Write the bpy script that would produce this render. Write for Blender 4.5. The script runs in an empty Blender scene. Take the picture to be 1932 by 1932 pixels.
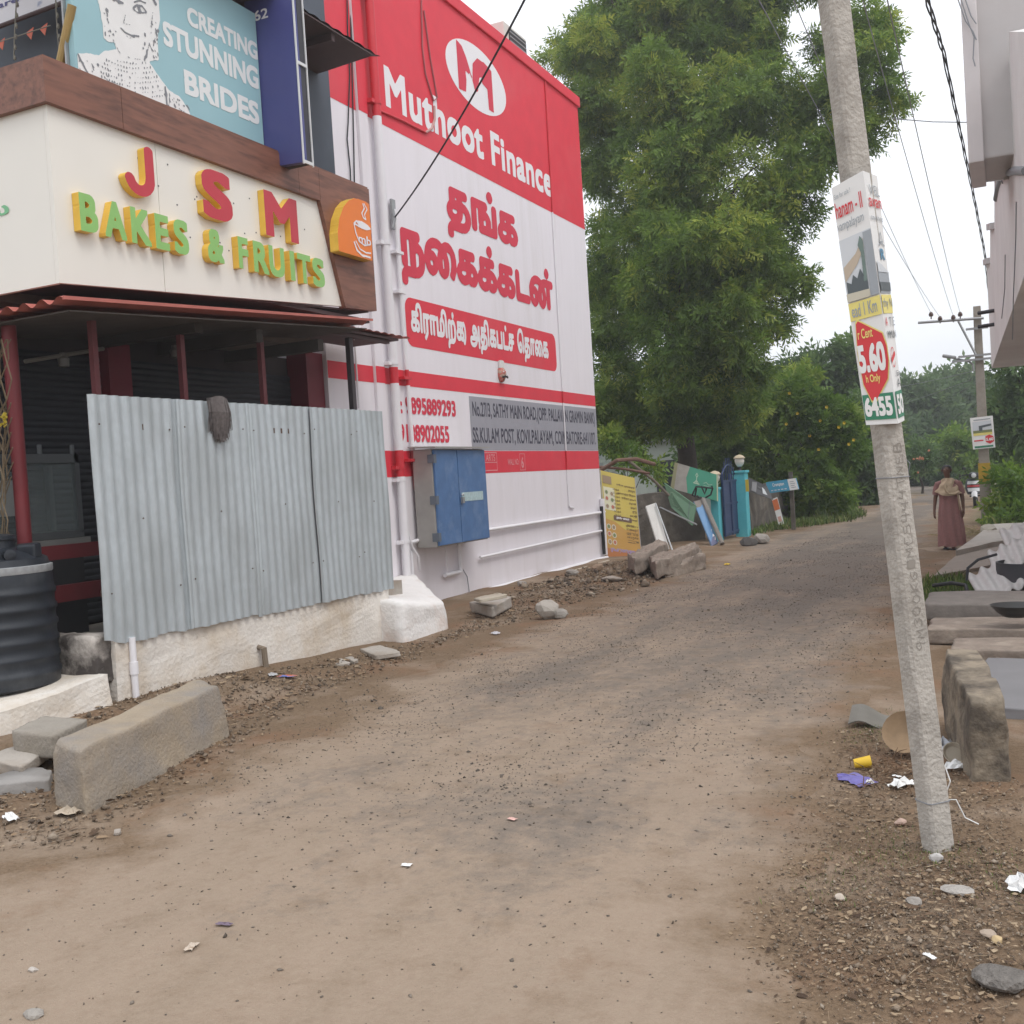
import bpy, bmesh, math, random
import numpy as np
from mathutils import Vector, Matrix
from mathutils.geometry import delaunay_2d_cdt
random.seed(7); RNG = np.random.default_rng(7)
SC = bpy.context.scene
COL = SC.collection

# ---------------------------------------------------------------- camera
F, H = 1990.0, 1.7            # focal length and size in a 1932 px frame, eye height in metres
YAW, PITCH, ROLL = 25.4, -1.6, 3.6
def _basis():
    y, p, r = map(math.radians, (YAW, PITCH, ROLL))
    fw = np.array([-math.sin(y)*math.cos(p), math.cos(y)*math.cos(p), math.sin(p)])
    rt = np.array([math.cos(y), math.sin(y), 0]); up = np.cross(rt, fw)
    c, s = math.cos(r), math.sin(r)
    return rt*c-up*s, up*c+rt*s, fw
CR, CU, CF = _basis()
CAMP = np.array([0, 0, H])
cam = bpy.data.cameras.new('camera'); cam.sensor_width = 36; cam.lens = 36*F/1932
cam.clip_start = .05; cam.clip_end = 3000
camo = bpy.data.objects.new('camera', cam); COL.objects.link(camo)
_m = Matrix.Identity(4)
for i in range(3):
    _m[i][0], _m[i][1], _m[i][2], _m[i][3] = CR[i], CU[i], -CF[i], CAMP[i]
camo.matrix_world = _m
SC.camera = camo

# ---------------------------------------------------------------- sky, sun, exposure
SUN_EL, SUN_AZ = math.radians(58), math.radians(115)      # azimuth from +Y towards +X
w = bpy.data.worlds.new('World'); SC.world = w; w.use_nodes = True
nt = w.node_tree; N = nt.nodes; L = nt.links
bg = N['Background']; bg.inputs['Strength'].default_value = .1
sky = N.new('ShaderNodeTexSky'); sky.sky_type = 'NISHITA'; sky.sun_disc = False
sky.sun_elevation = SUN_EL; sky.sun_rotation = SUN_AZ; sky.dust_density = 3; sky.air_density = 1.2
tc = N.new('ShaderNodeTexCoord'); sep = N.new('ShaderNodeSeparateXYZ'); L.new(tc.outputs['Generated'], sep.inputs[0])
mr = N.new('ShaderNodeMapRange'); mr.inputs[1].default_value = 0; mr.inputs[2].default_value = 1
mr.inputs[3].default_value = 9.3; mr.inputs[4].default_value = 13.2
L.new(sep.outputs['Z'], mr.inputs[0])
nz = N.new('ShaderNodeTexNoise'); nz.inputs['Scale'].default_value = 2.2; nz.inputs['Detail'].default_value = 5
mp = N.new('ShaderNodeMapping'); mp.inputs['Scale'].default_value = (1, 1, 2.6)
L.new(tc.outputs['Generated'], mp.inputs[0]); L.new(mp.outputs[0], nz.inputs['Vector'])
cr = N.new('ShaderNodeMapRange'); cr.inputs[1].default_value = .3; cr.inputs[2].default_value = .7
cr.inputs[3].default_value = .9; cr.inputs[4].default_value = 1.1
L.new(nz.outputs[0], cr.inputs[0])
mu = N.new('ShaderNodeMath'); mu.operation = 'MULTIPLY'; L.new(mr.outputs[0], mu.inputs[0]); L.new(cr.outputs[0], mu.inputs[1])
tint = N.new('ShaderNodeVectorMath'); tint.operation = 'SCALE'; tint.inputs[0].default_value = (.965, .985, 1.03)
L.new(mu.outputs[0], tint.inputs['Scale'])
mx = N.new('ShaderNodeMix'); mx.data_type = 'RGBA'; mx.inputs[0].default_value = .88
L.new(sky.outputs[0], mx.inputs[6]); L.new(tint.outputs[0], mx.inputs[7]); L.new(mx.outputs[2], bg.inputs['Color'])
sl = bpy.data.lights.new('sun', 'SUN'); sl.energy = .9; sl.angle = math.radians(25); sl.color = (1, .96, .9)
so = bpy.data.objects.new('sun', sl); COL.objects.link(so)
_d = Vector((math.sin(SUN_AZ)*math.cos(SUN_EL), math.cos(SUN_AZ)*math.cos(SUN_EL), math.sin(SUN_EL)))
so.rotation_euler = _d.to_track_quat('Z', 'Y').to_euler(); so.location = (10, -10, 30)
vs = SC.view_settings; vs.view_transform = 'Standard'; vs.look = 'None'; vs.exposure = 0.42; vs.gamma = 1
SC.cycles.max_bounces = 8; SC.cycles.use_denoising = True

# ---------------------------------------------------------------- pixel -> direction helpers (1932 px frame)
def ray(x, y):
    d = CF*F + CR*(x-966) - CU*(y-966); return d/np.linalg.norm(d)
def gz(x, y, z=0.):
    d = ray(x, y); return CAMP + d*((z-H)/d[2])
def gx(x, y, X):
    d = ray(x, y); return CAMP + d*(X/d[0])
def gy(x, y, Y):
    d = ray(x, y); return CAMP + d*(Y/d[1])
def V(*a): return np.array(a, float)

# ---------------------------------------------------------------- objects
WORLD = {}                                # object name -> world position of its root
def props(o, label=None, cat=None, group=None, kind=None):
    if label: o['label'] = label
    if cat: o['category'] = cat
    if group: o['group'] = group
    if kind: o['kind'] = kind
    return o
def thing(name, loc, label, cat, group=None):
    o = bpy.data.objects.new(name, None); COL.objects.link(o); o.empty_display_size = .1
    o.location = tuple(float(a) for a in loc); WORLD[o.name] = np.array(loc, float)
    return props(o, label, cat, group)
def link(name, me, mats, parent=None, base=None, **kw):
    """mesh data is in world coordinates; it is moved into the frame of its parent (or of its own base point)"""
    o = bpy.data.objects.new(name, me)
    for m in (mats if isinstance(mats, (list, tuple)) else [mats]): me.materials.append(m)
    COL.objects.link(o)
    if parent is not None:
        off = WORLD[parent.name]; o.parent = parent; WORLD[o.name] = off
    else:
        if base is None:
            if kw.get('kind') == 'structure': base = (0, 0, 0)
            else:
                n = len(me.vertices); co = np.empty(n*3); me.vertices.foreach_get('co', co); co = co.reshape(-1, 3)
                base = ((co[:, 0].min()+co[:, 0].max())/2, (co[:, 1].min()+co[:, 1].max())/2, co[:, 2].min())
        off = np.array(base, float); o.location = tuple(off); WORLD[o.name] = off
    me.transform(Matrix.Translation(Vector(-off)))
    return props(o, **kw)

def rotm(rx=0, ry=0, rz=0):
    return np.array(Matrix.Rotation(rz, 3, 'Z') @ Matrix.Rotation(ry, 3, 'Y') @ Matrix.Rotation(rx, 3, 'X'))

class MB:
    def __init__(s): s.v = []; s.f = []; s.m = []
    def add(s, vs, fs, mi=0):
        n = len(s.v); s.v += [tuple(map(float, p)) for p in vs]
        for f in fs: s.f.append(tuple(i+n for i in f)); s.m.append(mi)
        return s
    def box(s, x0, x1, y0, y1, z0, z1, mi=0):
        vs = [(x, y, z) for z in (z0, z1) for y in (y0, y1) for x in (x0, x1)]
        return s.add(vs, [(0, 2, 3, 1), (4, 5, 7, 6), (0, 1, 5, 4), (2, 6, 7, 3), (0, 4, 6, 2), (1, 3, 7, 5)], mi)
    def obox(s, c, size, R=None, mi=0):
        sx, sy, sz = (a/2 for a in size); R = np.eye(3) if R is None else R
        vs = [np.array(c)+R@np.array((x, y, z)) for z in (-sz, sz) for y in (-sy, sy) for x in (-sx, sx)]
        return s.add(vs, [(0, 2, 3, 1), (4, 5, 7, 6), (0, 1, 5, 4), (2, 6, 7, 3), (0, 4, 6, 2), (1, 3, 7, 5)], mi)
    def prism(s, poly, vec, mi=0):
        """poly: planar loop, extruded along vec"""
        n = len(poly); a = [np.array(p, float) for p in poly]; b = [p+np.array(vec, float) for p in a]
        nrm = sum((np.cross(a[i], a[(i+1) % n]) for i in range(n)), np.zeros(3))
        if nrm @ np.array(vec, float) > 0: a = a[::-1]; b = b[::-1]
        fs = [tuple(range(n)), tuple(range(2*n-1, n-1, -1))] + [((i+1) % n, i, n+i, n+(i+1) % n) for i in range(n)]
        return s.add(a+b, fs, mi)
    def tube(s, pts, r, n=8, cap=True, mi=0, sq=1.0):
        pts = [np.array(p, float) for p in pts]; k = len(pts)
        rs = [r]*k if np.isscalar(r) else list(r)
        up = None; vs = []
        for i, p in enumerate(pts):
            t = pts[min(i+1, k-1)]-pts[max(i-1, 0)]; t /= max(np.linalg.norm(t), 1e-9)
            if up is None:
                up = np.array([0, 0, 1.]) if abs(t[2]) < .9 else np.array([1., 0, 0])
            a = np.cross(t, up); a /= max(np.linalg.norm(a), 1e-9); b = np.cross(a, t); up = b
            for j in range(n):
                th = 2*math.pi*j/n; vs.append(p+rs[i]*(math.cos(th)*a+math.sin(th)*b*sq))
        fs = [(i*n+j, i*n+(j+1) % n, (i+1)*n+(j+1) % n, (i+1)*n+j) for i in range(k-1) for j in range(n)]
        if cap: fs += [tuple(range(n-1, -1, -1)), tuple(range((k-1)*n, k*n))]
        return s.add(vs, fs, mi)
    def lathe(s, c, prof, n=24, mi=0, R=None, sx=1, sy=1):
        vs = []; R = np.eye(3) if R is None else R
        for r_, z in prof:
            for j in range(n):
                th = 2*math.pi*j/n; vs.append(np.array(c)+R@np.array((r_*math.cos(th)*sx, r_*math.sin(th)*sy, z)))
        k = len(prof)
        fs = [(i*n+j, i*n+(j+1) % n, (i+1)*n+(j+1) % n, (i+1)*n+j) for i in range(k-1) for j in range(n)]
        fs += [tuple(range(n-1, -1, -1)), tuple(range((k-1)*n, k*n))]
        return s.add(vs, fs, mi)
    def grid(s, fn, nu, nv, mi=0):
        vs = [fn(i/nu, j/nv) for j in range(nv+1) for i in range(nu+1)]
        fs = [(j*(nu+1)+i, j*(nu+1)+i+1, (j+1)*(nu+1)+i+1, (j+1)*(nu+1)+i) for j in range(nv) for i in range(nu)]
        return s.add(vs, fs, mi)
    def stone(s, c, size, seed=0, R=None, mi=0, sub=2, flat=0.):
        rg = np.random.default_rng(seed+11); bm = bmesh.new(); bmesh.ops.create_icosphere(bm, subdivisions=sub, radius=1)
        co = np.array([v.co[:] for v in bm.verts]); fs = [[v.index for v in f.verts] for f in bm.faces]; bm.free()
        for _ in range(9):                                    # cut facets
            d = rg.normal(size=3); d /= np.linalg.norm(d); k = rg.uniform(.55, .85); h = co@d
            co -= np.outer(np.clip(h-k, 0, None), d)*.92
        co += rg.normal(size=co.shape)*.025
        co *= np.array(size)/2
        if flat: co[:, 2] = np.clip(co[:, 2], -size[2]/2*flat, size[2]/2*flat)
        R = rotm(0, 0, rg.uniform(0, 6)) if R is None else R
        return s.add(co@R.T+np.array(c), fs, mi)
    def mesh(s, name, smooth=False):
        me = bpy.data.meshes.new(name); me.from_pydata(s.v, [], s.f)
        if any(s.m): me.polygons.foreach_set('material_index', s.m)
        if smooth: me.polygons.foreach_set('use_smooth', [True]*len(me.polygons))
        me.update(); return me
    def build(s, name, mats, parent=None, smooth=False, bevel=0, seg=2, **kw):
        me = s.mesh(name, False)
        if bevel:
            bm = bmesh.new(); bm.from_mesh(me); bmesh.ops.remove_doubles(bm, verts=bm.verts, dist=1e-5)
            es = [e for e in bm.edges if len(e.link_faces) == 2 and e.calc_face_angle(0) > .35]
            bmesh.ops.bevel(bm, geom=es, offset=bevel, segments=seg, affect='EDGES', profile=.6, clamp_overlap=True)
            bm.to_mesh(me); bm.free()
        if smooth: me.polygons.foreach_set('use_smooth', [True]*len(me.polygons)); me.set_sharp_from_angle(angle=math.radians(40)) if hasattr(me, 'set_sharp_from_angle') else None
        return link(name, me, mats, parent, **kw)

def rough_mesh(me, amp, scale=6., seed=0):
    """push vertices by smooth noise so that edges are not ruler-straight"""
    from mathutils import noise
    for v in me.vertices:
        p = v.co*scale+Vector((seed*7.3, 0, 0)); v.co += Vector((noise.noise(p), noise.noise(p+Vector((31, 0, 0))), noise.noise(p+Vector((0, 57, 0)))))*amp
def sub_mesh(mb, cuts):
    me = mb.mesh('m'); bm = bmesh.new(); bm.from_mesh(me); bmesh.ops.remove_doubles(bm, verts=bm.verts, dist=1e-5)
    bmesh.ops.subdivide_edges(bm, edges=bm.edges[:], cuts=cuts, use_grid_fill=True); bm.to_mesh(me); bm.free(); return me

def organic(mb, cuts=10, it=2, amp=.012, scale=5., seed=0, chips=0, chip_r=.07):
    """hand-cast block: subdivided, corners worn round, uneven faces, a few chipped spots along its edges"""
    from mathutils import noise
    me = sub_mesh(mb, cuts); bm = bmesh.new(); bm.from_mesh(me); bm.verts.ensure_lookup_table()
    ed = [v for v in bm.verts if any(len(e.link_faces) == 2 and e.calc_face_angle(0) > .5 for e in v.link_edges)]
    rg_ = random.Random(seed)
    for _ in range(chips):
        c = rg_.choice(ed).co.copy(); r = chip_r*rg_.uniform(.5, 1.3); cen = sum((v.co for v in bm.verts), Vector())/len(bm.verts)
        for v in bm.verts:
            d = (v.co-c).length
            if d < r: v.co += (cen-v.co).normalized()*(r-d)*.45
    for _ in range(it): bmesh.ops.smooth_vert(bm, verts=ed, factor=.5, use_axis_x=True, use_axis_y=True, use_axis_z=True)
    for v in bm.verts:
        p = v.co*scale+Vector((seed*3.7, 0, 0)); q_ = v.co*scale*3.1
        v.co += Vector((noise.noise(p), noise.noise(p+Vector((31, 0, 0))), noise.noise(p+Vector((0, 57, 0)))))*amp+Vector((noise.noise(q_), noise.noise(q_+Vector((9, 0, 0))), noise.noise(q_+Vector((0, 7, 0)))))*amp*.4
    bm.to_mesh(me); bm.free(); me.polygons.foreach_set('use_smooth', [True]*len(me.polygons))
    return me

# ---------------------------------------------------------------- materials
def nodes(m): return m.node_tree.nodes, m.node_tree.links
MATS = {}
def M(name, col, rough=.8, var=.12, scale=4., bump=0., bscale=60., metal=0., col2=None, thr=(.45, .65), scale2=1.5, spec=.4, detail=6., stretch=None):
    """one base colour with fine noise, optionally a second colour in blotches"""
    m = bpy.data.materials.new(name); m.use_nodes = True; n, l = nodes(m); b = n['Principled BSDF']
    b.inputs['Roughness'].default_value = rough; b.inputs['Metallic'].default_value = metal
    b.inputs['Specular IOR Level'].default_value = spec
    t = n.new('ShaderNodeTexCoord'); vec = t.outputs['Object']
    if stretch:
        mpn = n.new('ShaderNodeMapping'); mpn.inputs['Scale'].default_value = stretch; l.new(vec, mpn.inputs[0]); vec = mpn.outputs[0]
    a = n.new('ShaderNodeTexNoise'); a.inputs['Scale'].default_value = scale; a.inputs['Detail'].default_value = detail; l.new(vec, a.inputs['Vector'])
    mixn = n.new('ShaderNodeMix'); mixn.data_type = 'RGBA'
    mixn.inputs[6].default_value = tuple(max(0, c*(1-var*1.6)) for c in col)+(1,)
    mixn.inputs[7].default_value = tuple(min(1, c*(1+var*1.6)) for c in col)+(1,)
    l.new(a.outputs[0], mixn.inputs[0]); out = mixn.outputs[2]
    if col2:
        a2 = n.new('ShaderNodeTexNoise'); a2.inputs['Scale'].default_value = scale2; a2.inputs['Detail'].default_value = 9; a2.inputs['Roughness'].default_value = .62; l.new(vec, a2.inputs['Vector'])
        r = n.new('ShaderNodeMapRange'); r.inputs[1].default_value, r.inputs[2].default_value = thr; l.new(a2.outputs[0], r.inputs[0])
        m2 = n.new('ShaderNodeMix'); m2.data_type = 'RGBA'; l.new(r.outputs[0], m2.inputs[0]); l.new(out, m2.inputs[6]); m2.inputs[7].default_value = tuple(col2)+(1,)
        out = m2.outputs[2]
    l.new(out, b.inputs['Base Color'])
    if bump:
        a3 = n.new('ShaderNodeTexNoise'); a3.inputs['Scale'].default_value = bscale; a3.inputs['Detail'].default_value = 5; l.new(vec, a3.inputs['Vector'])
        bp = n.new('ShaderNodeBump'); bp.inputs['Strength'].default_value = bump; bp.inputs['Distance'].default_value = .02
        l.new(a3.outputs[0], bp.inputs['Height']); l.new(bp.outputs[0], b.inputs['Normal'])
    m['out'] = 0; MATS[name] = m; return m
# ---------------------------------------------------------------- lettering: outlines -> bitmap -> thickened -> clean mesh
def font_loops(text, space=1.):
    c = bpy.data.curves.new('t', 'FONT'); c.body = text; c.space_character = space; c.resolution_u = 6
    o = bpy.data.objects.new('t', c); COL.objects.link(o)
    dg = bpy.context.evaluated_depsgraph_get(); ev = o.evaluated_get(dg); cu = ev.to_curve(dg, apply_modifiers=False)
    out = []
    for sp in cu.splines:
        P = []
        bp = sp.bezier_points; n = len(bp)
        for i in range(n):
            a, b = bp[i], bp[(i+1) % n]; p0, p1, p2, p3 = (np.array(q[:2]) for q in (a.co, a.handle_right, b.handle_left, b.co))
            for t in np.linspace(0, 1, 7)[:-1]:
                P.append((1-t)**3*p0+3*(1-t)**2*t*p1+3*(1-t)*t*t*p2+t**3*p3)
        if len(P) > 2: out.append(np.array(P))
    ev.to_curve_clear(); bpy.data.objects.remove(o); bpy.data.curves.remove(c)
    return out
class Shape:
    """flat figure from filled outlines and pen strokes; bold thickens it (in units of its height)"""
    def __init__(s, loops=(), strokes=(), bold=0., res=90, soft=1, h=None, square=False):
        pts = np.concatenate([np.array(l) for l in loops]+[np.array(p) for p, _ in strokes])
        lo, hi = pts.min(0), pts.max(0); hh = hi[1]-lo[1]
        k = res/(h or hh); pad = int(bold*res+6+max([w_ for _, w_ in strokes], default=0)*k)
        W, Hh = int((hi[0]-lo[0])*k)+2*pad+2, int(hh*k)+2*pad+2
        B = np.zeros((Hh, W), np.float32)
        if loops:
            E0 = np.concatenate([(np.array(l)-lo)*k+pad for l in loops]); E1 = np.concatenate([(np.roll(np.array(l), -1, 0)-lo)*k+pad for l in loops])
            for y in range(Hh):
                up = (E0[:, 1] <= y) & (E1[:, 1] > y); dn = (E1[:, 1] <= y) & (E0[:, 1] > y); m = up | dn
                if not m.any(): continue
                x = E0[m, 0]+(y-E0[m, 1])*(E1[m, 0]-E0[m, 0])/(E1[m, 1]-E0[m, 1]); d = np.where(up[m], 1, -1)
                o = np.argsort(x); x = x[o]; cu = np.cumsum(d[o])
                for i in range(len(x)-1):
                    if cu[i] != 0: B[y, max(0, int(math.ceil(x[i]))):int(math.floor(x[i+1]))+1] = 1
        yy, xx = np.mgrid[0:Hh, 0:W]
        for p, w_ in strokes:
            q = (np.array(p, float)-lo)*k+pad; r = w_*k/2
            for a, b in zip(q[:-1], q[1:]):
                x0, x1 = int(max(0, min(a[0], b[0])-r-2)), int(min(W, max(a[0], b[0])+r+3)); y0, y1 = int(max(0, min(a[1], b[1])-r-2)), int(min(Hh, max(a[1], b[1])+r+3))
                X, Y = xx[y0:y1, x0:x1]-a[0], yy[y0:y1, x0:x1]-a[1]; d = b-a; L2 = max(d@d, 1e-9)
                t = np.clip((X*d[0]+Y*d[1])/L2, 0, 1); B[y0:y1, x0:x1] = np.maximum(B[y0:y1, x0:x1], ((X-t*d[0])**2+(Y-t*d[1])**2 <= r*r))
        R = int(round(bold*res))
        if R > 0:
            D = B.copy()
            for dy in range(-R, R+1):
                wx = R if square else int(math.sqrt(R*R-dy*dy))
                for dx in range(-wx, wx+1):
                    D = np.maximum(D, np.roll(np.roll(B, dy, 0), dx, 1))
            B = D
        for _ in range(soft):
            for ax in (0, 1): B = (np.roll(B, 1, ax)+2*B+np.roll(B, -1, ax))/4
        s._trace(B, k, lo, pad)
    def _trace(s, B, k, lo, pad):
        I = B > .5; Hh, W = B.shape; c = I[:-1, :-1]+2*I[:-1, 1:]+4*I[1:, 1:]+8*I[1:, :-1]
        ys, xs = np.nonzero((c > 0) & (c < 15)); T = {}
        seg = {1: [(3, 0)], 2: [(0, 1)], 3: [(3, 1)], 4: [(1, 2)], 5: [(3, 2), (1, 0)], 6: [(0, 2)], 7: [(3, 2)], 8: [(2, 3)], 9: [(2, 0)], 10: [(0, 3), (2, 1)], 11: [(2, 1)], 12: [(1, 3)], 13: [(1, 0)], 14: [(0, 3)]}
        def ek(x, y, e): return ((x, y, 0), (x+1, y, 1), (x, y+1, 0), (x, y, 1))[e]
        for y, x in zip(ys.tolist(), xs.tolist()):
            for a, b in seg[int(c[y, x])]: T[ek(x, y, a)] = ek(x, y, b)
        def pos(e):
            x, y, d = e
            if d == 0: a, b = B[y, x], B[y, x+1]; return (x+(.5-a)/(b-a), y)
            a, b = B[y, x], B[y+1, x]; return (x, y+(.5-a)/(b-a))
        loops = []
        while T:
            st = next(iter(T)); e = st; lp = []
            while e in T: lp.append(pos(e)); e = T.pop(e)
            P = np.array(lp)
            if len(P) < 6: continue
            keep = [0]
            for i in range(1, len(P)-1):                       # thin out straight runs
                j = keep[-1]
                if i-j >= 8: keep.append(i); continue
                d = P[(i+1) % len(P)]-P[j]; q = P[j+1:i+1]-P[j]
                if len(q) and np.abs(d[0]*q[:, 1]-d[1]*q[:, 0]).max()/max(np.hypot(*d), 1e-6) > .16: keep.append(i)
            P = P[keep]
            if len(P) >= 3: loops.append((P-pad)/k+lo)
        vs, es = [], []
        s.loops = []
        for P in loops:
            n0 = len(vs); vs += [Vector(p) for p in P]; n = len(P); s.loops.append(list(range(n0, n0+n)))
            es += [(n0+i, n0+(i+1) % n) for i in range(n)]
        r = delaunay_2d_cdt(vs, es, [], 0, 1e-7)
        v2 = np.array([p[:] for p in r[0]]); tr = []
        for f in r[2]:
            cx, cy = v2[list(f)].mean(0); px, py = (cx-lo[0])*k+pad, (cy-lo[1])*k+pad
            ix, iy = int(px), int(py); fx, fy = px-ix, py-iy
            if 0 <= ix < W-1 and 0 <= iy < Hh-1:
                val = B[iy, ix]*(1-fx)*(1-fy)+B[iy, ix+1]*fx*(1-fy)+B[iy+1, ix]*(1-fx)*fy+B[iy+1, ix+1]*fx*fy
                if val > .5: tr.append(tuple(f))
        s.v, s.t, s.ov = v2, tr, np.array([p[:] for p in vs]); s.lo, s.hi = s.ov.min(0), s.ov.max(0)
    def fit(s, v, rect):
        u0, u1, v0, v1 = rect
        return np.stack([u0+(v[:, 0]-s.lo[0])/(s.hi[0]-s.lo[0])*(u1-u0), v0+(v[:, 1]-s.lo[1])/(s.hi[1]-s.lo[1])*(v1-v0)], 1)
    def put(s, mb, mapf, rect=None, side=None, mi=0, mis=1):
        """front faces through mapf(u, v) -> xyz; side = vector back from the face gives the figure its depth"""
        v = s.fit(s.v, rect) if rect else s.v
        P = [mapf(a, b) for a, b in v]
        if s.t:
            a, b, c_ = (np.array(P[i]) for i in s.t[0]); 
        mb.add(P, s.t, mi)
        if side is not None:
            o = s.fit(s.ov, rect) if rect else s.ov; A = [np.array(mapf(a, b)) for a, b in o]; sd = np.array(side)
            for lp in s.loops:
                n = len(lp); vs = [A[i] for i in lp]+[A[i]+sd for i in lp]
                mb.add(vs, [(i, (i+1) % n, n+(i+1) % n, n+i) for i in range(n)], mis)
        return mb
def text(t, bold=.03, res=70, space=1.): return Shape(font_loops(t, space), bold=bold, res=res, square=True)
def rrect(u0, u1, v0, v1, r, n=5):
    out = []
    for cx, cy, a in ((u1-r, v1-r, 0), (u0+r, v1-r, 90), (u0+r, v0+r, 180), (u1-r, v0+r, 270)):
        for i in range(n+1):
            th = math.radians(a+90*i/n); out.append((cx+r*math.cos(th), cy+r*math.sin(th)))
    return out
def arc(cx, cy, rx, ry, a0, a1, n=14): return [(cx+rx*math.cos(math.radians(a0+(a1-a0)*i/n)), cy+ry*math.sin(math.radians(a0+(a1-a0)*i/n))) for i in range(n+1)]

class Face:
    """flat print on a plane: origin, right and up vectors, outward normal"""
    def __init__(s, O, U, W, Nn): s.O, s.U, s.W, s.N = (np.array(a, float) for a in (O, U, W, Nn))
    def at(s, u, v, d=0.): return s.O+s.U*u+s.W*v+s.N*d
    def sheet(s, poly, name, m, parent, lift=.003, **kw):
        mb = MB(); P = [s.at(u, v, lift) for u, v in poly]
        mb.add(P, [tuple(range(len(P)))]); return s._b(mb, name, m, parent, **kw)
    def rect(s, u0, u1, v0, v1, name, m, parent, lift=.003, **kw): return s.sheet([(u0, v0), (u1, v0), (u1, v1), (u0, v1)], name, m, parent, lift, **kw)
    def mark(s, shp, rect, name, m, parent, lift=.006, flip=False, **kw):
        mb = MB(); 
        if flip:
            u0, u1, v0, v1 = rect; shp.put(mb, lambda u, v: s.at(u0+u1-u, v0+v1-v, lift), rect)
        else: shp.put(mb, lambda u, v: s.at(u, v, lift), rect)
        return s._b(mb, name, m, parent, **kw)
    def _b(s, mb, name, m, parent, **kw):
        me = mb.mesh(name); me.update()
        # make all faces look outwards
        bm = bmesh.new(); bm.from_mesh(me); nn = Vector(s.N)
        for f in bm.faces:
            f.normal_update()
            if f.normal.dot(nn) < 0: f.normal_flip()
        bm.to_mesh(me); bm.free()
        return link(name, me, m, parent, **kw)

# ---------------------------------------------------------------- foliage
def leaf_mat(name, c1, c2, c3):
    m = bpy.data.materials.new(name); m.use_nodes = True; n, l = nodes(m); b = n['Principled BSDF']; o = n['Material Output']
    at = n.new('ShaderNodeAttribute'); at.attribute_name = 'tone'
    r = n.new('ShaderNodeValToRGB'); e = r.color_ramp.elements
    e[0].position = 0; e[0].color = c1+(1,); e[1].position = .55; e[1].color = c2+(1,); e.new(1.).color = c3+(1,)
    l.new(at.outputs['Fac'], r.inputs[0]); l.new(r.outputs[0], b.inputs['Base Color'])
    b.inputs['Roughness'].default_value = .55; b.inputs['Specular IOR Level'].default_value = .3
    tr = n.new('ShaderNodeBsdfTranslucent'); l.new(r.outputs[0], tr.inputs['Color'])
    mx_ = n.new('ShaderNodeMixShader'); mx_.inputs[0].default_value = .46; l.new(b.outputs[0], mx_.inputs[1]); l.new(tr.outputs[0], mx_.inputs[2]); l.new(mx_.outputs[0], o.inputs['Surface'])
    return m
def foliage(name, m, parent, centres, dirs, size, tone, nleaf=9, lw=.11, ll=.36, droop=.25, simple=False, rng=None, **kw):
    """pinnate sprays: at each centre a rachis along dirs with paired leaflets, one flat quad each"""
    rng = rng or RNG; n = len(centres); C = np.asarray(centres); D = np.asarray(dirs); D = D/np.linalg.norm(D, axis=1, keepdims=True)
    D[:, 2] -= droop; D /= np.linalg.norm(D, axis=1, keepdims=True)
    A = np.cross(D, rng.normal(size=(n, 3))); A /= np.linalg.norm(A, axis=1, keepdims=True)
    S = (size*rng.uniform(.7, 1.25, n))[:, None]
    vs = np.empty((n, nleaf, 4, 3)); 
    for k in range(nleaf):
        t = k/(nleaf-1); side = 1 if k % 2 else -1
        if k == nleaf-1: dirn = D.copy()
        else: dirn = D*.55+A*side*.85
        dirn = dirn+rng.normal(size=(n, 3))*.14; dirn[:, 2] -= .15; dirn /= np.linalg.norm(dirn, axis=1, keepdims=True)
        base = C+D*S*(t-.35)+rng.normal(size=(n, 3))*S*.03
        ln = S*ll*(1.15-.5*abs(t-.45)); wd = np.cross(dirn, rng.normal(size=(n, 3))*.35+np.cross(D, A)); wd /= np.linalg.norm(wd, axis=1, keepdims=True); wd = wd*S*lw*.5
        vs[:, k, 0] = base; vs[:, k, 1] = base+dirn*ln*.45+wd; vs[:, k, 2] = base+dirn*ln; vs[:, k, 3] = base+dirn*ln*.45-wd
    P = vs.reshape(-1, 3); nf = n*nleaf
    me = bpy.data.meshes.new(name); me.vertices.add(nf*4); me.vertices.foreach_set('co', P.ravel())
    me.loops.add(nf*4); me.loops.foreach_set('vertex_index', np.arange(nf*4, dtype=np.int32))
    me.polygons.add(nf); me.polygons.foreach_set('loop_start', np.arange(0, nf*4, 4, dtype=np.int32)); me.polygons.foreach_set('loop_total', np.full(nf, 4, np.int32))
    me.update(); me.validate()
    a = me.attributes.new('tone', 'FLOAT', 'FACE'); tv = np.repeat(tone, nleaf)+rng.normal(size=nf)*.06; a.data.foreach_set('value', np.clip(tv, 0, 1).astype(np.float32))
    return link(name, me, m, parent, **kw)
def blob_points(blobs, per, rng=None, shell=.55):
    """random points in a set of (centre, radius[, squash]) lumps, thicker towards their outside; returns points, outward directions, tone"""
    rng = rng or RNG; P, D, T = [], [], []
    for b in blobs:
        c, r = np.array(b[0]), b[1]; n = max(3, int(per*r*r))
        d = rng.normal(size=(n, 3)); d /= np.linalg.norm(d, axis=1, keepdims=True)
        rr = r*(shell+(1-shell)*rng.random(n)**.7)*(1+.22*np.sin(d[:, 0]*5+c[0]*3)*np.cos(d[:, 2]*6+c[1]))
        q = d*rr[:, None]; q[:, 2] *= .85; P.append(c+q); D.append(d+rng.normal(size=(n, 3))*.5+np.array([0, 0, .15])); 
        tb = rng.normal()*.17
        T.append(np.clip(.45+tb+rng.normal(size=n)*.17, 0, 1))
    return np.concatenate(P), np.concatenate(D), np.concatenate(T)
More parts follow.
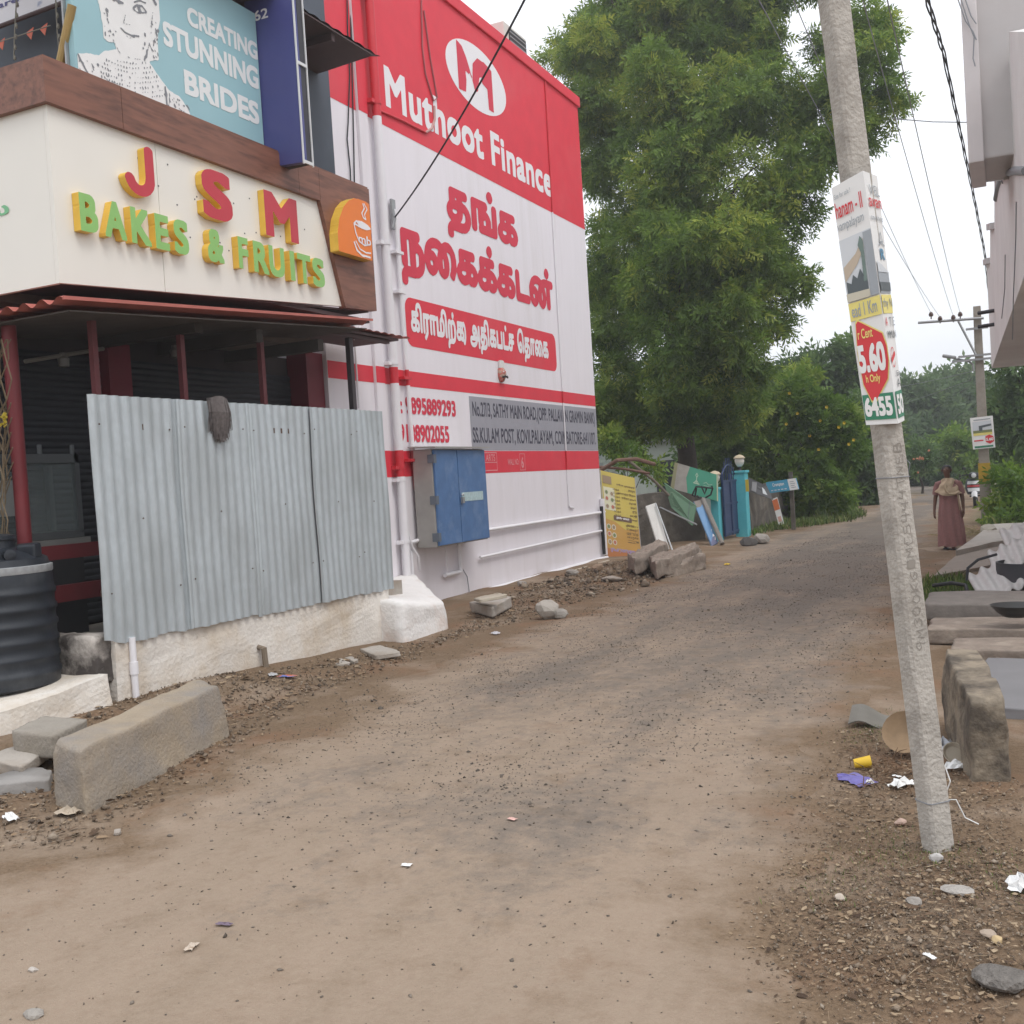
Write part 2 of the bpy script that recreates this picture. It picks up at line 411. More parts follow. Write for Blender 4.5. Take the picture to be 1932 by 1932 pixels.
# ================================================================ ground and road
def smooth(a, b, x): t = np.clip((x-a)/(b-a), 0, 1); return t*t*(3-2*t)
def gh(x, y):
    x = np.asarray(x, float); y = np.asarray(y, float)
    near = smooth(70, 40, y)*smooth(30, 15, abs(x))
    z = .012*np.sin(x*1.7+.6*np.sin(y*.9))*np.cos(y*1.3+1)+.008*np.sin(x*4.1+y*2.3)+.006*np.cos(x*3.1-y*5.2)
    z = z*near
    z = z+.16*smooth(-5.75, -6.45, x)*smooth(10.2, 6.6, y)*smooth(-2, 3, y)
    z = z+.07*smooth(-.75, -.2, x)*smooth(3.0, 4.2, y)*smooth(6.4, 5.2, y)
    z = z+.05*smooth(-5.3, -6.6, x)*smooth(11, 14, y)*smooth(24, 19, y)
    return z
def g0(x, y): return float(gh(x, y))
LEFT = [(-6, -40), (-5.2, 0), (-4.6, 3.3), (-4.4, 3.9), (-4.55, 5.2), (-5.05, 7.8), (-5.2, 9.9), (-5.05, 11.7), (-5.2, 17.7), (-5.5, 24.5), (-4.6, 31), (-4.6, 40.5), (-4.6, 50), (-6.5, 62), (-12, 76), (-30, 92)]
RIGHT = [(6, -40), (3, 1), (.15, 2.7), (-.62, 3.45), (-.88, 4.1), (-.93, 5.5), (-.99, 7.3), (-1.07, 10.6), (-1.23, 15.8), (-1.53, 24.3), (-1.85, 40), (-2.1, 55), (-3.6, 68), (-9, 83), (-29, 99)]
def edge_x(tab, y): a = np.array(tab); return np.interp(y, a[:, 1], a[:, 0])
def jag(y, s): return .16*np.sin(y*2.1+s)+.10*np.sin(y*5.3+2*s)+.06*np.sin(y*11.7+3*s)

def dirt_mat(name, road):
    m = bpy.data.materials.new(name); m.use_nodes = True; n, l = nodes(m); b = n['Principled BSDF']
    b.inputs['Roughness'].default_value = .95; b.inputs['Specular IOR Level'].default_value = .15
    t = n.new('ShaderNodeTexCoord'); vec = t.outputs['Object']
    def noise(sc, det=8, rough=.6, st=None):
        v = vec
        if st: q = n.new('ShaderNodeMapping'); q.inputs['Scale'].default_value = st; l.new(vec, q.inputs[0]); v = q.outputs[0]
        a = n.new('ShaderNodeTexNoise'); a.inputs['Scale'].default_value = sc; a.inputs['Detail'].default_value = det; a.inputs['Roughness'].default_value = rough; l.new(v, a.inputs['Vector']); return a.outputs[0]
    def rng(x, a, b_, c=0., d=1.):
        r = n.new('ShaderNodeMapRange'); r.inputs[1].default_value, r.inputs[2].default_value, r.inputs[3].default_value, r.inputs[4].default_value = a, b_, c, d; l.new(x, r.inputs[0]); return r.outputs[0]
    def mix(f, a, b_):
        q = n.new('ShaderNodeMix'); q.data_type = 'RGBA'
        l.new(f, q.inputs[0])
        for s_, i in ((a, 6), (b_, 7)):
            if isinstance(s_, tuple): q.inputs[i].default_value = s_+(1,)
            else: l.new(s_, q.inputs[i])
        return q.outputs[2]
    def math_(op, a, b_):
        q = n.new('ShaderNodeMath'); q.operation = op
        for i, s_ in enumerate((a, b_)):
            if isinstance(s_, (int, float)): q.inputs[i].default_value = s_
            else: l.new(s_, q.inputs[i])
        return q.outputs[0]
    tan = mix(noise(1.3), (.27, .203, .150), (.325, .25, .19))
    tan = mix(rng(noise(1.2, 6, .6, (3.2, .5, 1)), .42, .72, 0, .55), tan, (.235, .18, .13))
    tan = mix(rng(noise(190, 2, .6), .60, .74, 0, .55), tan, (.17, .13, .095))
    tan = mix(rng(noise(150, 2, .6), .64, .76, 0, .5), tan, (.45, .38, .30))
    tan = mix(rng(noise(26, 6, .7), .35, .75, 0, .7), tan, (.335, .268, .202))
    brown = mix(noise(2.2), (.175, .120, .076), (.235, .168, .112))
    brown = mix(rng(noise(45, 6, .7), .45, .7), brown, (.13, .09, .058))
    brown = mix(rng(noise(1.1, 5), .52, .7), brown, (.215, .128, .078))
    if road:
        at = n.new('ShaderNodeAttribute'); at.attribute_name = 'worn'; ae = n.new('ShaderNodeAttribute'); ae.attribute_name = 'edge'
        grey = mix(noise(60, 4), (.125, .106, .090), (.19, .163, .140))
        pat = math_('ADD', rng(noise(.75, 10, .68, (1.5, .55, 1)), .3, .7), math_('MULTIPLY', at.outputs['Fac'], 1.))
        pat = math_('ADD', pat, rng(noise(9, 8, .75), .3, .7, -.35, .35))
        col = mix(rng(pat, .62, 1.35, 0, .9), tan, grey)
        speck = rng(noise(95, 2, .5), .66, .72, 0, .7)
        col = mix(math_('MULTIPLY', speck, rng(pat, .4, 1.0)), col, (.085, .072, .062))
        e = math_('ADD', ae.outputs['Fac'], rng(noise(3.2, 9, .7), .3, .7, -.5, .5))
        col = mix(rng(e, .05, .95), brown, col)
    else:
        ag = n.new('ShaderNodeAttribute'); ag.attribute_name = 'grass'
        col = mix(rng(noise(.9, 8, .65), .50, .68), brown, tan)
        col = mix(math_('MULTIPLY', ag.outputs['Fac'], rng(noise(7, 6, .7), .35, .6)), col, (.062, .085, .028))
    l.new(col, b.inputs['Base Color'])
    h = math_('ADD', math_('MULTIPLY', noise(16, 8, .7), .6), math_('MULTIPLY', noise(110, 3, .6), .3))
    bp = n.new('ShaderNodeBump'); bp.inputs['Strength'].default_value = .75 if not road else .55; bp.inputs['Distance'].default_value = .03
    l.new(h, bp.inputs['Height']); l.new(bp.outputs[0], b.inputs['Normal'])
    return m
def axis(lo, hi, step, far, g=1.35):
    a = list(np.arange(lo, hi+1e-6, step)); s = step
    while a[-1] < far: s *= g; a.append(a[-1]+s)
    s = step
    while a[0] > -far: s *= g; a.insert(0, a[0]-s)
    return np.array(a)
X = axis(-9, 2.2, .16, 240); Y = axis(.5, 34, .2, 240)
xx, yy = np.meshgrid(X, Y); zz = gh(xx, yy)
nv, nu = xx.shape
me = bpy.data.meshes.new('ground')
idx = np.arange(nv*nu).reshape(nv, nu); q = np.stack([idx[:-1, :-1], idx[:-1, 1:], idx[1:, 1:], idx[1:, :-1]], -1).reshape(-1, 4)
me.from_pydata(np.stack([xx, yy, zz], -1).reshape(-1, 3).tolist(), [], q.tolist())
me.polygons.foreach_set('use_smooth', [True]*len(me.polygons))
at = me.attributes.new('grass', 'FLOAT', 'POINT')
gr = smooth(-4.9, -5.6, xx)*smooth(29, 31.5, yy)+smooth(-1.2, -.6, xx)*smooth(27, 30, yy)+smooth(45, 60, yy)+smooth(-12, -14, xx)+smooth(3, 5, xx)*smooth(14, 18, yy)
at.data.foreach_set('value', np.clip(gr, 0, 1).ravel().astype(np.float32))
link('ground', me, dirt_mat('brown_soil', False), kind='structure', base=(0, 0, 0), label='brown bare soil of the road verge and beyond')

ys = np.concatenate([np.arange(-40, .4, 2), np.arange(.4, 40, .14), np.arange(40, 94, .5)])
nu = 36; rows = []
for y in ys:
    a, b_ = edge_x(LEFT, y)+jag(y, .3), edge_x(RIGHT, y)+jag(y, 4.)*.8
    x = a+(b_-a)*np.linspace(0, 1, nu); rows.append(np.stack([x, np.full(nu, y), gh(x, y)+.006], 1))
G = np.array(rows); G[:, 0, 2] -= .012; G[:, -1, 2] -= .012
me = bpy.data.meshes.new('road'); idx = np.arange(len(ys)*nu).reshape(len(ys), nu)
q = np.stack([idx[:-1, :-1], idx[:-1, 1:], idx[1:, 1:], idx[1:, :-1]], -1).reshape(-1, 4)
me.from_pydata(G.reshape(-1, 3).tolist(), [], q.tolist()); me.polygons.foreach_set('use_smooth', [True]*len(me.polygons))
u = np.linspace(0, 1, nu)[None, :]; yv = ys[:, None]
worn = (.62*smooth(4.2, 9, yv)+.32*smooth(9, 18, yv)+.25*smooth(30, 40, yv))*(.35+.65*np.exp(-((u-.62)/.36)**2)) + .42*np.exp(-((yv-4.75-.5*(u-.5))/.55)**2)*np.exp(-((u-.55)/.4)**2) - .15*smooth(4.2, 2.5, yv) + .16*(np.exp(-((u-.36-.02*np.sin(yv*.7))/.05)**2)+np.exp(-((u-.68-.02*np.sin(yv*.6))/.05)**2))*smooth(3, 6, yv)
at = me.attributes.new('worn', 'FLOAT', 'POINT'); at.data.foreach_set('value', np.broadcast_to(worn, (len(ys), nu)).ravel().astype(np.float32))
dist = np.minimum(u, 1-u)*np.abs(G[:, -1:, 0]-G[:, :1, 0]); at = me.attributes.new('edge', 'FLOAT', 'POINT'); at.data.foreach_set('value', np.clip(dist/.55, 0, 1).ravel().astype(np.float32))
link('road', me, dirt_mat('dusty_worn_road', True), kind='structure', base=(0, 0, 0), label='dusty worn street of tan dirt over grey gravel')

# ================================================================ materials used throughout
WHITE = M('white_wall_paint', (.80, .765, .805), .7, .03, 3, .12, 90, col2=(.70, .665, .68), thr=(.50, .78), scale2=.9, stretch=(1, 2.2, .3))
RED = M('red_wall_paint', (.70, .035, .06), .6, .07, 3, .1, 90, col2=(.70, .07, .09), thr=(.5, .75), scale2=.6)
GREYP = M('grey_wall_paint', (.33, .33, .37), .65, .05, 3, .1, 90)
INK = M('dark_lettering_paint', (.075, .072, .10), .7, .1)
WLET = M('white_lettering_paint', (.80, .78, .80), .7, .03)
RLET = M('red_lettering_paint', (.63, .04, .075), .65, .08)
PINK = M('faint_pink_paint', (.72, .30, .32), .7, .05)
PVCW = M('white_plastic_pipe', (.78, .765, .79), .45, .04)
PVCR = M('red_painted_pipe', (.60, .035, .05), .5, .08)
PIPEB = M('beige_clay_pipe', (.46, .41, .33), .8, .15, 6)
LIMEW = M('limewashed_wall', (.73, .69, .635), .9, .07, 5, .5, 28, col2=(.50, .40, .285), thr=(.48, .74), scale2=1.3)
LIMEP = M('limewashed_pier', (.77, .75, .73), .9, .05, 6, .55, 24, col2=(.66, .56, .50), thr=(.56, .75), scale2=2)
CONC = M('grey_concrete', (.315, .285, .245), .92, .14, 7, .5, 40, col2=(.225, .195, .155), thr=(.48, .68), scale2=1.8)
CONC2 = M('pale_cement', (.40, .365, .325), .92, .12, 5, .4, 45, col2=(.29, .24, .19), thr=(.5, .7), scale2=1.5)
POLEC = M('pole_concrete', (.43, .40, .36), .9, .16, 9, .6, 55, col2=(.29, .265, .235), thr=(.50, .66), scale2=3)
STONE = M('brown_granite', (.235, .19, .155), .9, .2, 9, .5, 30, col2=(.32, .265, .215), thr=(.5, .65), scale2=4)
STONEG = M('grey_stone', (.31, .285, .255), .9, .2, 9, .5, 40)
GALV = M('galvanised_sheet', (.47, .515, .54), .45, .10, 22, .06, 140, .35, col2=(.40, .435, .45), thr=(.45, .66), scale2=2.2, stretch=(1, 1, .5), spec=.5)
RUST = M('rusty_iron', (.09, .055, .04), .8, .3, 20)
DARKIRON = M('dark_red_iron', (.125, .03, .034), .55, .2, 10)
MAROON = M('maroon_painted_wall', (.175, .022, .035), .6, .1, 4)
SHUT = M('dark_rolling_shutter', (.028, .030, .036), .5, .2, 6, metal=.2)
BLACKP = M('black_tank_plastic', (.018, .022, .029), .42, .2, 5, .06, 50, col2=(.055, .06, .066), thr=(.52, .74), scale2=3)
WOOD = M('brown_wood_laminate', (.215, .092, .060), .42, .25, 2.2, stretch=(9, 1.1, 9), col2=(.115, .050, .034), thr=(.48, .66), scale2=1.7)
ACP = M('ivory_sign_panel', (.80, .775, .715), .32, .02, 2)
CYAN = M('cyan_flex_print', (.31, .515, .565), .45, .04, 2)
NAVY = M('navy_flex_print', (.070, .075, .235), .4, .08, 2)
YEL = M('yellow_letter_edge', (.78, .50, .07), .4, .08, 8)
REDL = M('red_letter_face', (.52, .045, .065), .4, .05)
GRNL = M('green_letter_face', (.27, .52, .16), .4, .05)
ORANGE = M('orange_sign_face', (.80, .20, .022), .35, .05)
TERRA = M('terracotta_sheet', (.42, .13, .105), .6, .15, 6)
DKBROWN = M('dark_brown_sheet', (.085, .055, .055), .7, .2, 8)
BLUEM = M('blue_metal_paint', (.075, .16, .335), .5, .16, 5, .1, 60, col2=(.15, .235, .40), thr=(.52, .72), scale2=3)
BOXG = M('bare_grey_metal', (.36, .345, .325), .55, .12, 6, metal=.25)
METAL = M('dull_steel', (.34, .345, .35), .45, .12, 10, metal=.6)
BLK = M('black_plastic', (.02, .02, .022), .5, .2)
WIRE = M('dark_cable', (.03, .03, .034), .6, .1)
WIREP = M('pale_wire', (.24, .25, .27), .6, .1)
PAPER = M('white_paper', (.76, .76, .75), .7, .04)
GLASS = bpy.data.materials.new('dim_glass'); GLASS.use_nodes = True
_b = GLASS.node_tree.nodes['Principled BSDF']; _b.inputs['Base Color'].default_value = (.7, .78, .78, 1); _b.inputs['Roughness'].default_value = .08; _b.inputs['Transmission Weight'].default_value = .9; _b.inputs['IOR'].default_value = 1.1

# ================================================================ finance building
XW = -7.65
fb = thing('building', (XW-4, 15.9, 0), 'tall white and red three storey building with painted advertisement wall', 'building')
Y0, Y1, ZT = 11.0, 20.42, 9.45
MB().box(XW-8, XW, Y0, Y1, -.2, ZT-.2).build('wall', WHITE, fb)
MB().box(XW-8.05, XW+.045, Y0-.05, Y1+.05, ZT-.2, ZT).build('parapet_coping', RED, fb, bevel=.01)
wf = Face((XW, 0, 0), (0, 1, 0), (0, 0, 1), (1, 0, 0))
wf.rect(11.35, Y1-.002, 6.765, ZT-.2, 'painted_band', RED, fb)
wf.rect(Y0+.01, Y1-.002, 3.15, 3.37, 'painted_band', RED, fb)
wf.rect(Y0+.01, Y1-.002, 1.875, 2.235, 'painted_band', RED, fb)
wf.rect(14.79, Y1-.003, 2.245, 3.10, 'painted_panel', GREYP, fb)
wf.sheet(rrect(13.0, 18.48, 3.73, 4.43, .16), 'painted_panel', RED, fb)
wf.mark(text('Muthoot Finance', .05, 90, 1.07), (12.84, 18.76, 7.05, 7.63), 'painted_lettering', WLET, fb)
ov = [(15.82+1.09*math.cos(t), 8.375+.53*math.sin(t)) for t in np.linspace(0, 2*math.pi, 48)[:-1]]
wf.sheet(ov, 'painted_emblem', WLET, fb, .006)
em = [[(15.12, 8.76), (15.30, 8.72), (15.44, 8.58), (15.56, 8.40), (15.50, 8.34), (15.38, 8.36), (15.40, 8.22), (15.36, 8.02), (15.12, 8.00)],
      [(15.62, 8.28), (15.66, 8.56), (15.84, 8.70), (16.10, 8.71), (16.36, 8.66), (16.36, 7.98), (16.18, 7.98), (16.16, 8.30), (15.98, 8.34), (15.96, 8.44), (15.88, 8.40), (15.80, 8.16), (15.70, 8.12)]]
wf.mark(Shape([np.array(p) for p in em], strokes=[([(15.50, 8.44), (15.60, 8.32)], .03)], res=90), (15.12, 16.37, 7.97, 8.77), 'painted_emblem', RLET, fb, .009)
T1 = font_loops('தங்க'); wf.mark(Shape(T1, bold=.055, res=80), (14.45, 17.05, 5.54, 6.55), 'painted_lettering', RLET, fb)
wf.mark(Shape(font_loops('ந\u0bc8கக்கடன்'), bold=.05, res=80), (12.97, 18.5, 4.6, 5.63), 'painted_lettering', RLET, fb)
def tamil_ku(x, base):        # the ku syllable: ka with a loop that closes on its right
    k = [l+np.array([x, 0]) for l in font_loops('க')]; a = np.concatenate(k); r_, b_ = a[:, 0].max(), a[:, 1].min()
    return k, [([(r_-.05, b_+.03)]+[(r_+.02+.26*math.sin(t)*.6, b_+.24+.32*-math.cos(t)) for t in np.linspace(.2, 4.1, 14)], .065)], r_+.2
def row(parts):
    loops, strokes, x = [], [], 0.
    for p in parts:
        if p == '|KU':
            k, st, x = tamil_ku(x, 0); loops += k; strokes += st; x += .08; continue
        if p == ' ': x += .45; continue
        ls = font_loops(p); a = np.concatenate(ls); loops += [l+np.array([x-a[:, 0].min(), 0]) for l in ls]; x += a[:, 0].max()-a[:, 0].min()+.09
    return loops, strokes
lp, st = row(['கிராமிற்', '|KU', ' ', 'அதிகபட்ச', ' ', '\u0bc6தா\u0bc8க'])
wf.mark(Shape(lp, st, bold=.035, res=72), (13.13, 18.1, 3.80, 4.38), 'painted_lettering', WLET, fb, .009)
wf.mark(text(': 9895889293', .045), (12.69, 14.32, 2.76, 3.0), 'painted_lettering', RLET, fb)
wf.mark(text('9188902055', .045), (12.62, 14.06, 2.36, 2.61), 'painted_lettering', RLET, fb)
wf.mark(text('No.27/3, SATHY MAIN ROAD,(OPP. PALLAVAN GRAMIN BANK)', .02, 60), (14.88, 20.30, 2.72, 3.02), 'painted_lettering', INK, fb)
wf.mark(text('SS.KULAM POST, KOVILPALAYAM, COIMBATORE-641107.', .02, 60), (14.84, 20.30, 2.33, 2.61), 'painted_lettering', INK, fb)
wf.mark(text('NIL ARTS', .02, 50), (15.0, 15.58, 2.07, 2.18), 'painted_lettering', PINK, fb)
wf.mark(Shape([], [([(14.9, 2.05), (15.64, 2.05), (15.64, 1.92), (14.9, 1.92), (14.9, 2.21), (15.64, 2.21), (15.64, 1.92)], .014)], res=90), (14.9, 15.65, 1.91, 2.215), 'painted_frame', PINK, fb)
wf.mark(text('WALL NO:', .02, 50), (16.06, 16.5, 2.0, 2.1), 'painted_lettering', PINK, fb)
wf.mark(Shape(font_loops('6'), bold=.03, res=50), (16.6, 16.7, 1.94, 2.13), 'painted_lettering', PINK, fb)
wf.mark(Shape([], [([(16.55, 1.91), (16.75, 1.91), (16.75, 2.18), (16.55, 2.18), (16.55, 1.91)], .012)], res=90), (16.54, 16.76, 1.9, 2.19), 'painted_lettering', PINK, fb)
def wy(px, py, X=XW): p = gx(px, py, X); return p[1], p[2]
def pipe_split(name, pts, r, parent, red=((6.765, 20), (3.15, 3.37), (1.875, 2.235))):
    """vertical pipe, painted over in the same bands as the wall: one part for each painted length"""
    zs = sorted({pts[0][2], pts[-1][2], *[z for a in red for z in a if pts[0][2] < z < pts[-1][2]]})
    a, b_ = np.array(pts[0]), np.array(pts[-1])
    for z0, z1 in zip(zs[:-1], zs[1:]):
        f0, f1 = ((z-a[2])/(b_[2]-a[2]) for z in (z0, z1)); zm = (z0+z1)/2
        isr = any(p < zm < q_ for p, q_ in red)
        MB().tube([a+(b_-a)*f0, a+(b_-a)*f1], r, 14).build(name, PVCR if isr else PVCW, parent, smooth=True)
pipe_split('drain_pipe', [(XW+.10, 12.42, .52), (XW+.10, 12.42, 9.6)], .062, fb)
MB().box(XW, XW+.05, 12.05, 12.27, 0, 9.2).build('pilaster', WHITE, fb, bevel=.012)
for z0, z1 in ((6.765, 9.2), (3.15, 3.37), (1.875, 2.235)): MB().box(XW+.05, XW+.054, 12.052, 12.268, z0, z1).build('painted_band', RED, fb)
for z in (6.95, 5.05, 3.42, 2.0, 1.83, .98, 8.4):
    zr = 6.765 < z or 3.15 < z < 3.37 or 1.875 < z < 2.235
    mb = MB(); mb.box(XW+.002, XW+.13, 12.27, 12.35, z-.025, z+.025); mb.tube([(XW+.10, 12.42, z-.02), (XW+.10, 12.42, z+.02)], .07, 14); mb.build('pipe_clamp', PVCR if zr else PVCW, fb)
pipe_split('drain_pipe', [(XW+.06, 12.86, 2.24), (XW+.06, 12.80, 5.6)], .030, fb)
pv = [V(XW+.06, 12.86, 2.24), V(XW+.06, 12.88, 1.95), V(XW+.07, 12.88, 1.72), V(XW+.09, 12.92, 1.60), V(XW+.12, 13.02, 1.56), V(XW+.12, 13.14, 1.58)]
MB().tube(pv, .042, 12).tube([V(XW+.06, 12.90, 1.62), V(XW+.06, 12.90, 1.40)], .03, 10).build('elbow_pipe', M('dull_red_pipe', (.22, .045, .05), .5, .15), fb, smooth=True)
for z in (5.0, 4.45, 3.25, 2.1): MB().box(XW+.002, XW+.10, 12.70, 12.9, z-.02, z+.02).build('pipe_clamp', PVCR if z in (3.25, 2.1) else PVCW, fb)
yA, yB = wy(1011, 108)[0], wy(1050, 900)[0]
pipe_split('conduit', [(XW+.02, 18.62, 1.2), (XW+.02, 18.72, 9.3)], .014, fb)
MB().tube([(XW+.02, 18.62, 1.2), (XW+.02, 18.64, 1.16), (XW+.02, 18.85, 1.14)], .016, 8).build('conduit', PVCW, fb, smooth=True)
for (p, q_, r_) in (((915, 1000), (1136, 966), .028), ((900, 1052), (1137, 1000), .022), ((850, 1133), (1140, 1053), .052)):
    (ya, za), (yb, zb) = wy(*p), wy(*q_); off = .055
    MB().tube([(XW+off, ya, za), (XW+off, yb, zb)], r_, 12).build('wall_pipe', PVCW, fb, smooth=True)
MB().tube([(XW+.05, 20.34, .1), (XW+.05, 20.34, 1.25)], .05, 12).build('wall_pipe', PVCW, fb, smooth=True)
MB().tube([(XW+.07, 20.22, .12), (XW+.07, 20.22, 1.1)], .035, 10).build('wall_pipe', BLK, fb, smooth=True)
# hanging service wires and the bracket on the wall
def wall_line(pix, r_, name, m, parent, off=.02, X=XW):
    MB().tube([gx(a, b_, X+off)for a, b_ in pix], r_, 6).build(name, m, parent, smooth=True)
wall_line([(655, 0), (656, 60), (660, 140), (657, 230), (655, 262), (661, 320), (662, 352)], .009, 'wire', WIRE, fb)
wall_line([(661, 0), (664, 120), (667, 250), (669, 356)], .009, 'wire', WIRE, fb)
RB = M('red_grey_wire', (.36, .10, .11), .6, .1)
wall_line([(795, 0), (797, 90), (803, 140), (818, 190), (825, 185), (812, 110), (800, 20)], .012, 'wire', RB, fb)
wall_line([(819, 200), (820, 225), (815, 242), (803, 250)], .02, 'wire', M('dirty_pink_tape', (.5, .3, .28), .8, .2), fb)
wall_line([(715, 208), (760, 228), (803, 250)], .016, 'wire', PVCR, fb)
mb = MB(); a = gx(742, 405, XW+.05); mb.obox(a, (.03, .10, .42)); mb.tube([gx(741, 395, XW+.1), gx(745, 412, XW+.12), gx(741, 430, XW+.1)], .02, 6); mb.build('cable_bracket', METAL, fb)
# outdoor unit on the roof
ac = thing('air_conditioner', (-8.25, 18.25, ZT), 'small white air conditioner unit on the roof edge of the red wall', 'air conditioner')
MB().box(-8.5, -7.98, 17.75, 18.75, ZT, ZT+.66).build('casing', M('cream_casing', (.62, .60, .55), .5, .05), ac, bevel=.02)
MB().box(-7.979, -7.965, 17.95, 18.70, ZT+.06, ZT+.6).build('grille', BLK, ac)
for k in range(6): MB().box(-7.965, -7.955, 17.96, 18.69, ZT+.1+k*.085, ZT+.12+k*.085).build('grille_bar', METAL, ac)
# mask
mk = thing('wall_mask', (XW+.01, 15.99, 3.37), 'small carved face mask with moustache hung on the white wall', 'mask')
MSK = M('painted_mask', (.46, .33, .26), .5, .3, 30, col2=(.50, .12, .1), thr=(.5, .55), scale2=14)
MB().lathe((XW+.02, 15.99, 3.51), [(.001, -.13), (.06, -.11), (.095, -.05), (.10, .02), (.09, .09), (.05, .12), (.001, .125)], 16, sx=.7, sy=1.).build('face', MSK, mk, smooth=True)
MB().tube([(XW+.09, 15.90, 3.46), (XW+.11, 15.96, 3.475), (XW+.115, 15.99, 3.465), (XW+.11, 16.02, 3.475), (XW+.09, 16.08, 3.46)], .016, 6).build('moustache', BLK, mk)
MB().lathe((XW+.095, 15.99, 3.51), [(.001, -.02), (.018, -.01), (.012, .05), (.001, .06)], 8).build('nose', MSK, mk)
for s_ in (-1, 1): MB().stone((XW+.085, 15.99+s_*.04, 3.55), (.025, .034, .024), 3).build('eye', PAPER, mk)
mb = MB()
for k in range(5): mb.obox((XW+.03, 15.93+k*.03, 3.68), (.04, .02, .12+.02*(k % 2)))
mb.build('crown', PAPER, mk)

# meter cabinet
mc = thing('meter_cabinet', (-7.45, 13.6, .86), 'blue two door metal meter cabinet on the white wall', 'cabinet')
bx0, bx1, by0, by1, bz0, bz1 = XW+.06, -7.28, 12.83, 14.42, .86, 2.24
MB().box(bx0, bx1, by0, by1, bz0, bz1).build('casing', BOXG, mc, bevel=.012)
MB().prism([(bx0-.03, by0-.06, bz1+.03), (bx1+.1, by0-.06, bz1+.004), (bx1+.1, by1+.06, bz1+.004), (bx0-.03, by1+.06, bz1+.03)], (0, 0, .022)).build('top_cover', BOXG, mc)
ym = 13.52
dl = MB().box(bx1+.002, bx1+.035, by0+.02, ym-.008, bz0+.02, bz1-.02).build('door', BLUEM, mc, bevel=.006)
dr = MB().box(bx1+.002, bx1+.037, ym+.008, by1-.01, bz0+.02, bz1-.02).build('door', BLUEM, mc, bevel=.006)
for z in (1.0, 1.52, 2.1): MB().box(bx1-.06, bx1+.045, by0-.012, by0+.06, z-.06, z+.06).build('hinge', M('dark_blue_grey', (.12, .14, .17), .5, .1), dl)
MB().box(bx1+.039, bx1+.042, ym+.06, by1-.16, 1.47, 1.60).build('sticker', M('pale_blue_sticker', (.42, .55, .57), .6, .2, 30), dr)
mb = MB(); mb.tube([(bx1+.06, ym+.02, 1.56), (bx1+.075, ym+.05, 1.58), (bx1+.06, ym+.08, 1.56)], .01, 6); mb.obox((bx1+.06, ym+.05, 1.49), (.03, .07, .09)); mb.build('padlock', METAL, dr)
mb = MB(); mb.tube([(XW+.06, 14.05, .86), (XW+.06, 14.05, .42), (XW+.06, 13.98, .40), (XW+.06, 13.55, .40)], .034, 10); mb.tube([(XW+.06, 13.62, .86), (XW+.06, 13.64, .42)], .010, 6); mb.build('cable_pipe', PVCW, mc, smooth=True)
MB().tube([(XW+.06, 14.1, .45), (XW+.04, 14.28, .30), (XW+.04, 14.32, .02), (XW+.04, 14.08, -.12)], .008, 6).build('wire', WIREP, mc)
MB().tube([(XW+.1, 12.45, 1.25), (XW+.1, 12.6, .9), (XW+.12, 12.72, .75), (XW+.08, 12.8, .55)], .018, 6).tube([(XW+.06, 12.62, .95), (XW+.06, 12.86, .97)], .028, 8).tube([(XW+.06, 12.64, .95), (XW+.06, 12.64, .3)], .024, 8).build('bent_pipe', PVCW, mc, smooth=True)

# foundation pier beside the pipes
me = sub_mesh(MB().add([(-6.2, 10.02, -.1), (-6.2, 11.1, -.1), (-7.64, 12.78, -.1), (-7.64, 10.3, -.1), (-6.22, 10.05, .44), (-6.22, 11.08, .31), (-7.64, 12.72, .53), (-7.64, 10.35, .56)],
     [(0, 1, 5, 4), (1, 2, 6, 5), (2, 3, 7, 6), (3, 0, 4, 7), (4, 5, 6, 7), (0, 3, 2, 1)]), 5)
bm = bmesh.new(); bm.from_mesh(me); bmesh.ops.subdivide_edges(bm, edges=bm.edges[:], cuts=1, use_grid_fill=True); bmesh.ops.smooth_vert(bm, verts=bm.verts[:], factor=.5, use_axis_x=True, use_axis_y=True, use_axis_z=True); bm.to_mesh(me); bm.free(); rough_mesh(me, .03, 3.); rough_mesh(me, .012, 11.); me.polygons.foreach_set('use_smooth', [True]*len(me.polygons))
link('wall_pier', me, LIMEP, label='lumpy whitewashed pier sloping to the road below the drain pipe', cat='pier')
# ================================================================ bakery: yard wall, tin fence, shop front, sign
XF = -6.5
# yard wall under the tin sheets
me = sub_mesh(MB().box(-6.75, -6.525, 6.2, 10.28, -.1, .66), 15); rough_mesh(me, .02, 2.5); rough_mesh(me, .008, 9)
link('yard_wall', me, LIMEW, label='low cream plastered wall under the tin sheets, stained brown', cat='wall')
mb = MB(); mb.tube([(-6.5, 6.36, .1), (-6.5, 6.36, .64)], .028, 10); mb.tube([(-6.5, 6.36, .34), (-6.5, 6.36, .44)], .036, 10)
mb.build('waste_pipe', PVCW, smooth=True, label='thin white drain pipe running down the cream yard wall', cat='pipe')
MB().tube([(-6.53, 7.95, .29), (-6.46, 7.95, .28), (-6.45, 7.95, .06)], .028, 8).build('waste_pipe', M('mossy_pipe', (.20, .16, .12), .9, .2), label='short mossy outlet pipe low on the cream yard wall', cat='pipe')
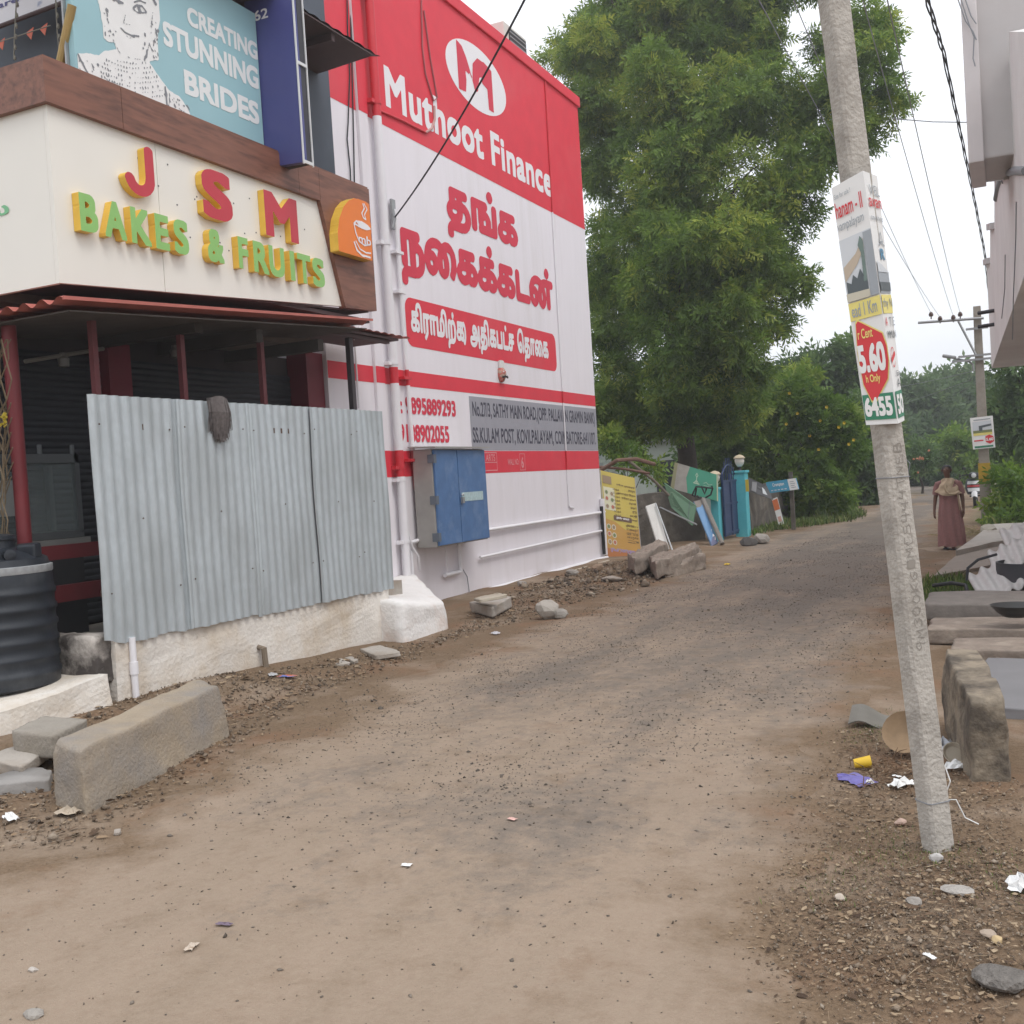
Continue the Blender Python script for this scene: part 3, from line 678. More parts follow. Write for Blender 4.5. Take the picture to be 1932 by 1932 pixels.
# fence of corrugated sheets
fn = thing('tin_fence', (XF, 8.2, .6), 'tall fence of grey corrugated tin sheets on the yard wall', 'fence')
seams = [gx(p, 760, XF)[1] for p in (167, 328, 462, 578, 662, 718)]
rg = np.random.default_rng(3)
for k, (ya, yb) in enumerate(zip(seams[:-1], seams[1:])):
    L_ = yb-ya+.05; nu = int(L_/.0085); nv = 10; off = .014*(k % 2); zb = .61-.012*k+rg.uniform(-.01, .01); zt = 2.605+rg.uniform(-.006, .006)
    ph = rg.uniform(0, 6)
    def fs(u, v):
        y = ya+L_*u; wv = .0135*math.tanh(1.9*math.sin(2*math.pi*y/.115+ph))
        bl = .006*math.sin(3*y+5*v)+.004*math.sin(9*v+y*7)
        z = zb+(zt-zb)*v
        if v == 0: z += .006*math.sin(y*21)*math.sin(y*3.3)
        if k == 0 and v == 0: z += .05*max(0, math.sin(y*9.5))*(1-u)
        return (XF+off+wv+bl, y, z)
    MB().grid(fs, nu, nv).build('corrugated_sheet', GALV, fn, smooth=True)
    for zz_ in (2.36, 1.6, 1.02):
        for fy in ((.08, .9) if zz_ != 1.6 else (.5,)):
            y = ya+(yb-ya)*fy
            if y < 10.28: MB().lathe((XF+off+.018, y, zz_+rg.uniform(-.03, .03)), [(.007, -.002), (.007, .004), (.003, .006)], 8, R=rotm(0, math.pi/2, 0)).build('screw', RUST, fn)
MB().box(XF-.05, XF-.02, 6.12, 10.3, 2.33, 2.38).box(XF-.05, XF-.02, 6.12, 10.3, 1.0, 1.05).build('rail', RUST, fn)
# straw broom head hooked over the fence
br = thing('mop_head', gx(400, 800, XF+.06), 'shaggy grey broom head hooked over the tin fence', 'broom')
c0 = gx(400, 750, XF+.0); rg = np.random.default_rng(5); mb = MB()
for k in range(420):
    a = rg.uniform(-1, 1); bdp = rg.uniform(0, 1); ln = rg.uniform(.26, .40)*(1-.25*a*a); y = c0[1]+a*.11; sx = .012+.06*bdp
    p0 = V(XF-.02, c0[1]+a*.05, 2.61+.02*bdp); p1 = V(XF+.03+sx*.7, y, 2.625-.03*a*a+.02*bdp); p2 = V(XF+.03+sx, y*1.0+rg.normal()*.012, 2.5); p3 = V(XF+.02+sx*.9, y+rg.normal()*.02+.02, 2.62-ln)
    mb.tube([p0, p1, p2, p3], [.005, .005, .005, .003], 3, cap=False)
mb.build('bristles', M('grey_fibre', (.135, .118, .115), .95, .35, 30), br)
MB().tube([V(XF-.03, c0[1], 2.6), V(XF-.06, c0[1]+.02, 2.2), V(XF-.08, c0[1]+.04, 1.5)], .014, 8).build('handle', WOOD, br)

# ledge and stub of the plinth on the near side
me = sub_mesh(MB().add([(-6.45, 2.6, -.1), (-6.45, 6.06, -.1), (-8.3, 6.06, -.1), (-8.3, 2.6, -.1), (-6.47, 2.6, .12), (-6.47, 6.06, .40), (-8.3, 6.06, .40), (-8.3, 2.6, .12)], [(0, 1, 5, 4), (1, 2, 6, 5), (2, 3, 7, 6), (3, 0, 4, 7), (4, 5, 6, 7), (0, 3, 2, 1)]), 14)
rough_mesh(me, .03, 2.2, 2); rough_mesh(me, .012, 9, 2); link('cement_ledge', me, LIMEW, label='worn whitewashed ledge under the black water tank', cat='ledge')
me = organic(MB().box(-7.9, -6.565, 6.03, 6.24, .3, .70), 12, 2, .02, 4, 4, 6)
link('plinth_block', me, M('blackened_plaster', (.50, .46, .42), .9, .12, 6, .4, 30, col2=(.07, .06, .055), thr=(.44, .60), scale2=2.4), label='blackened plaster plinth end between water tank and tin fence', cat='plinth')

# shop body
sb = thing('shop', (-8.9, 8.5, 0), 'dark shuttered bakery shop front behind the tin fence', 'shop')
MB().box(-12, -6.76, 6.36, 10.99, -.1, .60).build('floor_slab', CONC2, sb)
MB().box(-12, -8.0, 5.0, 10.98, .6, 3.4).build('wall', M('dark_plaster', (.045, .035, .035), .8, .2), sb)
def shutter(y0, y1):
    n_ = 40
    def f(u, v):
        z = .62+2.55*v; return (-7.955+.012*abs(math.sin(v*n_*math.pi)), y0+(y1-y0)*u, z)
    MB().grid(f, 1, n_*4).build('rolling_shutter', SHUT, sb)
shutter(5.2, 7.62); shutter(7.95, 10.62)
MB().box(-7.99, -7.85, 7.64, 7.93, .6, 3.3).build('pillar', MAROON, sb)
MB().box(-7.99, -7.70, 10.64, 10.985, .6, 3.45).build('pillar', MAROON, sb)
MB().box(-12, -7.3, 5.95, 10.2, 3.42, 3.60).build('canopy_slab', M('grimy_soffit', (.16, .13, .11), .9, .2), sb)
for (px, py) in ((180, 700), (345, 700), (495, 700)):
    p = gx(px, py, -6.82); MB().box(-6.85, -6.80, p[1]-.027, p[1]+.027, .6, 3.36).build('post', DARKIRON, sb)
p = gx(30, 800, -7.3); MB().tube([(-7.3, p[1], .4), (-7.3, p[1], 3.36)], .058, 12).build('post', M('red_painted_post', (.17, .025, .03), .5, .15), sb, smooth=True)
for (px, py, h_) in ((110, 1042, .06), (130, 1118, .07)):
    q_ = gx(px, py, -7.28); MB().box(-7.31, -7.25, q_[1]-.55, q_[1]+.95, q_[2]-h_, q_[2]+h_).build('rail', M('red_rail_paint', (.14, .024, .028), .55, .15), sb)
for k in range(3):
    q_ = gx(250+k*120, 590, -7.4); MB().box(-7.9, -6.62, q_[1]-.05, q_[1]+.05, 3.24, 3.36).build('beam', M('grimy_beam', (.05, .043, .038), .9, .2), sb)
mb = MB(); a, b_ = gx(47, 682, -7.5), gx(195, 658, -7.5); mb.tube([a, b_], .018, 8); mb.build('tube_lamp', M('dusty_tube', (.16, .15, .13), .5, .1), sb)
for (px, py) in ((120, 683), (330, 667)):
    a = gx(px, py, -7.5); MB().lathe(a, [(.001, -.05), (.045, -.04), (.05, .03), (.03, .05), (.03, .08)], 12).build('bulb_lamp', M('dusty_bulb', (.12, .115, .105), .4, .1), sb, smooth=True)
# glass counter
gc = thing('display_counter', (-7.75, 6.3, .6), 'dim glass display counter beside the red post', 'counter')
y0, y1 = 5.35, 6.9; ST = M('dull_counter_frame', (.13, .14, .145), .45, .1, metal=.4)
mb = MB()
for yv_ in (y0, 6.25, y1-.05): mb.box(-7.58, -7.53, yv_, yv_+.05, 1.5, 2.2); mb.box(-7.92, -7.87, yv_, yv_+.05, 1.5, 2.2)
mb.box(-7.92, -7.53, y0, y1, 2.12, 2.2); mb.box(-7.92, -7.53, y0, y1, 1.46, 1.52)
for yv_ in (6.5, 6.85): mb.tube([(-7.55, yv_, 2.2), (-7.55, yv_, 2.28)], .02, 8)
mb.build('frame', ST, gc)
MB().box(-7.55, -7.545, y0+.05, y1-.05, 1.52, 2.12).build('pane', GLASS, gc)
MB().box(-7.92, -7.5, y0-.03, y1+.04, 1.38, 1.455).build('counter_top', M('grey_counter_top', (.20, .20, .19), .5, .1), gc)
MB().box(-7.92, -7.56, y0, y1, .6, 1.378).build('base', M('dark_counter_base', (.03, .03, .033), .7, .1), gc)
MB().box(-7.543, -7.540, 6.05, 6.27, 1.68, 1.98).build('notice', M('faded_notice', (.30, .31, .30), .8, .05), gc)

# awnings
def corr(fn_, name, m, parent, nu, nv): MB().grid(fn_, nu, nv).build(name, m, parent, smooth=True)
sa = thing('shop_awning', (-7.4, 8, 3.2), 'red corrugated awning sheet below the bakery sign', 'awning')
def f1(u, v):
    x = -9.0+(2.62)*u; y = 5.80+4.3*v; return (x, y, 3.29+.34*v*.9+.026*math.sin(x*2*math.pi/.19)-.03*(1-u))
corr(f1, 'corrugated_sheet', TERRA, sa, 100, 6)
MB().prism([(-9., 5.90, 3.225), (-6.42, 5.90, 3.225), (-6.42, 10.05, 3.52), (-9., 10.05, 3.52)], (0, 0, -.012)).build('shade_sheet', M('underside_shade', (.07, .058, .05), .9, .25, 5), sa)  # dark sheet added below the awning; the shade underneath is put into its colour
MB().prism([(-6.375, 5.80, 3.285), (-6.375, 10.1, 3.60), (-6.375, 10.1, 3.625), (-6.375, 5.80, 3.313)], (.012, 0, 0)).build('edge_trim', TERRA, sa)
s2 = thing('side_awning', (-7.0, 11.0, 2.6), 'small rusty tiled awning on a dark post beside the white wall', 'awning')
def f2(u, v):
    y = 9.95+1.62*u; x = -7.55+.80*v; return (x, y, 3.66-.075*v+.022*abs(math.sin(y*math.pi/.17)))
corr(f2, 'corrugated_sheet', TERRA, s2, 90, 5)
MB().box(-7.5, -6.80, 9.95, 11.35, 3.545, 3.575).box(-6.9, -6.84, 9.9, 11.2, 3.50, 3.54).build('frame', DKBROWN, s2)
MB().box(-6.93, -6.87, 10.36, 10.43, .6, 3.5).build('post', M('dark_grey_post', (.055, .045, .05), .6, .1), s2)
mb = MB(); mb.tube([gx(681, 598, -7.3), gx(678, 620, -7.2), gx(668, 640, -7.1)], .012, 6); mb.obox(gx(667, 612, -7.6), (.05, .08, .11)); mb.build('cable_box', PVCW, s2)
MB().tube([gx(668, 625, -7.62), gx(672, 690, -7.62), gx(677, 770, -7.62)], .012, 6).build('cable', PVCW, s2)

# sign canopy of the bakery
sg = thing('shop_sign', (-7, 8, 3.4), 'ivory and wood shop sign with raised red and green letters', 'sign')
ZB0, ZB1 = 3.44, 3.73
yL, yR, ztop = 5.90, 10.33, 5.13
zb = lambda y: ZB0+(ZB1-ZB0)*min(1, (y-yL)/(9.7-yL))
c1, c2 = gx(599, 381, XF)[1:], gx(645, 578, XF)[1:]
def panel(poly, m, name='panel', x=XF, t=.04): MB().prism([(x-t, a, b_) for a, b_ in poly], (t, 0, 0)).build(name, m, sg)
ys1 = gx(307, 480, XF)[1]
panel([(yL, zb(yL)), (ys1-.003, zb(ys1)), (ys1-.003, 4.81), (yL, 4.81)], ACP)
panel([(ys1+.003, zb(ys1)), (c2[0], c2[1]), (c1[0]-.01, 4.81), (ys1+.003, 4.81)], ACP)
bz = 4.795
for (ya, yb) in ((yL-.05, 6.62), (6.625, 9.0), (9.005, 9.36)): panel([(ya, bz), (yb, bz), (yb, ztop), (ya, ztop)], WOOD, 'wood_panel', XF+.05, .085)
panel([(9.365, bz), (c1[0]-.02, bz), (c2[0], zb(c2[0])-.02), (yR, 3.75), (yR, ztop), (9.365, ztop)], WOOD, 'wood_panel', XF+.05, .085)
# return face towards the near side
MB().box(-9.6, XF-.042, yL, yL+.04, ZB0, 4.81).build('panel', ACP, sg)
MB().box(-9.6, XF-.036, yL-.05, yL+.03, bz, ztop).build('wood_panel', WOOD, sg)
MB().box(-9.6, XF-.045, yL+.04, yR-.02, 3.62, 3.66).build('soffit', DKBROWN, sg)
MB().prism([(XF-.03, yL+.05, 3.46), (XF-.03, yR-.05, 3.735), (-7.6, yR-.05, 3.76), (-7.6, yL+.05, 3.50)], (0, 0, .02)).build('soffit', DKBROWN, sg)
MB().box(-9.6, XF+.04, yL-.04, yR-.01, ztop+.002, ztop+.02).build('top_cover', WOOD, sg)
# raised letters
XL = XF+.075; lf = Face((XL, 0, 0), (0, 1, 0), (0, 0, 1), (1, 0, 0))
def letter(ch, p0, p1, zt, zb_, m):
    sh = Shape([], [([(.62, 1), (.62, .38)]+arc(.36, .38, .26, .30, 0, -165, 12), .24)], res=80) if ch == 'J' else Shape(font_loops(ch), bold=.055, res=90, square=True)
    mb = MB()
    a, b_ = gx(p0, 420, XL)[1], gx(p1, 440, XL)[1]
    sh.put(mb, lambda u, v: lf.at(u, v), (a, b_, zb_, zt), side=(-.073, 0, 0))
    mb.build('letter', [m, YEL], sg)
zA, zB_ = gx(275, 276, XL)[2], gx(283, 375, XL)[2]
letter('J', 242, 299, zA, zB_, REDL); letter('S', 386, 442, zA, zB_-.01, REDL); letter('M', 501, 563, gx(503, 359, XL)[2], gx(507, 444, XL)[2], REDL)
zA, zB_ = gx(153, 363, XL)[2], gx(156, 435, XL)[2]
for ch, a, b_ in (('B', 152, 187), ('A', 198, 239), ('K', 247, 285), ('E', 292, 319), ('S', 327, 355), ('&', 389, 420), ('F', 446, 466), ('R', 474, 503), ('U', 503, 533), ('I', 542, 552), ('T', 556, 582), ('S', 584, 607)):
    letter(ch, a, b_, zA, zB_, GRNL)
# Tamil letter on the return face, cut by the edge of the frame
rf = Face((0, yL-.002, 0), (1, 0, 0), (0, 0, 1), (0, -1, 0)); a, b_ = gy(-30, 415, yL), gy(17, 385, yL)
rf.mark(Shape(font_loops('ல'), bold=.06, res=50), (a[0], b_[0], a[2], b_[2]), 'letter', M('soft_green_letter', (.20, .50, .27), .5, .05), sg, .004)
# cup emblem: thick orange board with a flat right side
XE = XF+.16; ef = Face((XE, 0, 0), (0, 1, 0), (0, 0, 1), (1, 0, 0))
def ep(*pp): return [tuple(gx(a, b_, XE)[1:]) for a, b_ in pp]
op = np.array(ep((639, 473), (637, 440), (640, 412), (648, 390), (658, 378), (668, 374), (680, 376), (696, 384), (700, 430), (703, 493)))
mb = MB(); sh = Shape([op], res=80, soft=1); sh.put(mb, lambda u, v: ef.at(u, v), None, side=(-.108, 0, 0)); mb.build('emblem_board', [ORANGE, YEL], sg)
cup = ep((667, 421), (671, 440), (677, 455), (687, 463), (696, 462)); rim = ep((667, 421), (672, 417), (682, 419), (693, 426), (698, 432), (690, 433), (678, 428), (667, 421))
stm = ep((684, 385), (687, 393), (682, 402), (685, 411), (689, 414)); stm2 = ep((686, 384), (692, 395), (687, 405), (690, 415)); sau = ep((668, 457), (673, 472), (683, 482), (698, 486)); sau2 = ep((671, 455), (679, 470), (690, 477), (699, 478))
wd = .018
em2 = Shape([np.array(ep((672, 419), (682, 420), (697, 431), (690, 432), (678, 427)))], [(cup, wd), (rim, wd), (stm, wd), (stm2, wd*.8), (sau, wd*1.3), (sau2, wd*.9)], res=110); mb = MB(); em2.put(mb, lambda u, v: ef.at(u, v, .004)); ef._b(mb, 'emblem_print', WLET, sg)
a, b_ = ep((677, 452)), ep((697, 441)); ef.mark(text('mb', .02, 50), (ep((676, 455))[0][0], ep((699, 455))[0][0], ep((676, 457))[0][1], ep((676, 441))[0][1]), 'emblem_print', WLET, sg, .006)
rg = np.random.default_rng(2)
mb = MB()
for k in range(26):
    y, z = rg.uniform(6.2, 9.2), rg.uniform(3.9, 4.7); mb.box(XF+.001, XF+.004, y, y+.012, z, z+.012)
mb.build('drill_mark', INK, sg)

# ================================================================ upper storey above the bakery
ub = thing('upper_storey', (-9, 9, 5.2), 'dark upper storey and shed roof above the bakery sign', 'building')
MB().box(-12, -7.3, 7.2, 10.95, 5.16, 8.2).build('wall', M('dark_slate_paint', (.085, .10, .125), .7, .1), ub)
tip, tip0, inn = gx(718, 107, -6.35), gx(560, 0, -6.35), gx(605, 152, -7.62)
def f3(u, v):
    y = 5.9+(tip[1]-5.9)*u; x = -7.75+1.40*v; return (x, y, 6.98-.30*v+.02*abs(math.sin(y*math.pi/.21)))
corr(f3, 'roof_sheet', DKBROWN, ub, 130, 6)
MB().prism([(-6.36, 5.9, 6.66), (-6.36, tip[1]-.15, 6.66), (-7.3, tip[1]+.1, 6.74), (-7.3, 5.9, 6.74)], (0, 0, .015)).build('soffit', M('brown_soffit', (.10, .07, .068), .8, .15), ub)
for y_ in (8.9, 9.7): MB().box(-7.3, -6.4, y_, y_+.06, 6.58, 6.66).build('bracket', DKBROWN, ub)
# bride poster board
XB = -6.62
bb = thing('billboard', (XB-.05, 7.5, 5.16), 'pale blue billboard with a bride portrait and white capitals', 'billboard')
yb0, yb1 = 6.33, 8.69
MB().box(XB-.06, XB, yb0, yb1, 5.16, 6.54).build('board', CYAN, bb)
bf = Face((XB, 0, 0), (0, 1, 0), (0, 0, 1), (1, 0, 0))
def bp_(*pp): return [tuple(gx(a, b_, XB)[1:]) for a, b_ in pp]
for t, (xa, ya), (xb, yb_), hpx in (('CREATING', (354, 46), (486, 113), 40), ('STUNNING', (309, 84), (488, 168), 52), ('BRIDES', (349, 176), (489, 231), 52)):
    A, Bq = gx(xa, ya, XB), gx(xb, yb_, XB); zb1 = gx(xa, ya, XB)[2]; zt1 = gx(xa, ya-hpx*.86, XB)[2]
    bf.mark(text(t, .055, 60), (A[1], Bq[1], zb1, zt1), 'printed_lettering', M('white_print', (.76, .78, .78), .5, .03), bb, .003)
PRT = M('pale_portrait_print', (.80, .80, .79), .5, .04, 6)
PRG = M('grey_line_print', (.22, .23, .25), .6, .15)
por = bp_((181, -10), (187, 10), (193, 45), (195, 57), (195, 72), (204, 79), (216, 80), (219, 93), (196, 96), (186, 104), (165, 100), (146, 101), (147, 128), (150, 134), (210, 165), (290, 197), (361, 225), (352, 203), (338, 182), (318, 170), (303, 150), (288, 128), (280, 116), (290, 113), (298, 114), (297, 100), (296, 60), (300, 40), (297, -10))
bf.mark(Shape([np.array(por)], res=100), (min(p[0] for p in por), max(p[0] for p in por), max(5.17, min(p[1] for p in por)), min(6.5, max(p[1] for p in por))), 'printed_portrait', PRT, bb, .003)
st_ = []; lw = .009
def S(w_, *pp): st_.append((bp_(*[(a/4, b_/4) for a, b_ in pp]), w_))
rg = np.random.default_rng(9)
S(lw*.8, (795, 60), (815, 180), (850, 300), (900, 400), (980, 440), (1060, 450), (1108, 400), (1135, 270), (1150, 90))          # jaw line
S(lw*1.9, (1000, 62), (1030, 40), (1070, 48), (1102, 92)); S(lw*1.2, (1002, 70), (1040, 98), (1102, 95)); S(lw*4.2, (1046, 66), (1052, 82)); S(lw*1.5, (1008, 18), (1050, 4), (1098, 24))
S(lw*1.9, (842, -8), (880, 2), (925, 24)); S(lw*3.6, (884, 2), (890, 10)); S(lw*.7, (850, 6), (885, 26), (922, 28))
S(lw*.8, (955, 60), (935, 150), (928, 172), (945, 182), (985, 190)); S(lw*1.6, (908, 212), (940, 245), (985, 268), (1045, 274)); S(lw*.8, (935, 262), (975, 288), (1015, 284)); S(lw*2.4, (1090, 255), (1092, 270)); S(lw*2.2, (1090, 325), (1088, 340)); S(lw*1.8, (1078, 362), (1078, 372)); S(lw*.6, (1072, 225), (1092, 262))
S(lw*3.5, (1152, -8), (1172, 30)); S(lw*2.0, (1106, 380), (1104, 425), (1085, 450)); S(lw*1.6, (1170, 215), (1182, 270)); S(lw*.8, (1125, 330), (1150, 400), (1192, 450), (1180, 330))
def ticks(n_, fx, w_, dx=(0, 8), dy=(6, 16)):
    for k in range(n_):
        x, y = fx(); S(lw*w_*rg.uniform(.7, 1.3), (x, y), (x+rg.uniform(*dx), y+rg.uniform(*dy)))
ticks(60, lambda: (rg.uniform(1132, 1196), rg.uniform(130, 450)), .7); ticks(40, lambda: (rg.uniform(782, 872), rg.uniform(222, 306)), .6); ticks(26, lambda: (rg.uniform(772, 815), rg.uniform(40, 200)), .6)
for row_ in range(8):                                        # broad bead collar
    n_ = 15+row_*2
    for k in range(n_):
        t = (k+.5*(row_ % 2))/n_; x = 768+20*row_*t+350*t+6*row_*(t-.4); y = 395+34*row_+70*t+60*math.sin(t*math.pi)*(.6+.05*row_); S(lw*rg.uniform(.8, 1.5), (x, y), (x+rg.uniform(-3, 6), y+rg.uniform(10, 20)))
S(lw*1.8, (585, 410), (625, 490), (668, 570)); S(lw*.8, (598, 430), (590, 500), (612, 545)); S(lw*2.4, (1244, 660), (1252, 740), (1258, 822)); S(lw, (1272, 680), (1276, 760), (1268, 815))
ticks(60, lambda: (lambda x: (x, rg.uniform(690, 800)+(x-1280)*.55))(rg.uniform(1280, 1425)), .9); ticks(34, lambda: (lambda x: (x, rg.uniform(420, 520)+(x-620)*.35))(rg.uniform(620, 800)), .6, (4, 14), (10, 26))
S(lw*.6, (800, 610), (860, 622), (910, 650)); S(lw*.5, (680, 440), (690, 540), (760, 600)); S(lw*.5, (720, 420), (740, 520), (800, 600))
sh = Shape([], st_, res=150); mb = MB(); sh.put(mb, lambda u, v: bf.at(u, min(max(v, 5.17), 6.53), .006)); bf._b(mb, 'printed_lines', PRG, bb, kind='stuff')
MB().box(XB-.08, XB-.062, yb0-.03, yb1+.02, 5.16, 6.57).build('back_frame', METAL, bb)
# projecting navy board
YB = 8.70
nb = thing('projecting_sign', (-6.5, YB, 5.0), 'tall narrow navy sign board projecting over the bakery sign', 'sign')
xo = -6.17
def nav(z): return 0.
MB().prism([(-6.75, YB, 5.02), (xo, YB, 4.985), (xo-.01, YB, 7.2), (-6.75, YB, 7.2)], (0, .07, 0)).build('board', NAVY, nb)
mb = MB(); mb.box(xo+.001, xo+.014, YB-.005, YB+.012, 4.97, 7.2); mb.box(xo+.001, xo+.014, YB+.15, YB+.165, 4.97, 7.2)
for z in (4.98, 5.95, 6.9): mb.box(xo+.001, xo+.014, YB+.012, YB+.15, z, z+.03)
mb.build('side_frame', M('white_frame_edge', (.66, .67, .68), .5, .05), nb)
MB().box(-6.7, xo-.003, YB+.072, YB+.16, 5.0, 7.2).build('backing', M('dark_backing', (.06, .06, .07), .8, .1), nb)
nf = Face((0, YB, 0), (1, 0, 0), (0, 0, 1), (0, -1, 0)); a = gy(483, 40, YB); b_ = gy(505, 14, YB)
nf.mark(text('62', .03, 40), (a[0]-.02, b_[0], a[2], b_[2]), 'printed_lettering', WLET, nb, .003)
# upper left corner: hanging banner, yellow pole, strings of festoon
hb = thing('fabric_banner', gy(20, 40, 6.9), 'white and blue cloth banner hanging in the upper left corner', 'banner')
a, b_, c_, d_ = (gy(x, y, 6.9) for x, y in ((-60, -60), (118, -60), (118, 2), (-60, 70)))
MB().prism([a, b_, c_, d_], (0, .01, 0)).build('cloth', M('white_banner_cloth', (.70, .70, .74), .6, .06, 3, col2=(.22, .27, .42), thr=(.55, .62), scale2=2.2), hb)
MB().tube([gy(-60, 72, 6.9), gy(122, 4, 6.9)], .02, 8).build('rod', DKBROWN, hb)
a = gy(0, 10, 6.89); hf = Face((0, 6.9, 0), (1, 0, 0), (0, 0, 1), (0, -1, 0)); b_ = gy(34, -6, 6.89)
hf.mark(text('are', .04, 40), (a[0]-.05, b_[0], a[2]-.02, b_[2]), 'printed_lettering', M('navy_print', (.07, .07, .2), .5, .05), hb, .004)
MB().tube([gy(136, 10, 6.32), gy(113, 122, 6.32)], .035, 10).build('prop_pole', M('yellow_bamboo', (.36, .25, .09), .6, .15, 9), label='slanting yellow pole at the near end of the billboard', cat='pole')
mb = MB(); 
mb.box(-12, -7.0, 5.95, 10.9, 6.985, 7.0)
FST = M('festoon_wire', (.25, .24, .2), .7, .2); FLO = M('orange_flag', (.62, .16, .10), .7, .1)
for nme, x0, x1 in (('light_string', 31, 26), ('light_string', 105, 113)):
    t = thing(nme, gy(x1, 115, 6.6), 'thin string of tiny lamps beside the %s' % ('cloth banner' if x0 < 60 else 'slanting yellow pole'), 'string')
    MB().tube([gy(x0, 0, 6.6), gy((x0+x1)/2-1, 60, 6.6), gy(x1, 112, 6.6)], .006, 5).build('wire', FST, t)
    for k in range(6):
        q_ = gy(x0+(x1-x0)*k/5+2, 8+20*k, 6.6); MB().lathe(q_, [(.002, -.03), (.012, -.012), (.008, .012), (.002, .02)], 6).build('bulb', FST, t)
bt = thing('bunting', gy(60, 60, 6.75), 'row of small orange flags under the cloth banner', 'bunting')
MB().tube([gy(-10, 82, 6.75), gy(40, 66, 6.75), gy(95, 48, 6.75)], .005, 5).build('wire', FST, bt)
for (x, y) in ((2, 80), (56, 60), (82, 52)):
    q_ = gy(x, y, 6.75); MB().prism([q_+V(-.05, 0, 0), q_+V(.05, 0, .03), q_+V(.01, 0, -.07)], (0, .004, 0)).build('flag', FLO, bt)

# water tank
tk = thing('water_tank', (-7.17, 5.66, .36), 'black ribbed plastic water tank on the whitewashed ledge', 'tank')
prof = [(.40, 0), (.425, .02)]
for k in range(6):
    z = .08+.125*k; prof += [(.425, z), (.437, z+.015), (.437, z+.04), (.425, z+.055), (.422, z+.09)]
prof += [(.42, .86), (.415, .88)]
c = (-7.17, 5.66, .36)
MB().lathe(c, prof, 40).build('body', BLACKP, tk, smooth=True)
MB().lathe((c[0], c[1], c[2]+.88), [(.42, 0), (.425, .01), (.425, .055), (.41, .06)], 40).build('rim', M('worn_rim', (.32, .33, .34), .6, .25, 25), tk, smooth=True)
MB().lathe((c[0], c[1], c[2]+.94), [(.405, 0), (.39, .05), (.30, .10), (.17, .14), (.165, .20), (.05, .205)], 32).build('shoulder', BLACKP, tk, smooth=True)
MB().lathe((c[0], c[1], c[2]+1.145), [(.18, 0), (.18, .03), (.05, .05)], 24).build('lid', BLACKP, tk, smooth=True)
for k in range(6):
    t = k*math.pi/3+.35; MB().obox((c[0]+.30*math.cos(t), c[1]+.30*math.sin(t), c[2]+1.04), (.16, .10, .12), rotm(0, 0, t)).build('shoulder_rib', BLACKP, tk, bevel=.02)
MB().lathe((c[0]+.33*math.cos(-.35), c[1]+.33*math.sin(-.35), c[2]+1.03), [(.045, 0), (.045, .05), (.02, .055)], 14, R=rotm(0, math.pi/2, -.35)).build('outlet_cap', BLACKP, tk)
# dry creeper by the red post
cr_ = thing('dry_creeper', gy(8, 1000, 6.0), 'bare twisted creeper stems left of the red post', 'plant')
rg = np.random.default_rng(4); mb = MB()
for k in range(7):
    pts = [gy(6+rg.normal()*5+8*math.sin(j*.9+k), 640+j*38, 5.9+.04*k) for j in range(12)]; mb.tube(pts, .007, 4)
for k in range(6):
    a = gy(8, 800+k*28, 5.95); b_ = gy(20+rg.uniform(0, 10), 760+k*28, 5.9); mb.tube([a, b_], .006, 4)
mb.build('stem', M('dry_twig', (.16, .12, .075), .9, .2), cr_)
mb = MB()
for k in range(14): mb.obox(gy(4+rg.uniform(-4, 8), 790+rg.uniform(-10, 14), 5.88), (.03, .004, .02), rotm(*rg.uniform(0, 3, 3)))
mb.build('leaf', M('yellow_leaf', (.42, .32, .03), .6, .2), cr_)
# ================================================================ prints on arbitrary quads
class Quad:
    """bilinear print surface from four corners (bottom left, bottom right, top right, top left)"""
    def __init__(s, bl, br, tr, tl):
        s.c = [np.array(p, float) for p in (bl, br, tr, tl)]
        n = np.cross(s.c[1]-s.c[0], s.c[3]-s.c[0]); n /= np.linalg.norm(n); s.N = n if n@(CAMP-s.c[0]) > 0 else -n
    def at(s, u, v, d=0.):
        a, b_, c_, d_ = s.c; return a*(1-u)*(1-v)+b_*u*(1-v)+c_*u*v+d_*(1-u)*v+s.N*d
    def slab(s, t, name, m, parent=None, **kw):
        P = [s.at(u, v, d) for d in (-t, 0) for u, v in ((0, 0), (1, 0), (1, 1), (0, 1))]
        mb = MB(); mb.add(P, [(3, 2, 1, 0), (4, 5, 6, 7)]+[(i, (i+1) % 4, 4+(i+1) % 4, 4+i) for i in range(4)])
        return mb.build(name, m, parent, **kw)
    def _b(s, mb, name, m, parent): return Face._b(s, mb, name, m, parent)
    def poly(s, pts, name, m, parent, lift=.003): mb = MB(); P = [s.at(u, v, lift) for u, v in pts]; mb.add(P, [tuple(range(len(P)))]); return s._b(mb, name, m, parent)
    def rect(s, u0, u1, v0, v1, name, m, parent, lift=.003): return s.poly([(u0, v0), (u1, v0), (u1, v1), (u0, v1)], name, m, parent, lift)
    def mark(s, shp, rect, name, m, parent, lift=.005, flip=False):
        u0, u1, v0, v1 = rect; mb = MB(); f = (lambda u, v: s.at(u0+u1-u, v0+v1-v, lift)) if flip else (lambda u, v: s.at(u, v, lift))
        shp.put(mb, f, rect); return s._b(mb, name, m, parent)
def flat(name, c, **kw): return M(name, c, .5, .06, 3, **kw)
P_RED = flat('poster_red', (.62, .05, .06)); P_YEL = flat('poster_yellow', (.78, .68, .22)); P_GRN = flat('poster_green', (.045, .22, .13)); P_WHT = flat('poster_white', (.77, .77, .76))
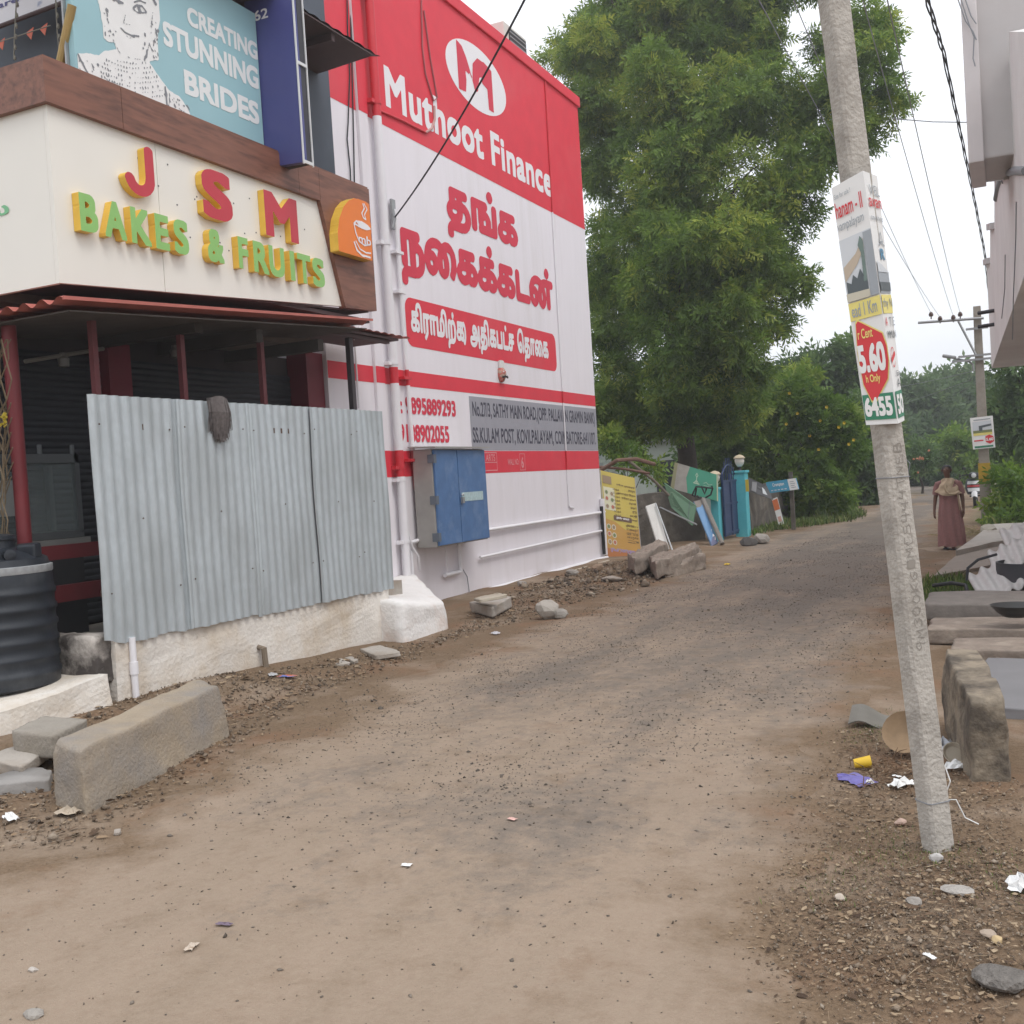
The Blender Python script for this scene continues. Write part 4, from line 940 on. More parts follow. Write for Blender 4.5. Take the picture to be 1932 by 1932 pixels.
P_GRY = flat('poster_grey', (.33, .36, .39)); P_DRK = flat('poster_dark', (.10, .12, .13)); P_TAN = flat('poster_tan', (.50, .42, .33)); P_BLU = flat('poster_blue', (.10, .27, .42)); P_SKY = flat('poster_pale', (.60, .63, .66))

# ================================================================ leaning concrete pole with wrapped poster
pb = gz(1772, 1613, .03); dep = (pb-CAMP)@CF
def at_depth(px, py, d): r_ = ray(px, py); return CAMP+r_*(d/(r_@CF))
pt = at_depth(1573, 0, dep); ax = (pt-pb)/np.linalg.norm(pt-pb); ptop = pb+ax*7.6
rr_ = CR-(CR@ax)*ax; rr_ /= np.linalg.norm(rr_); ff = np.cross(ax, rr_); ff = ff if ff@CF > 0 else -ff
an = math.radians(18); n1 = -ff*math.cos(an)+rr_*math.sin(an); n2 = -rr_*math.cos(an)-ff*math.sin(an)
po = thing('electric_pole', pb-ax*.2, 'leaning pale concrete electric pole beside the road, a poster wrapped round it', 'pole')
hw, hd = .053, .047
def pole_pt(s_, u, d): return pb+ax*s_+(-n2)*u+n1*d           # u to the right on the wide face, d out of it
nseg = 60; sec = [(-hw, -hd), (hw, -hd), (hw, hd), (-hw, hd)]
ch = .012; sec = [(-hw+ch, -hd), (hw-ch, -hd), (hw, -hd+ch), (hw, hd-ch), (hw-ch, hd), (-hw+ch, hd), (-hw, hd-ch), (-hw, -hd+ch)]
mb = MB(); vs_ = []; rg = np.random.default_rng(1)
for i in range(nseg+1):
    s_ = -.25+7.85*i/nseg
    for u, d in sec: vs_.append(pole_pt(s_, u+rg.normal()*.0012, d+rg.normal()*.0012))
k8 = len(sec); mb.add(vs_, [(i*k8+j, i*k8+(j+1) % k8, (i+1)*k8+(j+1) % k8, (i+1)*k8+j) for i in range(nseg) for j in range(k8)]+[tuple(range(nseg*k8, nseg*k8+k8))]); mb.build('shaft', POLEC, po)
# scratched lettering running up the wide face
def ax_s(px, py): q = at_depth(px, py, dep); return (q-pb)@ax
s0, s1 = ax_s(1726, 1225), ax_s(1685, 832)
HAND = {'9': [[(.7, .6), (.3, .5), (.15, .75), (.35, 1), (.65, .95), (.7, .6), (.55, 0)]], 'M': [[(.1, 0), (.15, .95), (.45, .4), (.75, 1), (.85, .05)]], '3': [[(.15, .9), (.5, 1), (.7, .8), (.4, .55), (.72, .35), (.5, .02), (.12, .1)]], '0': [[(.4, 1), (.15, .6), (.2, .15), (.45, 0), (.7, .4), (.65, .85), (.4, 1)]], 'K': [[(.2, 0), (.2, 1)], [(.75, .95), (.22, .5), (.8, .02)]], 'G': [[(.75, .85), (.45, 1), (.15, .6), (.25, .1), (.6, 0), (.75, .4), (.5, .42)]],
        'C': [[(.75, .9), (.4, 1), (.15, .55), (.3, .05), (.75, .1)]], '5': [[(.7, 1), (.25, .95), (.22, .55), (.6, .6), (.7, .25), (.4, 0), (.12, .1)]], '4': [[(.25, 1), (.2, .5), (.75, .45)], [(.65, .95), (.6, 0)]], 'T': [[(.05, .95), (.8, 1)], [(.42, .97), (.45, 0)]], 'N': [[(.15, 0), (.2, 1), (.7, .05), (.72, 1)]], 'E': [[(.7, 1), (.2, .95), (.2, .02), (.75, 0)], [(.2, .5), (.6, .52)]], 'B': [[(.2, 0), (.2, 1), (.6, .9), (.6, .6), (.22, .5), (.7, .4), (.65, .05), (.2, 0)]], '.': [[(.3, .05), (.36, .0)]]}
SCR = M('scratched_concrete', (.255, .232, .205), .95, .15); xs_ = 0.; rg = np.random.default_rng(12); txt_ = '9M300KG.MC5444TNEB'; stp = (s1-s0)/len(txt_)
for i_, ch_ in enumerate(txt_):
    tl_ = rg.normal()*.08; hs_ = rg.uniform(.85, 1.1)
    stv = [([(x+tl_*y+rg.normal()*.02, y*hs_+rg.normal()*.02) for x, y in st_l], .07) for st_l in HAND[ch_]]
    sh = Shape([], stv, res=44); mb = MB(); u0_ = s0+i_*stp; lo_ = .022+rg.uniform(-.004, .004)
    sh.put(mb, lambda u, v: pole_pt(u, .044-v, hd+.0022), (u0_, u0_+stp*.78, lo_, lo_+.042*hs_)); mb.build('scratched_letter', SCR, po)
for s_ in (ax_s(1690, 905), ax_s(1757, 1514)):
    mb = MB(); mb.tube([pole_pt(s_+.002*k, u*1.06, d*1.06) for k, (u, d) in enumerate(sec+sec[:1])], .0022, 5); mb.build('tie_wire', WIREP, po)
a = pole_pt(ax_s(1757, 1514), hw*1.05, 0); MB().tube([a, a+V(.05, -.02, .01), a+V(.08, 0, -.07), a+V(.13, .02, -.10)], .003, 5).tube([a, a+V(.03, 0, .08), a+V(.01, .02, .14)], .003, 5).build('tie_wire', PAPER, po)
a = pole_pt(ax_s(1700, 885), hw*1.05, 0); MB().tube([a+V(0, 0, .06), a+V(.03, 0, .02), a+V(.02, 0, -.02), a], .002, 5).build('tie_wire', WIREP, po)
# poster: one folded sheet, two faces
ps = thing('wrapped_poster', at_depth(1695, 799, dep-.1), 'white red and green folded plastic poster tied around the leaning pole', 'poster')
q1 = Quad(at_depth(1634, 802, dep-.03), at_depth(1695, 799, dep-.105), at_depth(1628, 322, dep-.105), at_depth(1568.5, 355, dep-.03))
q2 = Quad(at_depth(1695, 799, dep-.105), at_depth(1706.5, 793, dep-.01), at_depth(1655, 332, dep+.05), at_depth(1628, 322, dep-.105))
q1.slab(.003, 'left_face', P_WHT, ps); q2.slab(.003, 'right_face', P_WHT, ps)
q1.mark(text('hanam - II', .012), (.03, .86, .865, .93), 'print', P_RED, ps); q1.mark(text('Site for sale !', 0), (.05, .55, .945, .965), 'print', P_GRY, ps); q1.mark(text('vampalayam', 0), (.02, .84, .80, .85), 'print', P_GRY, ps)
q1.rect(.0, .99, .515, .775, 'print', P_SKY, ps); q1.poly([(.03, .66), (.45, .70), (.72, .75), (.72, .71), (.45, .655), (.03, .60)], 'print', P_TAN, ps, .005)
q1.rect(.74, .99, .515, .77, 'print', P_GRY, ps, .005); q1.poly([(.05, .54), (.05, .60), (.2, .585), (.28, .62), (.4, .60), (.52, .635), (.62, .60), (.70, .60), (.70, .54)], 'print', P_DRK, ps, .006); q1.poly([(.0, .515), (.0, .55), (.72, .545), (.72, .515)], 'print', flat('poster_sand', (.55, .52, .42)), ps, .007)
q1.mark(Shape([np.array([(.58, .60), (.66, .60), (.68, .74), (.62, .76), (.55, .73), (.6, .7)])], res=60), (.55, .72, .58, .76), 'print', flat('poster_leaf', (.16, .22, .20)), ps, .006)
q1.rect(.0, .985, .435, .51, 'print', P_YEL, ps); q1.mark(text('ead 1 Km', .01), (.08, .86, .448, .50), 'print', P_GRY, ps)
hx = [(.15, .42), (.22, .43), (.9, .36), (.98, .31), (.98, .25), (.88, .18), (.42, .095), (.30, .10), (.12, .17), (.08, .3)]
q1.poly([(.5+(a-.5)*1.05, .265+(b_-.265)*1.05) for a, b_ in hx], 'print', P_YEL, ps, .003); q1.poly(hx, 'print', P_RED, ps, .005)
q1.mark(text('r Cent', .02), (.16, .62, .355, .395), 'print', P_YEL, ps, .007); q1.mark(text('5.60', .05), (.06, .90, .215, .33), 'print', P_WHT, ps, .007); q1.mark(text('h Only', .02), (.22, .66, .165, .205), 'print', P_YEL, ps, .007)
q1.rect(.02, .97, .02, .125, 'print', P_GRN, ps); q1.mark(text('6455', .05), (.05, .90, .034, .112), 'print', P_WHT, ps)
q2.mark(text('VEL', 0), (.2, .95, .91, .95), 'print', P_GRY, ps); q2.mark(text('avan', .01), (.06, .98, .86, .895), 'print', P_RED, ps); q2.mark(text('oneshop', 0), (.04, .98, .80, .83), 'print', P_GRY, ps)
q2.mark(Shape([], [([(.5, .9), (.38, .7), (.62, .7), (.5, .9)], .03), ([(.3, .62), (.5, .68), (.7, .62)], .03)], res=60), (.36, .86, .705, .765), 'print', P_GRY, ps); q2.mark(text('R', .03), (.42, .78, .65, .695), 'print', P_BLU, ps)
q2.rect(.02, .98, .515, .60, 'print', P_GRY, ps); q2.poly([(.02, .60), (.02, .645), (.4, .63), (.98, .60)], 'print', P_SKY, ps, .005); q2.rect(.02, .98, .525, .56, 'print', P_DRK, ps, .005)
q2.rect(.02, .98, .435, .51, 'print', P_YEL, ps); q2.mark(text('thy N', .0), (.05, .97, .45, .495), 'print', P_GRY, ps)
q2.mark(text('A', .02), (.05, .25, .385, .42), 'print', P_RED, ps); q2.mark(text('T E', .0), (.45, .98, .385, .42), 'print', P_GRY, ps); q2.mark(text('MMUN', .02), (.1, .98, .335, .365), 'print', P_DRK, ps)
q2.mark(Shape([], [(arc(0, 0, 1, 1, 20, 330), .12), ([(-.9, -.3), (1, .35)], .5)], res=60), (.12, .62, .22, .30), 'print', P_RED, ps); q2.mark(text(', Eas', 0), (.35, .97, .18, .205), 'print', P_DRK, ps); q2.mark(text('A', .0), (.45, .85, .14, .172), 'print', P_DRK, ps)
q2.rect(.06, .96, .02, .125, 'print', P_GRN, ps); q2.mark(text('50', .05), (.08, .9, .034, .112), 'print', P_WHT, ps)

# ================================================================ far pole, lamp, wires
fp = gz(1862, 985); FY = fp[1]
f2 = thing('electric_pole', fp, 'distant concrete pole with cross arm, yellow band and a small poster', 'pole')
tp = gy(1843, 578, FY)
def sqtube(a, b_, w0, w1, d0, d1):
    a, b_ = np.array(a), np.array(b_); P = []
    for c_, w_, d_ in ((a, w0, d0), (b_, w1, d1)): P += [c_+V(sx*w_/2, sy*d_/2, 0) for sx, sy in ((-1, -1), (1, -1), (1, 1), (-1, 1))]
    return P, [(3, 2, 1, 0), (4, 5, 6, 7)]+[(i, (i+1) % 4, 4+(i+1) % 4, 4+i) for i in range(4)]
MB().add(*sqtube(fp-V(0, 0, .2), tp, .27, .17, .2, .14)).build('shaft', CONC, f2, bevel=.015)
fz = lambda z: fp+(tp-fp)*(z/tp[2])
MB().add(*sqtube(fz(.95), fz(1.45), .275, .268, .205, .20)).build('painted_band', M('ochre_paint', (.42, .27, .03), .7, .2, 8), f2)
ca, cb = gy(1732, 609, FY-.13), gy(1856, 600, FY-.13)
MB().tube([ca, cb], .035, 6).build('cross_arm', METAL, f2); MB().tube([gy(1808, 606, FY-.13), gy(1842, 671, FY-.13)], .03, 6).build('brace', METAL, f2)
INS = [(1757, 594), (1774, 602), (1799, 600), (1812, 594)]
ins_pts = []
for px, py in INS:
    q_ = gy(px, py+8, FY-.13); MB().lathe(q_, [(.015, 0), (.015, .06), (.05, .07), (.055, .12), (.03, .17), (.01, .18)], 10).build('insulator', M('brown_porcelain', (.10, .06, .05), .3, .1), f2); ins_pts.append(q_+V(0, 0, .15))
MB().tube([gy(1837, 700, FY-.1), gy(1836, 688, FY-.1), gy(1828, 682, FY-.1), gy(1800, 676, FY-.1)], .028, 6).build('lamp_arm', METAL, f2)
MB().obox(gy(1791, 673, FY-.1), (.32, .14, .08), rotm(0, .25, 0)).build('lamp_head', METAL, f2, bevel=.03)
for zz_, l0 in ((4.05, .45), (3.95, .6), (4.7, .25)): MB().box(fp[0]-l0, fp[0]+l0, FY-.17, FY-.12, zz_, zz_+.05).build('cross_bar', METAL, f2)
sm = thing('pole_poster', gy(1855, 848, FY-.2), 'small white property poster tied to the distant pole', 'poster')
qs = Quad(gy(1836, 848, FY-.18), gy(1878, 844, FY-.18), gy(1873, 784, FY-.18), gy(1830, 789, FY-.18)); qs.slab(.01, 'board', P_WHT, sm)
qs.rect(.08, .92, .5, .86, 'print', P_SKY, sm, .006); qs.rect(.08, .92, .5, .58, 'print', flat('poster_olive', (.20, .23, .10)), sm, .010); qs.poly([(.35, .56), (.35, .72), (.9, .76), (.9, .70), (.5, .66), (.5, .56)], 'print', P_DRK, sm, .014)
qs.rect(.08, .92, .42, .5, 'print', P_YEL, sm, .006); qs.poly([(.6, .38), (.78, .42), (.95, .36), (.97, .2), (.78, .13), (.6, .2)], 'print', P_RED, sm, .006); qs.rect(.08, .5, .24, .28, 'print', P_RED, sm, .006); qs.rect(.08, .92, .03, .09, 'print', P_GRN, sm, .006)
qs.mark(text('5.60', .04, 40), (.62, .94, .23, .32), 'print', P_WHT, sm, .010); qs.rect(.14, .88, .90, .93, 'print', P_GRY, sm, .006)
def sag(a, b_, k, n=14): return [a+(b_-a)*t+V(0, 0, -k*4*t*(1-t)) for t in np.linspace(0, 1, n)]
for (p, e, nm) in zip(ins_pts, ((1575, 150, 12.), (1560, 200, 12.), (1640, 0, 9.), (1685, 0, 8.)), ('running to the first insulator', 'running to the second insulator', 'running to the third insulator', 'running to the last insulator')):
    a = gy(e[0], e[1], e[2]); d_ = a-p; MB().tube(sag(p, p+d_*1.6, .25), .0045, 5).build('overhead_wire', WIREP, label='thin overhead wire %s of the distant cross arm' % nm, cat='wire')
MB().tube(sag(gy(1836, 715, FY), gy(1500, 790, 60), .4), .008, 5).build('overhead_wire', WIREP, label='thin wire leaving the distant pole to the left over the trees', cat='wire')
MB().tube(sag(gy(1836, 700, FY), gy(1500, 730, 60), .4), .008, 5).build('overhead_wire', WIREP, label='upper thin wire leaving the distant pole towards the neem tree', cat='wire')
cb_ = [gy(*p) for p in ((1735, -60, 7.), (1749, 0, 8.), (1780, 100, 10.), (1815, 265, 13.5), (1840, 385, 17.), (1858, 478, 20.), (1866, 560, 23.5))]
mb = MB()
for k in range(3):
    mb.tube([p+V(.014*math.sin(i*.8+2.1*k), 0, .014*math.cos(i*.8+2.1*k)) for i, p in enumerate(np.array([np.array([np.interp(t, range(7), np.array(cb_)[:, j]) for j in range(3)]) for t in np.linspace(0, 6, 46)]))], .0065, 5)
mb.build('cable_bundle', WIRE, label='thick twisted cable bundle slanting across the white sky', cat='cable')
MB().tube([gy(1685, 224, 13.), gy(1760, 230, 13.), gy(1834, 231, 13.)], .006, 5).build('service_wire', WIREP, label='thin level wire from the neem tree to the brown balcony', cat='wire')
a = gx(745, 410, XW+.12)
rope = [a]+[np.array(p) for p in sag(a, gy(1015, -50, 9.), .12, 30)[1:]]
MB().tube(rope, .011, 7).build('service_cable', WIRE, label='black cable rising from the wall bracket across the painted wall', cat='cable')

# ================================================================ right hand building: cantilevered floors
P0 = V(.15, 11.7, 0); P1 = V(-.45, 24., 0); dv = P1-P0; pn = V(dv[1], -dv[0], 0); pn /= np.linalg.norm(pn)
def gp(px, py): d = ray(px, py); return CAMP+d*(((P0-CAMP)@pn)/(d@pn))
rbld = thing('building', (2.5, 18, 0), 'beige building at the right edge with overhanging upper floors', 'building')
BEI = M('beige_render', (.70, .685, .67), .85, .08, 2, .15, 40, col2=(.62, .60, .585), thr=(.5, .75), scale2=.8); BRN = M('mauve_brown_render', (.50, .475, .47), .85, .08, 2, col2=(.45, .42, .415), thr=(.5, .7), scale2=1)
pl = [gp(*p) for p in ((1871, 695), (1938, 505), (1938, 60), (1904, 60), (1904, 338), (1876, 342), (1876, 432), (1868, 434), (1868, 497), (1861, 500))]
MB().prism(pl, (1.6, .08, 0)).build('upper_floor', BEI, rbld)
mb = MB()
for (a, b_) in (((1876, 342), (1904, 338)), ((1868, 434), (1876, 432)), ((1861, 500), (1868, 497))):
    p, q_ = gp(*a), gp(*b_); mb.prism([p+V(-.05, 0, 0), q_+V(-.05, 0, 0), q_+V(-.05, 0, .09), p+V(-.05, 0, .09)], (1.5, 0, 0))
mb.build('coping', BRN, rbld)
bl = gy(1836, 304, 11.5)
MB().box(bl[0], 2.4, 11.5, 12.5, bl[2], 8.6).build('balcony', BRN, rbld, bevel=.02)
MB().box(bl[0]-.04, bl[0]+.10, 11.44, 12.55, bl[2]-.03, 8.6).build('balcony_edge', M('mauve_grey_edge', (.62, .58, .58), .8, .06), rbld, bevel=.01)
MB().box(1.2, 6, 11.7, 24., -.1, 8.6).build('wall', BEI, rbld)
MB().tube([gp(1880, 375), gp(1884, 352), gp(1892, 330), gp(1915, 322), gp(1936, 322)], .04, 10).build('bent_pipe', M('grey_conduit', (.22, .225, .24), .5, .1), rbld, smooth=True)
wl = [[(1824, 250), (1822, 275), (1826, 300), (1835, 340)], [(1892, 296), (1893, 330), (1897, 345)], [(1902, 480), (1901, 545), (1895, 600)], [(1924, 380), (1923, 450), (1918, 560), (1916, 640)]]
for w_ in wl[1:]: MB().tube([gp(*p)-V(.03, 0, 0) for p in w_], .006, 5).build('wire', WIREP, rbld)
for k, w_ in enumerate(([(1806, -5), (1822, 40), (1836, 60), (1842, 75)], [(1812, -5), (1828, 45), (1838, 70), (1836, 110), (1840, 125)], [(1820, -5), (1832, 30), (1842, 45)])):
    MB().tube([gy(p[0], p[1], 11.4) for p in w_], .006, 5).build('wire', WIREP, rbld)
for py in (586, 612): MB().tube([gp(1876, py), gp(1876, py)+V(-.22, .1, 0)], .03, 6).build('wall_hook', WIRE, rbld)

# ================================================================ right verge: concrete stump, slabs, roof sheets
me = organic(MB().add([(-.26, 5.72, -.1), (-.06, 5.76, -.1), (-.22, 7.02, -.1), (-.45, 6.96, -.1), (-.25, 5.74, .47), (-.07, 5.78, .47), (-.23, 6.99, .52), (-.43, 6.94, .52)],
     [(0, 1, 5, 4), (1, 2, 6, 5), (2, 3, 7, 6), (3, 0, 4, 7), (4, 5, 6, 7), (0, 3, 2, 1)]), 20, 5, .018, 6, 3, 10, .06)
link('concrete_stump', me, M('mossy_concrete', (.26, .215, .16), .95, .2, 8, .7, 30, col2=(.085, .07, .055), thr=(.42, .60), scale2=3.4), label='weathered mossy concrete stump behind the leaning pole', cat='stump')
SL = [('stone_slab', 'blue grey flat stone slab beside the mossy stump', -.25, 1.6, 7.35, 9.15, .02, .07, M('blue_grey_slab', (.19, .185, .19), .7, .08, 4)),
      ('stone_slab', 'narrow brown stone slab next beyond the blue grey slab', -.52, 1.6, 9.3, 9.9, .04, .11, STONE), ('stone_slab', 'second brown stone slab over the drain', -.75, 1.6, 10.1, 10.85, .05, .15, STONE),
      ('stone_slab', 'thick farthest drain slab with a dark gap below', -.85, 1.6, 11.15, 12.2, .12, .24, M('dusky_stone', (.20, .175, .155), .9, .2, 8, .4, 30))]
for nme, lab, x0, x1, y0, y1, z0, z1, m in SL:
    me = organic(MB().box(x0, x1, y0, y1, z0-.04, z1), 12, 1, .014, 3, int(y0), 8, .07); link(nme, me, m, label=lab, cat='slab')
me = sub_mesh(MB().prism([gz(1803, 1038, .14), gz(1960, 1006, .14), gz(1960, 984, .14), gz(1872, 989, .14)], (0, 0, -.2)), 4); rough_mesh(me, .02, 2)
link('cement_platform', me, CONC2, label='pale cement platform at the roadside behind the walking woman', cat='platform')
me = sub_mesh(MB().prism([gz(1762, 1086, .05), gz(1960, 1048, .08), gz(1960, 1020, .08), gz(1808, 1043, .05)], (0, 0, -.15)), 4); rough_mesh(me, .02, 2, 3)
link('cement_platform', me, M('trodden_cement', (.255, .215, .18), .9, .12, 3, .3, 30), label='lower trodden cement apron in front of the pale platform', cat='platform')
ASB = M('asbestos_sheet', (.52, .50, .485), .85, .1, 8, .25, 60, col2=(.37, .35, .335), thr=(.5, .7), scale2=3)
def asb(corner, eu, ev, n_, name, lab):
    def f(u, v):
        p = corner+eu*u+ev*v; nn = np.cross(eu, ev); nn /= np.linalg.norm(nn); edge = .03*math.sin(u*23) if v in (0, 1) else 0
        return p+nn*.024*math.sin(u*n_*2*math.pi)+ev*edge
    me = MB().grid(f, n_*12, 6).mesh(name); bm = bmesh.new(); bm.from_mesh(me); bmesh.ops.solidify(bm, geom=bm.faces[:], thickness=.012); bm.to_mesh(me); bm.free(); me.polygons.foreach_set('use_smooth', [True]*len(me.polygons))
    link(name, me, ASB, label=lab, cat='roof sheet')
c_ = gy(1856, 1143, 12.5); asb(c_, gy(1950, 1094, 12.9)-c_, gy(1824, 1088, 13.3)-c_, 4, 'roof_sheet', 'broken pale corrugated roof sheet leaning nearest the drain slabs')
c_ = gy(1880, 1092, 13.2); asb(c_, gy(1970, 1046, 13.4)-c_, gy(1862, 1044, 13.9)-c_, 4, 'roof_sheet', 'second corrugated roof sheet tucked behind the nearest one')
c_ = gy(1906, 1050, 13.8); asb(c_, gy(1985, 1020, 14.)-c_, gy(1884, 1002, 14.5)-c_, 3, 'roof_sheet', 'rearmost corrugated roof sheet at the right edge')
bk = thing('oil_drum', (.16, 13.1, 0), 'dark open drum holding the roof sheets', 'drum')
MB().lathe((.16, 13.3, .0), [(.36, 0), (.37, .02), (.37, .22), (.385, .24), (.37, .26), (.37, .44), (.35, .44), (.34, .06), (.01, .05)], 24).build('body', M('dark_drum', (.035, .035, .04), .6, .2), bk, smooth=True)
MB().tube([gy(1760, 1105, 12.9), gy(1795, 1100, 12.8), gy(1822, 1104, 12.7), gy(1828, 1125, 12.6), gy(1830, 1150, 12.5)], .022, 8).build('rubber_hose', BLK, smooth=True, label='black hose looping over the grass behind the drain slabs', cat='hose')
MB().tube([gy(1824, 1095, 13.), gy(1826, 1072, 13.), gy(1845, 1056, 13.), gy(1880, 1046, 13.2)], .016, 8).build('bent_rod', WIRE, smooth=True, label='bent dark rod arching behind the roof sheets', cat='rod')
pn_ = thing('iron_pan', gz(1918, 1160, .24), 'shallow dark iron pan on the far drain slab', 'pan')
c_ = gz(1918, 1163, .24); MB().lathe(c_, [(.10, 0), (.16, .04), (.21, .10), (.215, .105), (.205, .10), (.155, .05), (.10, .015)], 24).build('bowl', M('sooty_iron', (.05, .05, .05), .5, .15, metal=.4), pn_, smooth=True)
MB().tube([c_+V(.2, -.05, .09), c_+V(.27, -.05, .12), c_+V(.27, .05, .12), c_+V(.2, .05, .09)], .012, 6).build('handle', M('sooty_handle', (.04, .04, .04), .5), pn_)

# roadside rubbish by the leaning pole
def crumple(name, c, size, m, lab, cat, seed=0, flatn=.5):
    rg = np.random.default_rng(seed); n_ = 7; gx_ = np.linspace(-1, 1, n_)
    hgt = rg.uniform(0, 1, (n_, n_))*flatn; ang = rg.uniform(0, 6); ca_, sa_ = math.cos(ang), math.sin(ang)
    def f(u, v):
        i, j = round(u*(n_-1)), round(v*(n_-1)); x, y = (gx_[i]+rg.normal()*.12)*size[0]/2, (gx_[j]+rg.normal()*.12)*size[1]/2
        r2 = min(1.2, (gx_[i]**2+gx_[j]**2)); X_, Y_ = c[0]+x*ca_-y*sa_, c[1]+x*sa_+y*ca_
        return (X_, Y_, c[2]+.008+size[2]*hgt[i, j]*(1.25-.8*r2))
    MB().grid(f, n_-1, n_-1).build(name, m, label=lab, cat=cat, smooth=False)
def gp0(px, py): p = gz(px, py); return V(p[0], p[1], g0(p[0], p[1])+.006)
c_ = gp0(1660, 1372); me = MB().grid(lambda u, v: c_+V(-.18+.40*u, -.10+.22*v, .02+.022*math.sin(u*9)+.035*v*(1-u)*2), 24, 6).mesh('tin_scrap'); bm = bmesh.new(); bm.from_mesh(me); bmesh.ops.solidify(bm, geom=bm.faces[:], thickness=.006); bm.to_mesh(me); bm.free()
link('tin_scrap', me, M('grey_scrap', (.16, .15, .13), .7, .2, 8), label='bent grey sheet scrap left of the leaning pole', cat='scrap')
c_ = gp0(1712, 1425); MB().lathe(c_+V(0, 0, .11), [(.025, 0), (.085, .016), (.118, .055), (.122, .06), (.114, .055), (.08, .024), (.025, .01)], 20, R=rotm(1.05, .25, -.3)).build('broken_bowl', M('tan_husk', (.27, .185, .11), .8, .25, 14), smooth=True, label='tan broken bowl tipped on edge behind the pole', cat='bowl')
c_ = gp0(1628, 1452); yc = thing('paper_cup', c_, 'yellow paper cup lying in the rubbish left of the pole', 'cup')
MB().lathe(c_+V(0, 0, .035), [(.024, -.045), (.034, .045), (.032, .045), (.022, -.04)], 16, R=rotm(0, 1.45, .25)).build('body', M('yellow_cup', (.66, .43, .03), .5, .08), yc, smooth=True)
crumple('plastic_bag', gp0(1616, 1478), (.22, .13, .03), M('violet_plastic', (.14, .12, .36), .35, .2, 20), 'flattened violet plastic wrapper near the yellow cup', 'wrapper', 3)
crumple('paper_scrap', gp0(1703, 1492), (.07, .13, .05), PAPER, 'torn white paper standing at the left of the pole base', 'paper', 5, .9)
crumple('paper_scrap', gp0(1692, 1472), (.05, .03, .01), PAPER, 'tiny white scrap above the torn white paper', 'paper', 6)
crumple('paper_scrap', gp0(1642, 1484), (.05, .04, .03), PAPER, 'small white twist beside the violet wrapper', 'paper', 8, .8)
crumple('foil_bag', gp0(1790, 1425), (.14, .12, .09), M('silver_foil', (.42, .43, .46), .3, .3, 18, metal=.5), 'crumpled silver bag against the mossy stump', 'bag', 7, .9)
crumple('paper_scrap', gp0(1803, 1462), (.11, .08, .05), PAPER, 'crumpled white paper at the foot of the mossy stump', 'paper', 9, .8)
MB().lathe(gp0(1800, 1446)+V(0, 0, .04), [(.01, 0), (.05, .008), (.065, .03), (.06, .03), (.045, .014)], 16, R=rotm(.9, 0, .4)).build('leaf_cup', M('pale_leaf_cup', (.38, .33, .26), .8, .15), smooth=True, label='pale shallow cup above the crumpled paper by the stump', cat='cup')
crumple('paper_scrap', gp0(1928, 1712), (.09, .09, .06), PAPER, 'white paper corner at the right edge of the verge', 'paper', 12, .9)
crumple('paper_scrap', gp0(1755, 1833), (.05, .02, .015), PAPER, 'small white triangle on the dirt near the bottom', 'paper', 13)
crumple('wrapper', gp0(540, 1288), (.19, .07, .03), M('orange_blue_wrapper', (.55, .16, .09), .4, .2, 6, col2=(.15, .2, .5), thr=(.48, .52), scale2=9), 'orange and blue sweet wrapper below the yard wall', 'wrapper', 2)
crumple('plastic_scrap', gp0(516, 1290), (.13, .08, .04), M('clear_plastic', (.45, .45, .46), .3, .1), 'clear plastic scrap beside the sweet wrapper', 'plastic', 4)
crumple('plastic_scrap', gp0(935, 1198), (.11, .09, .05), M('milky_plastic', (.50, .49, .52), .3, .1), 'milky plastic cup remains before the white pier', 'plastic', 14)
crumple('paper_scrap', gp0(20, 1549), (.13, .06, .04), PAPER, 'white folded paper at the left edge of the verge', 'paper', 15, .8)
crumple('paper_scrap', gp0(967, 1558), (.05, .03, .01), M('red_white_paper', (.62, .38, .33), .6, .3, 30), 'small red and white scrap in the middle of the road', 'paper', 16)
crumple('paper_scrap', gp0(767, 1637), (.045, .03, .012), PAPER, 'small white scrap on the dirt in the foreground', 'paper', 17)
crumple('leaf_scrap', gp0(425, 1758), (.07, .025, .012), M('purple_scrap', (.16, .12, .16), .7, .2), 'purple grey scrap in the foreground dirt', 'scrap', 18)
crumple('leaf_scrap', gp0(362, 1800), (.06, .035, .02), M('pale_dry_leaf', (.50, .42, .34), .8, .2), 'pale curled dry leaf in the foreground dirt', 'leaf', 19)
crumple('leaf_scrap', gp0(1372, 1064), (.25, .1, .04), M('yellow_scrap', (.62, .42, .04), .6, .1), 'yellow scrap at the far road edge below the stone beams', 'scrap', 20)
crumple('leaf_scrap', gp0(130, 1538), (.14, .09, .05), M('tan_torn_card', (.42, .35, .27), .85, .15), 'torn tan card at the corner of the concrete block', 'card', 21, .8)
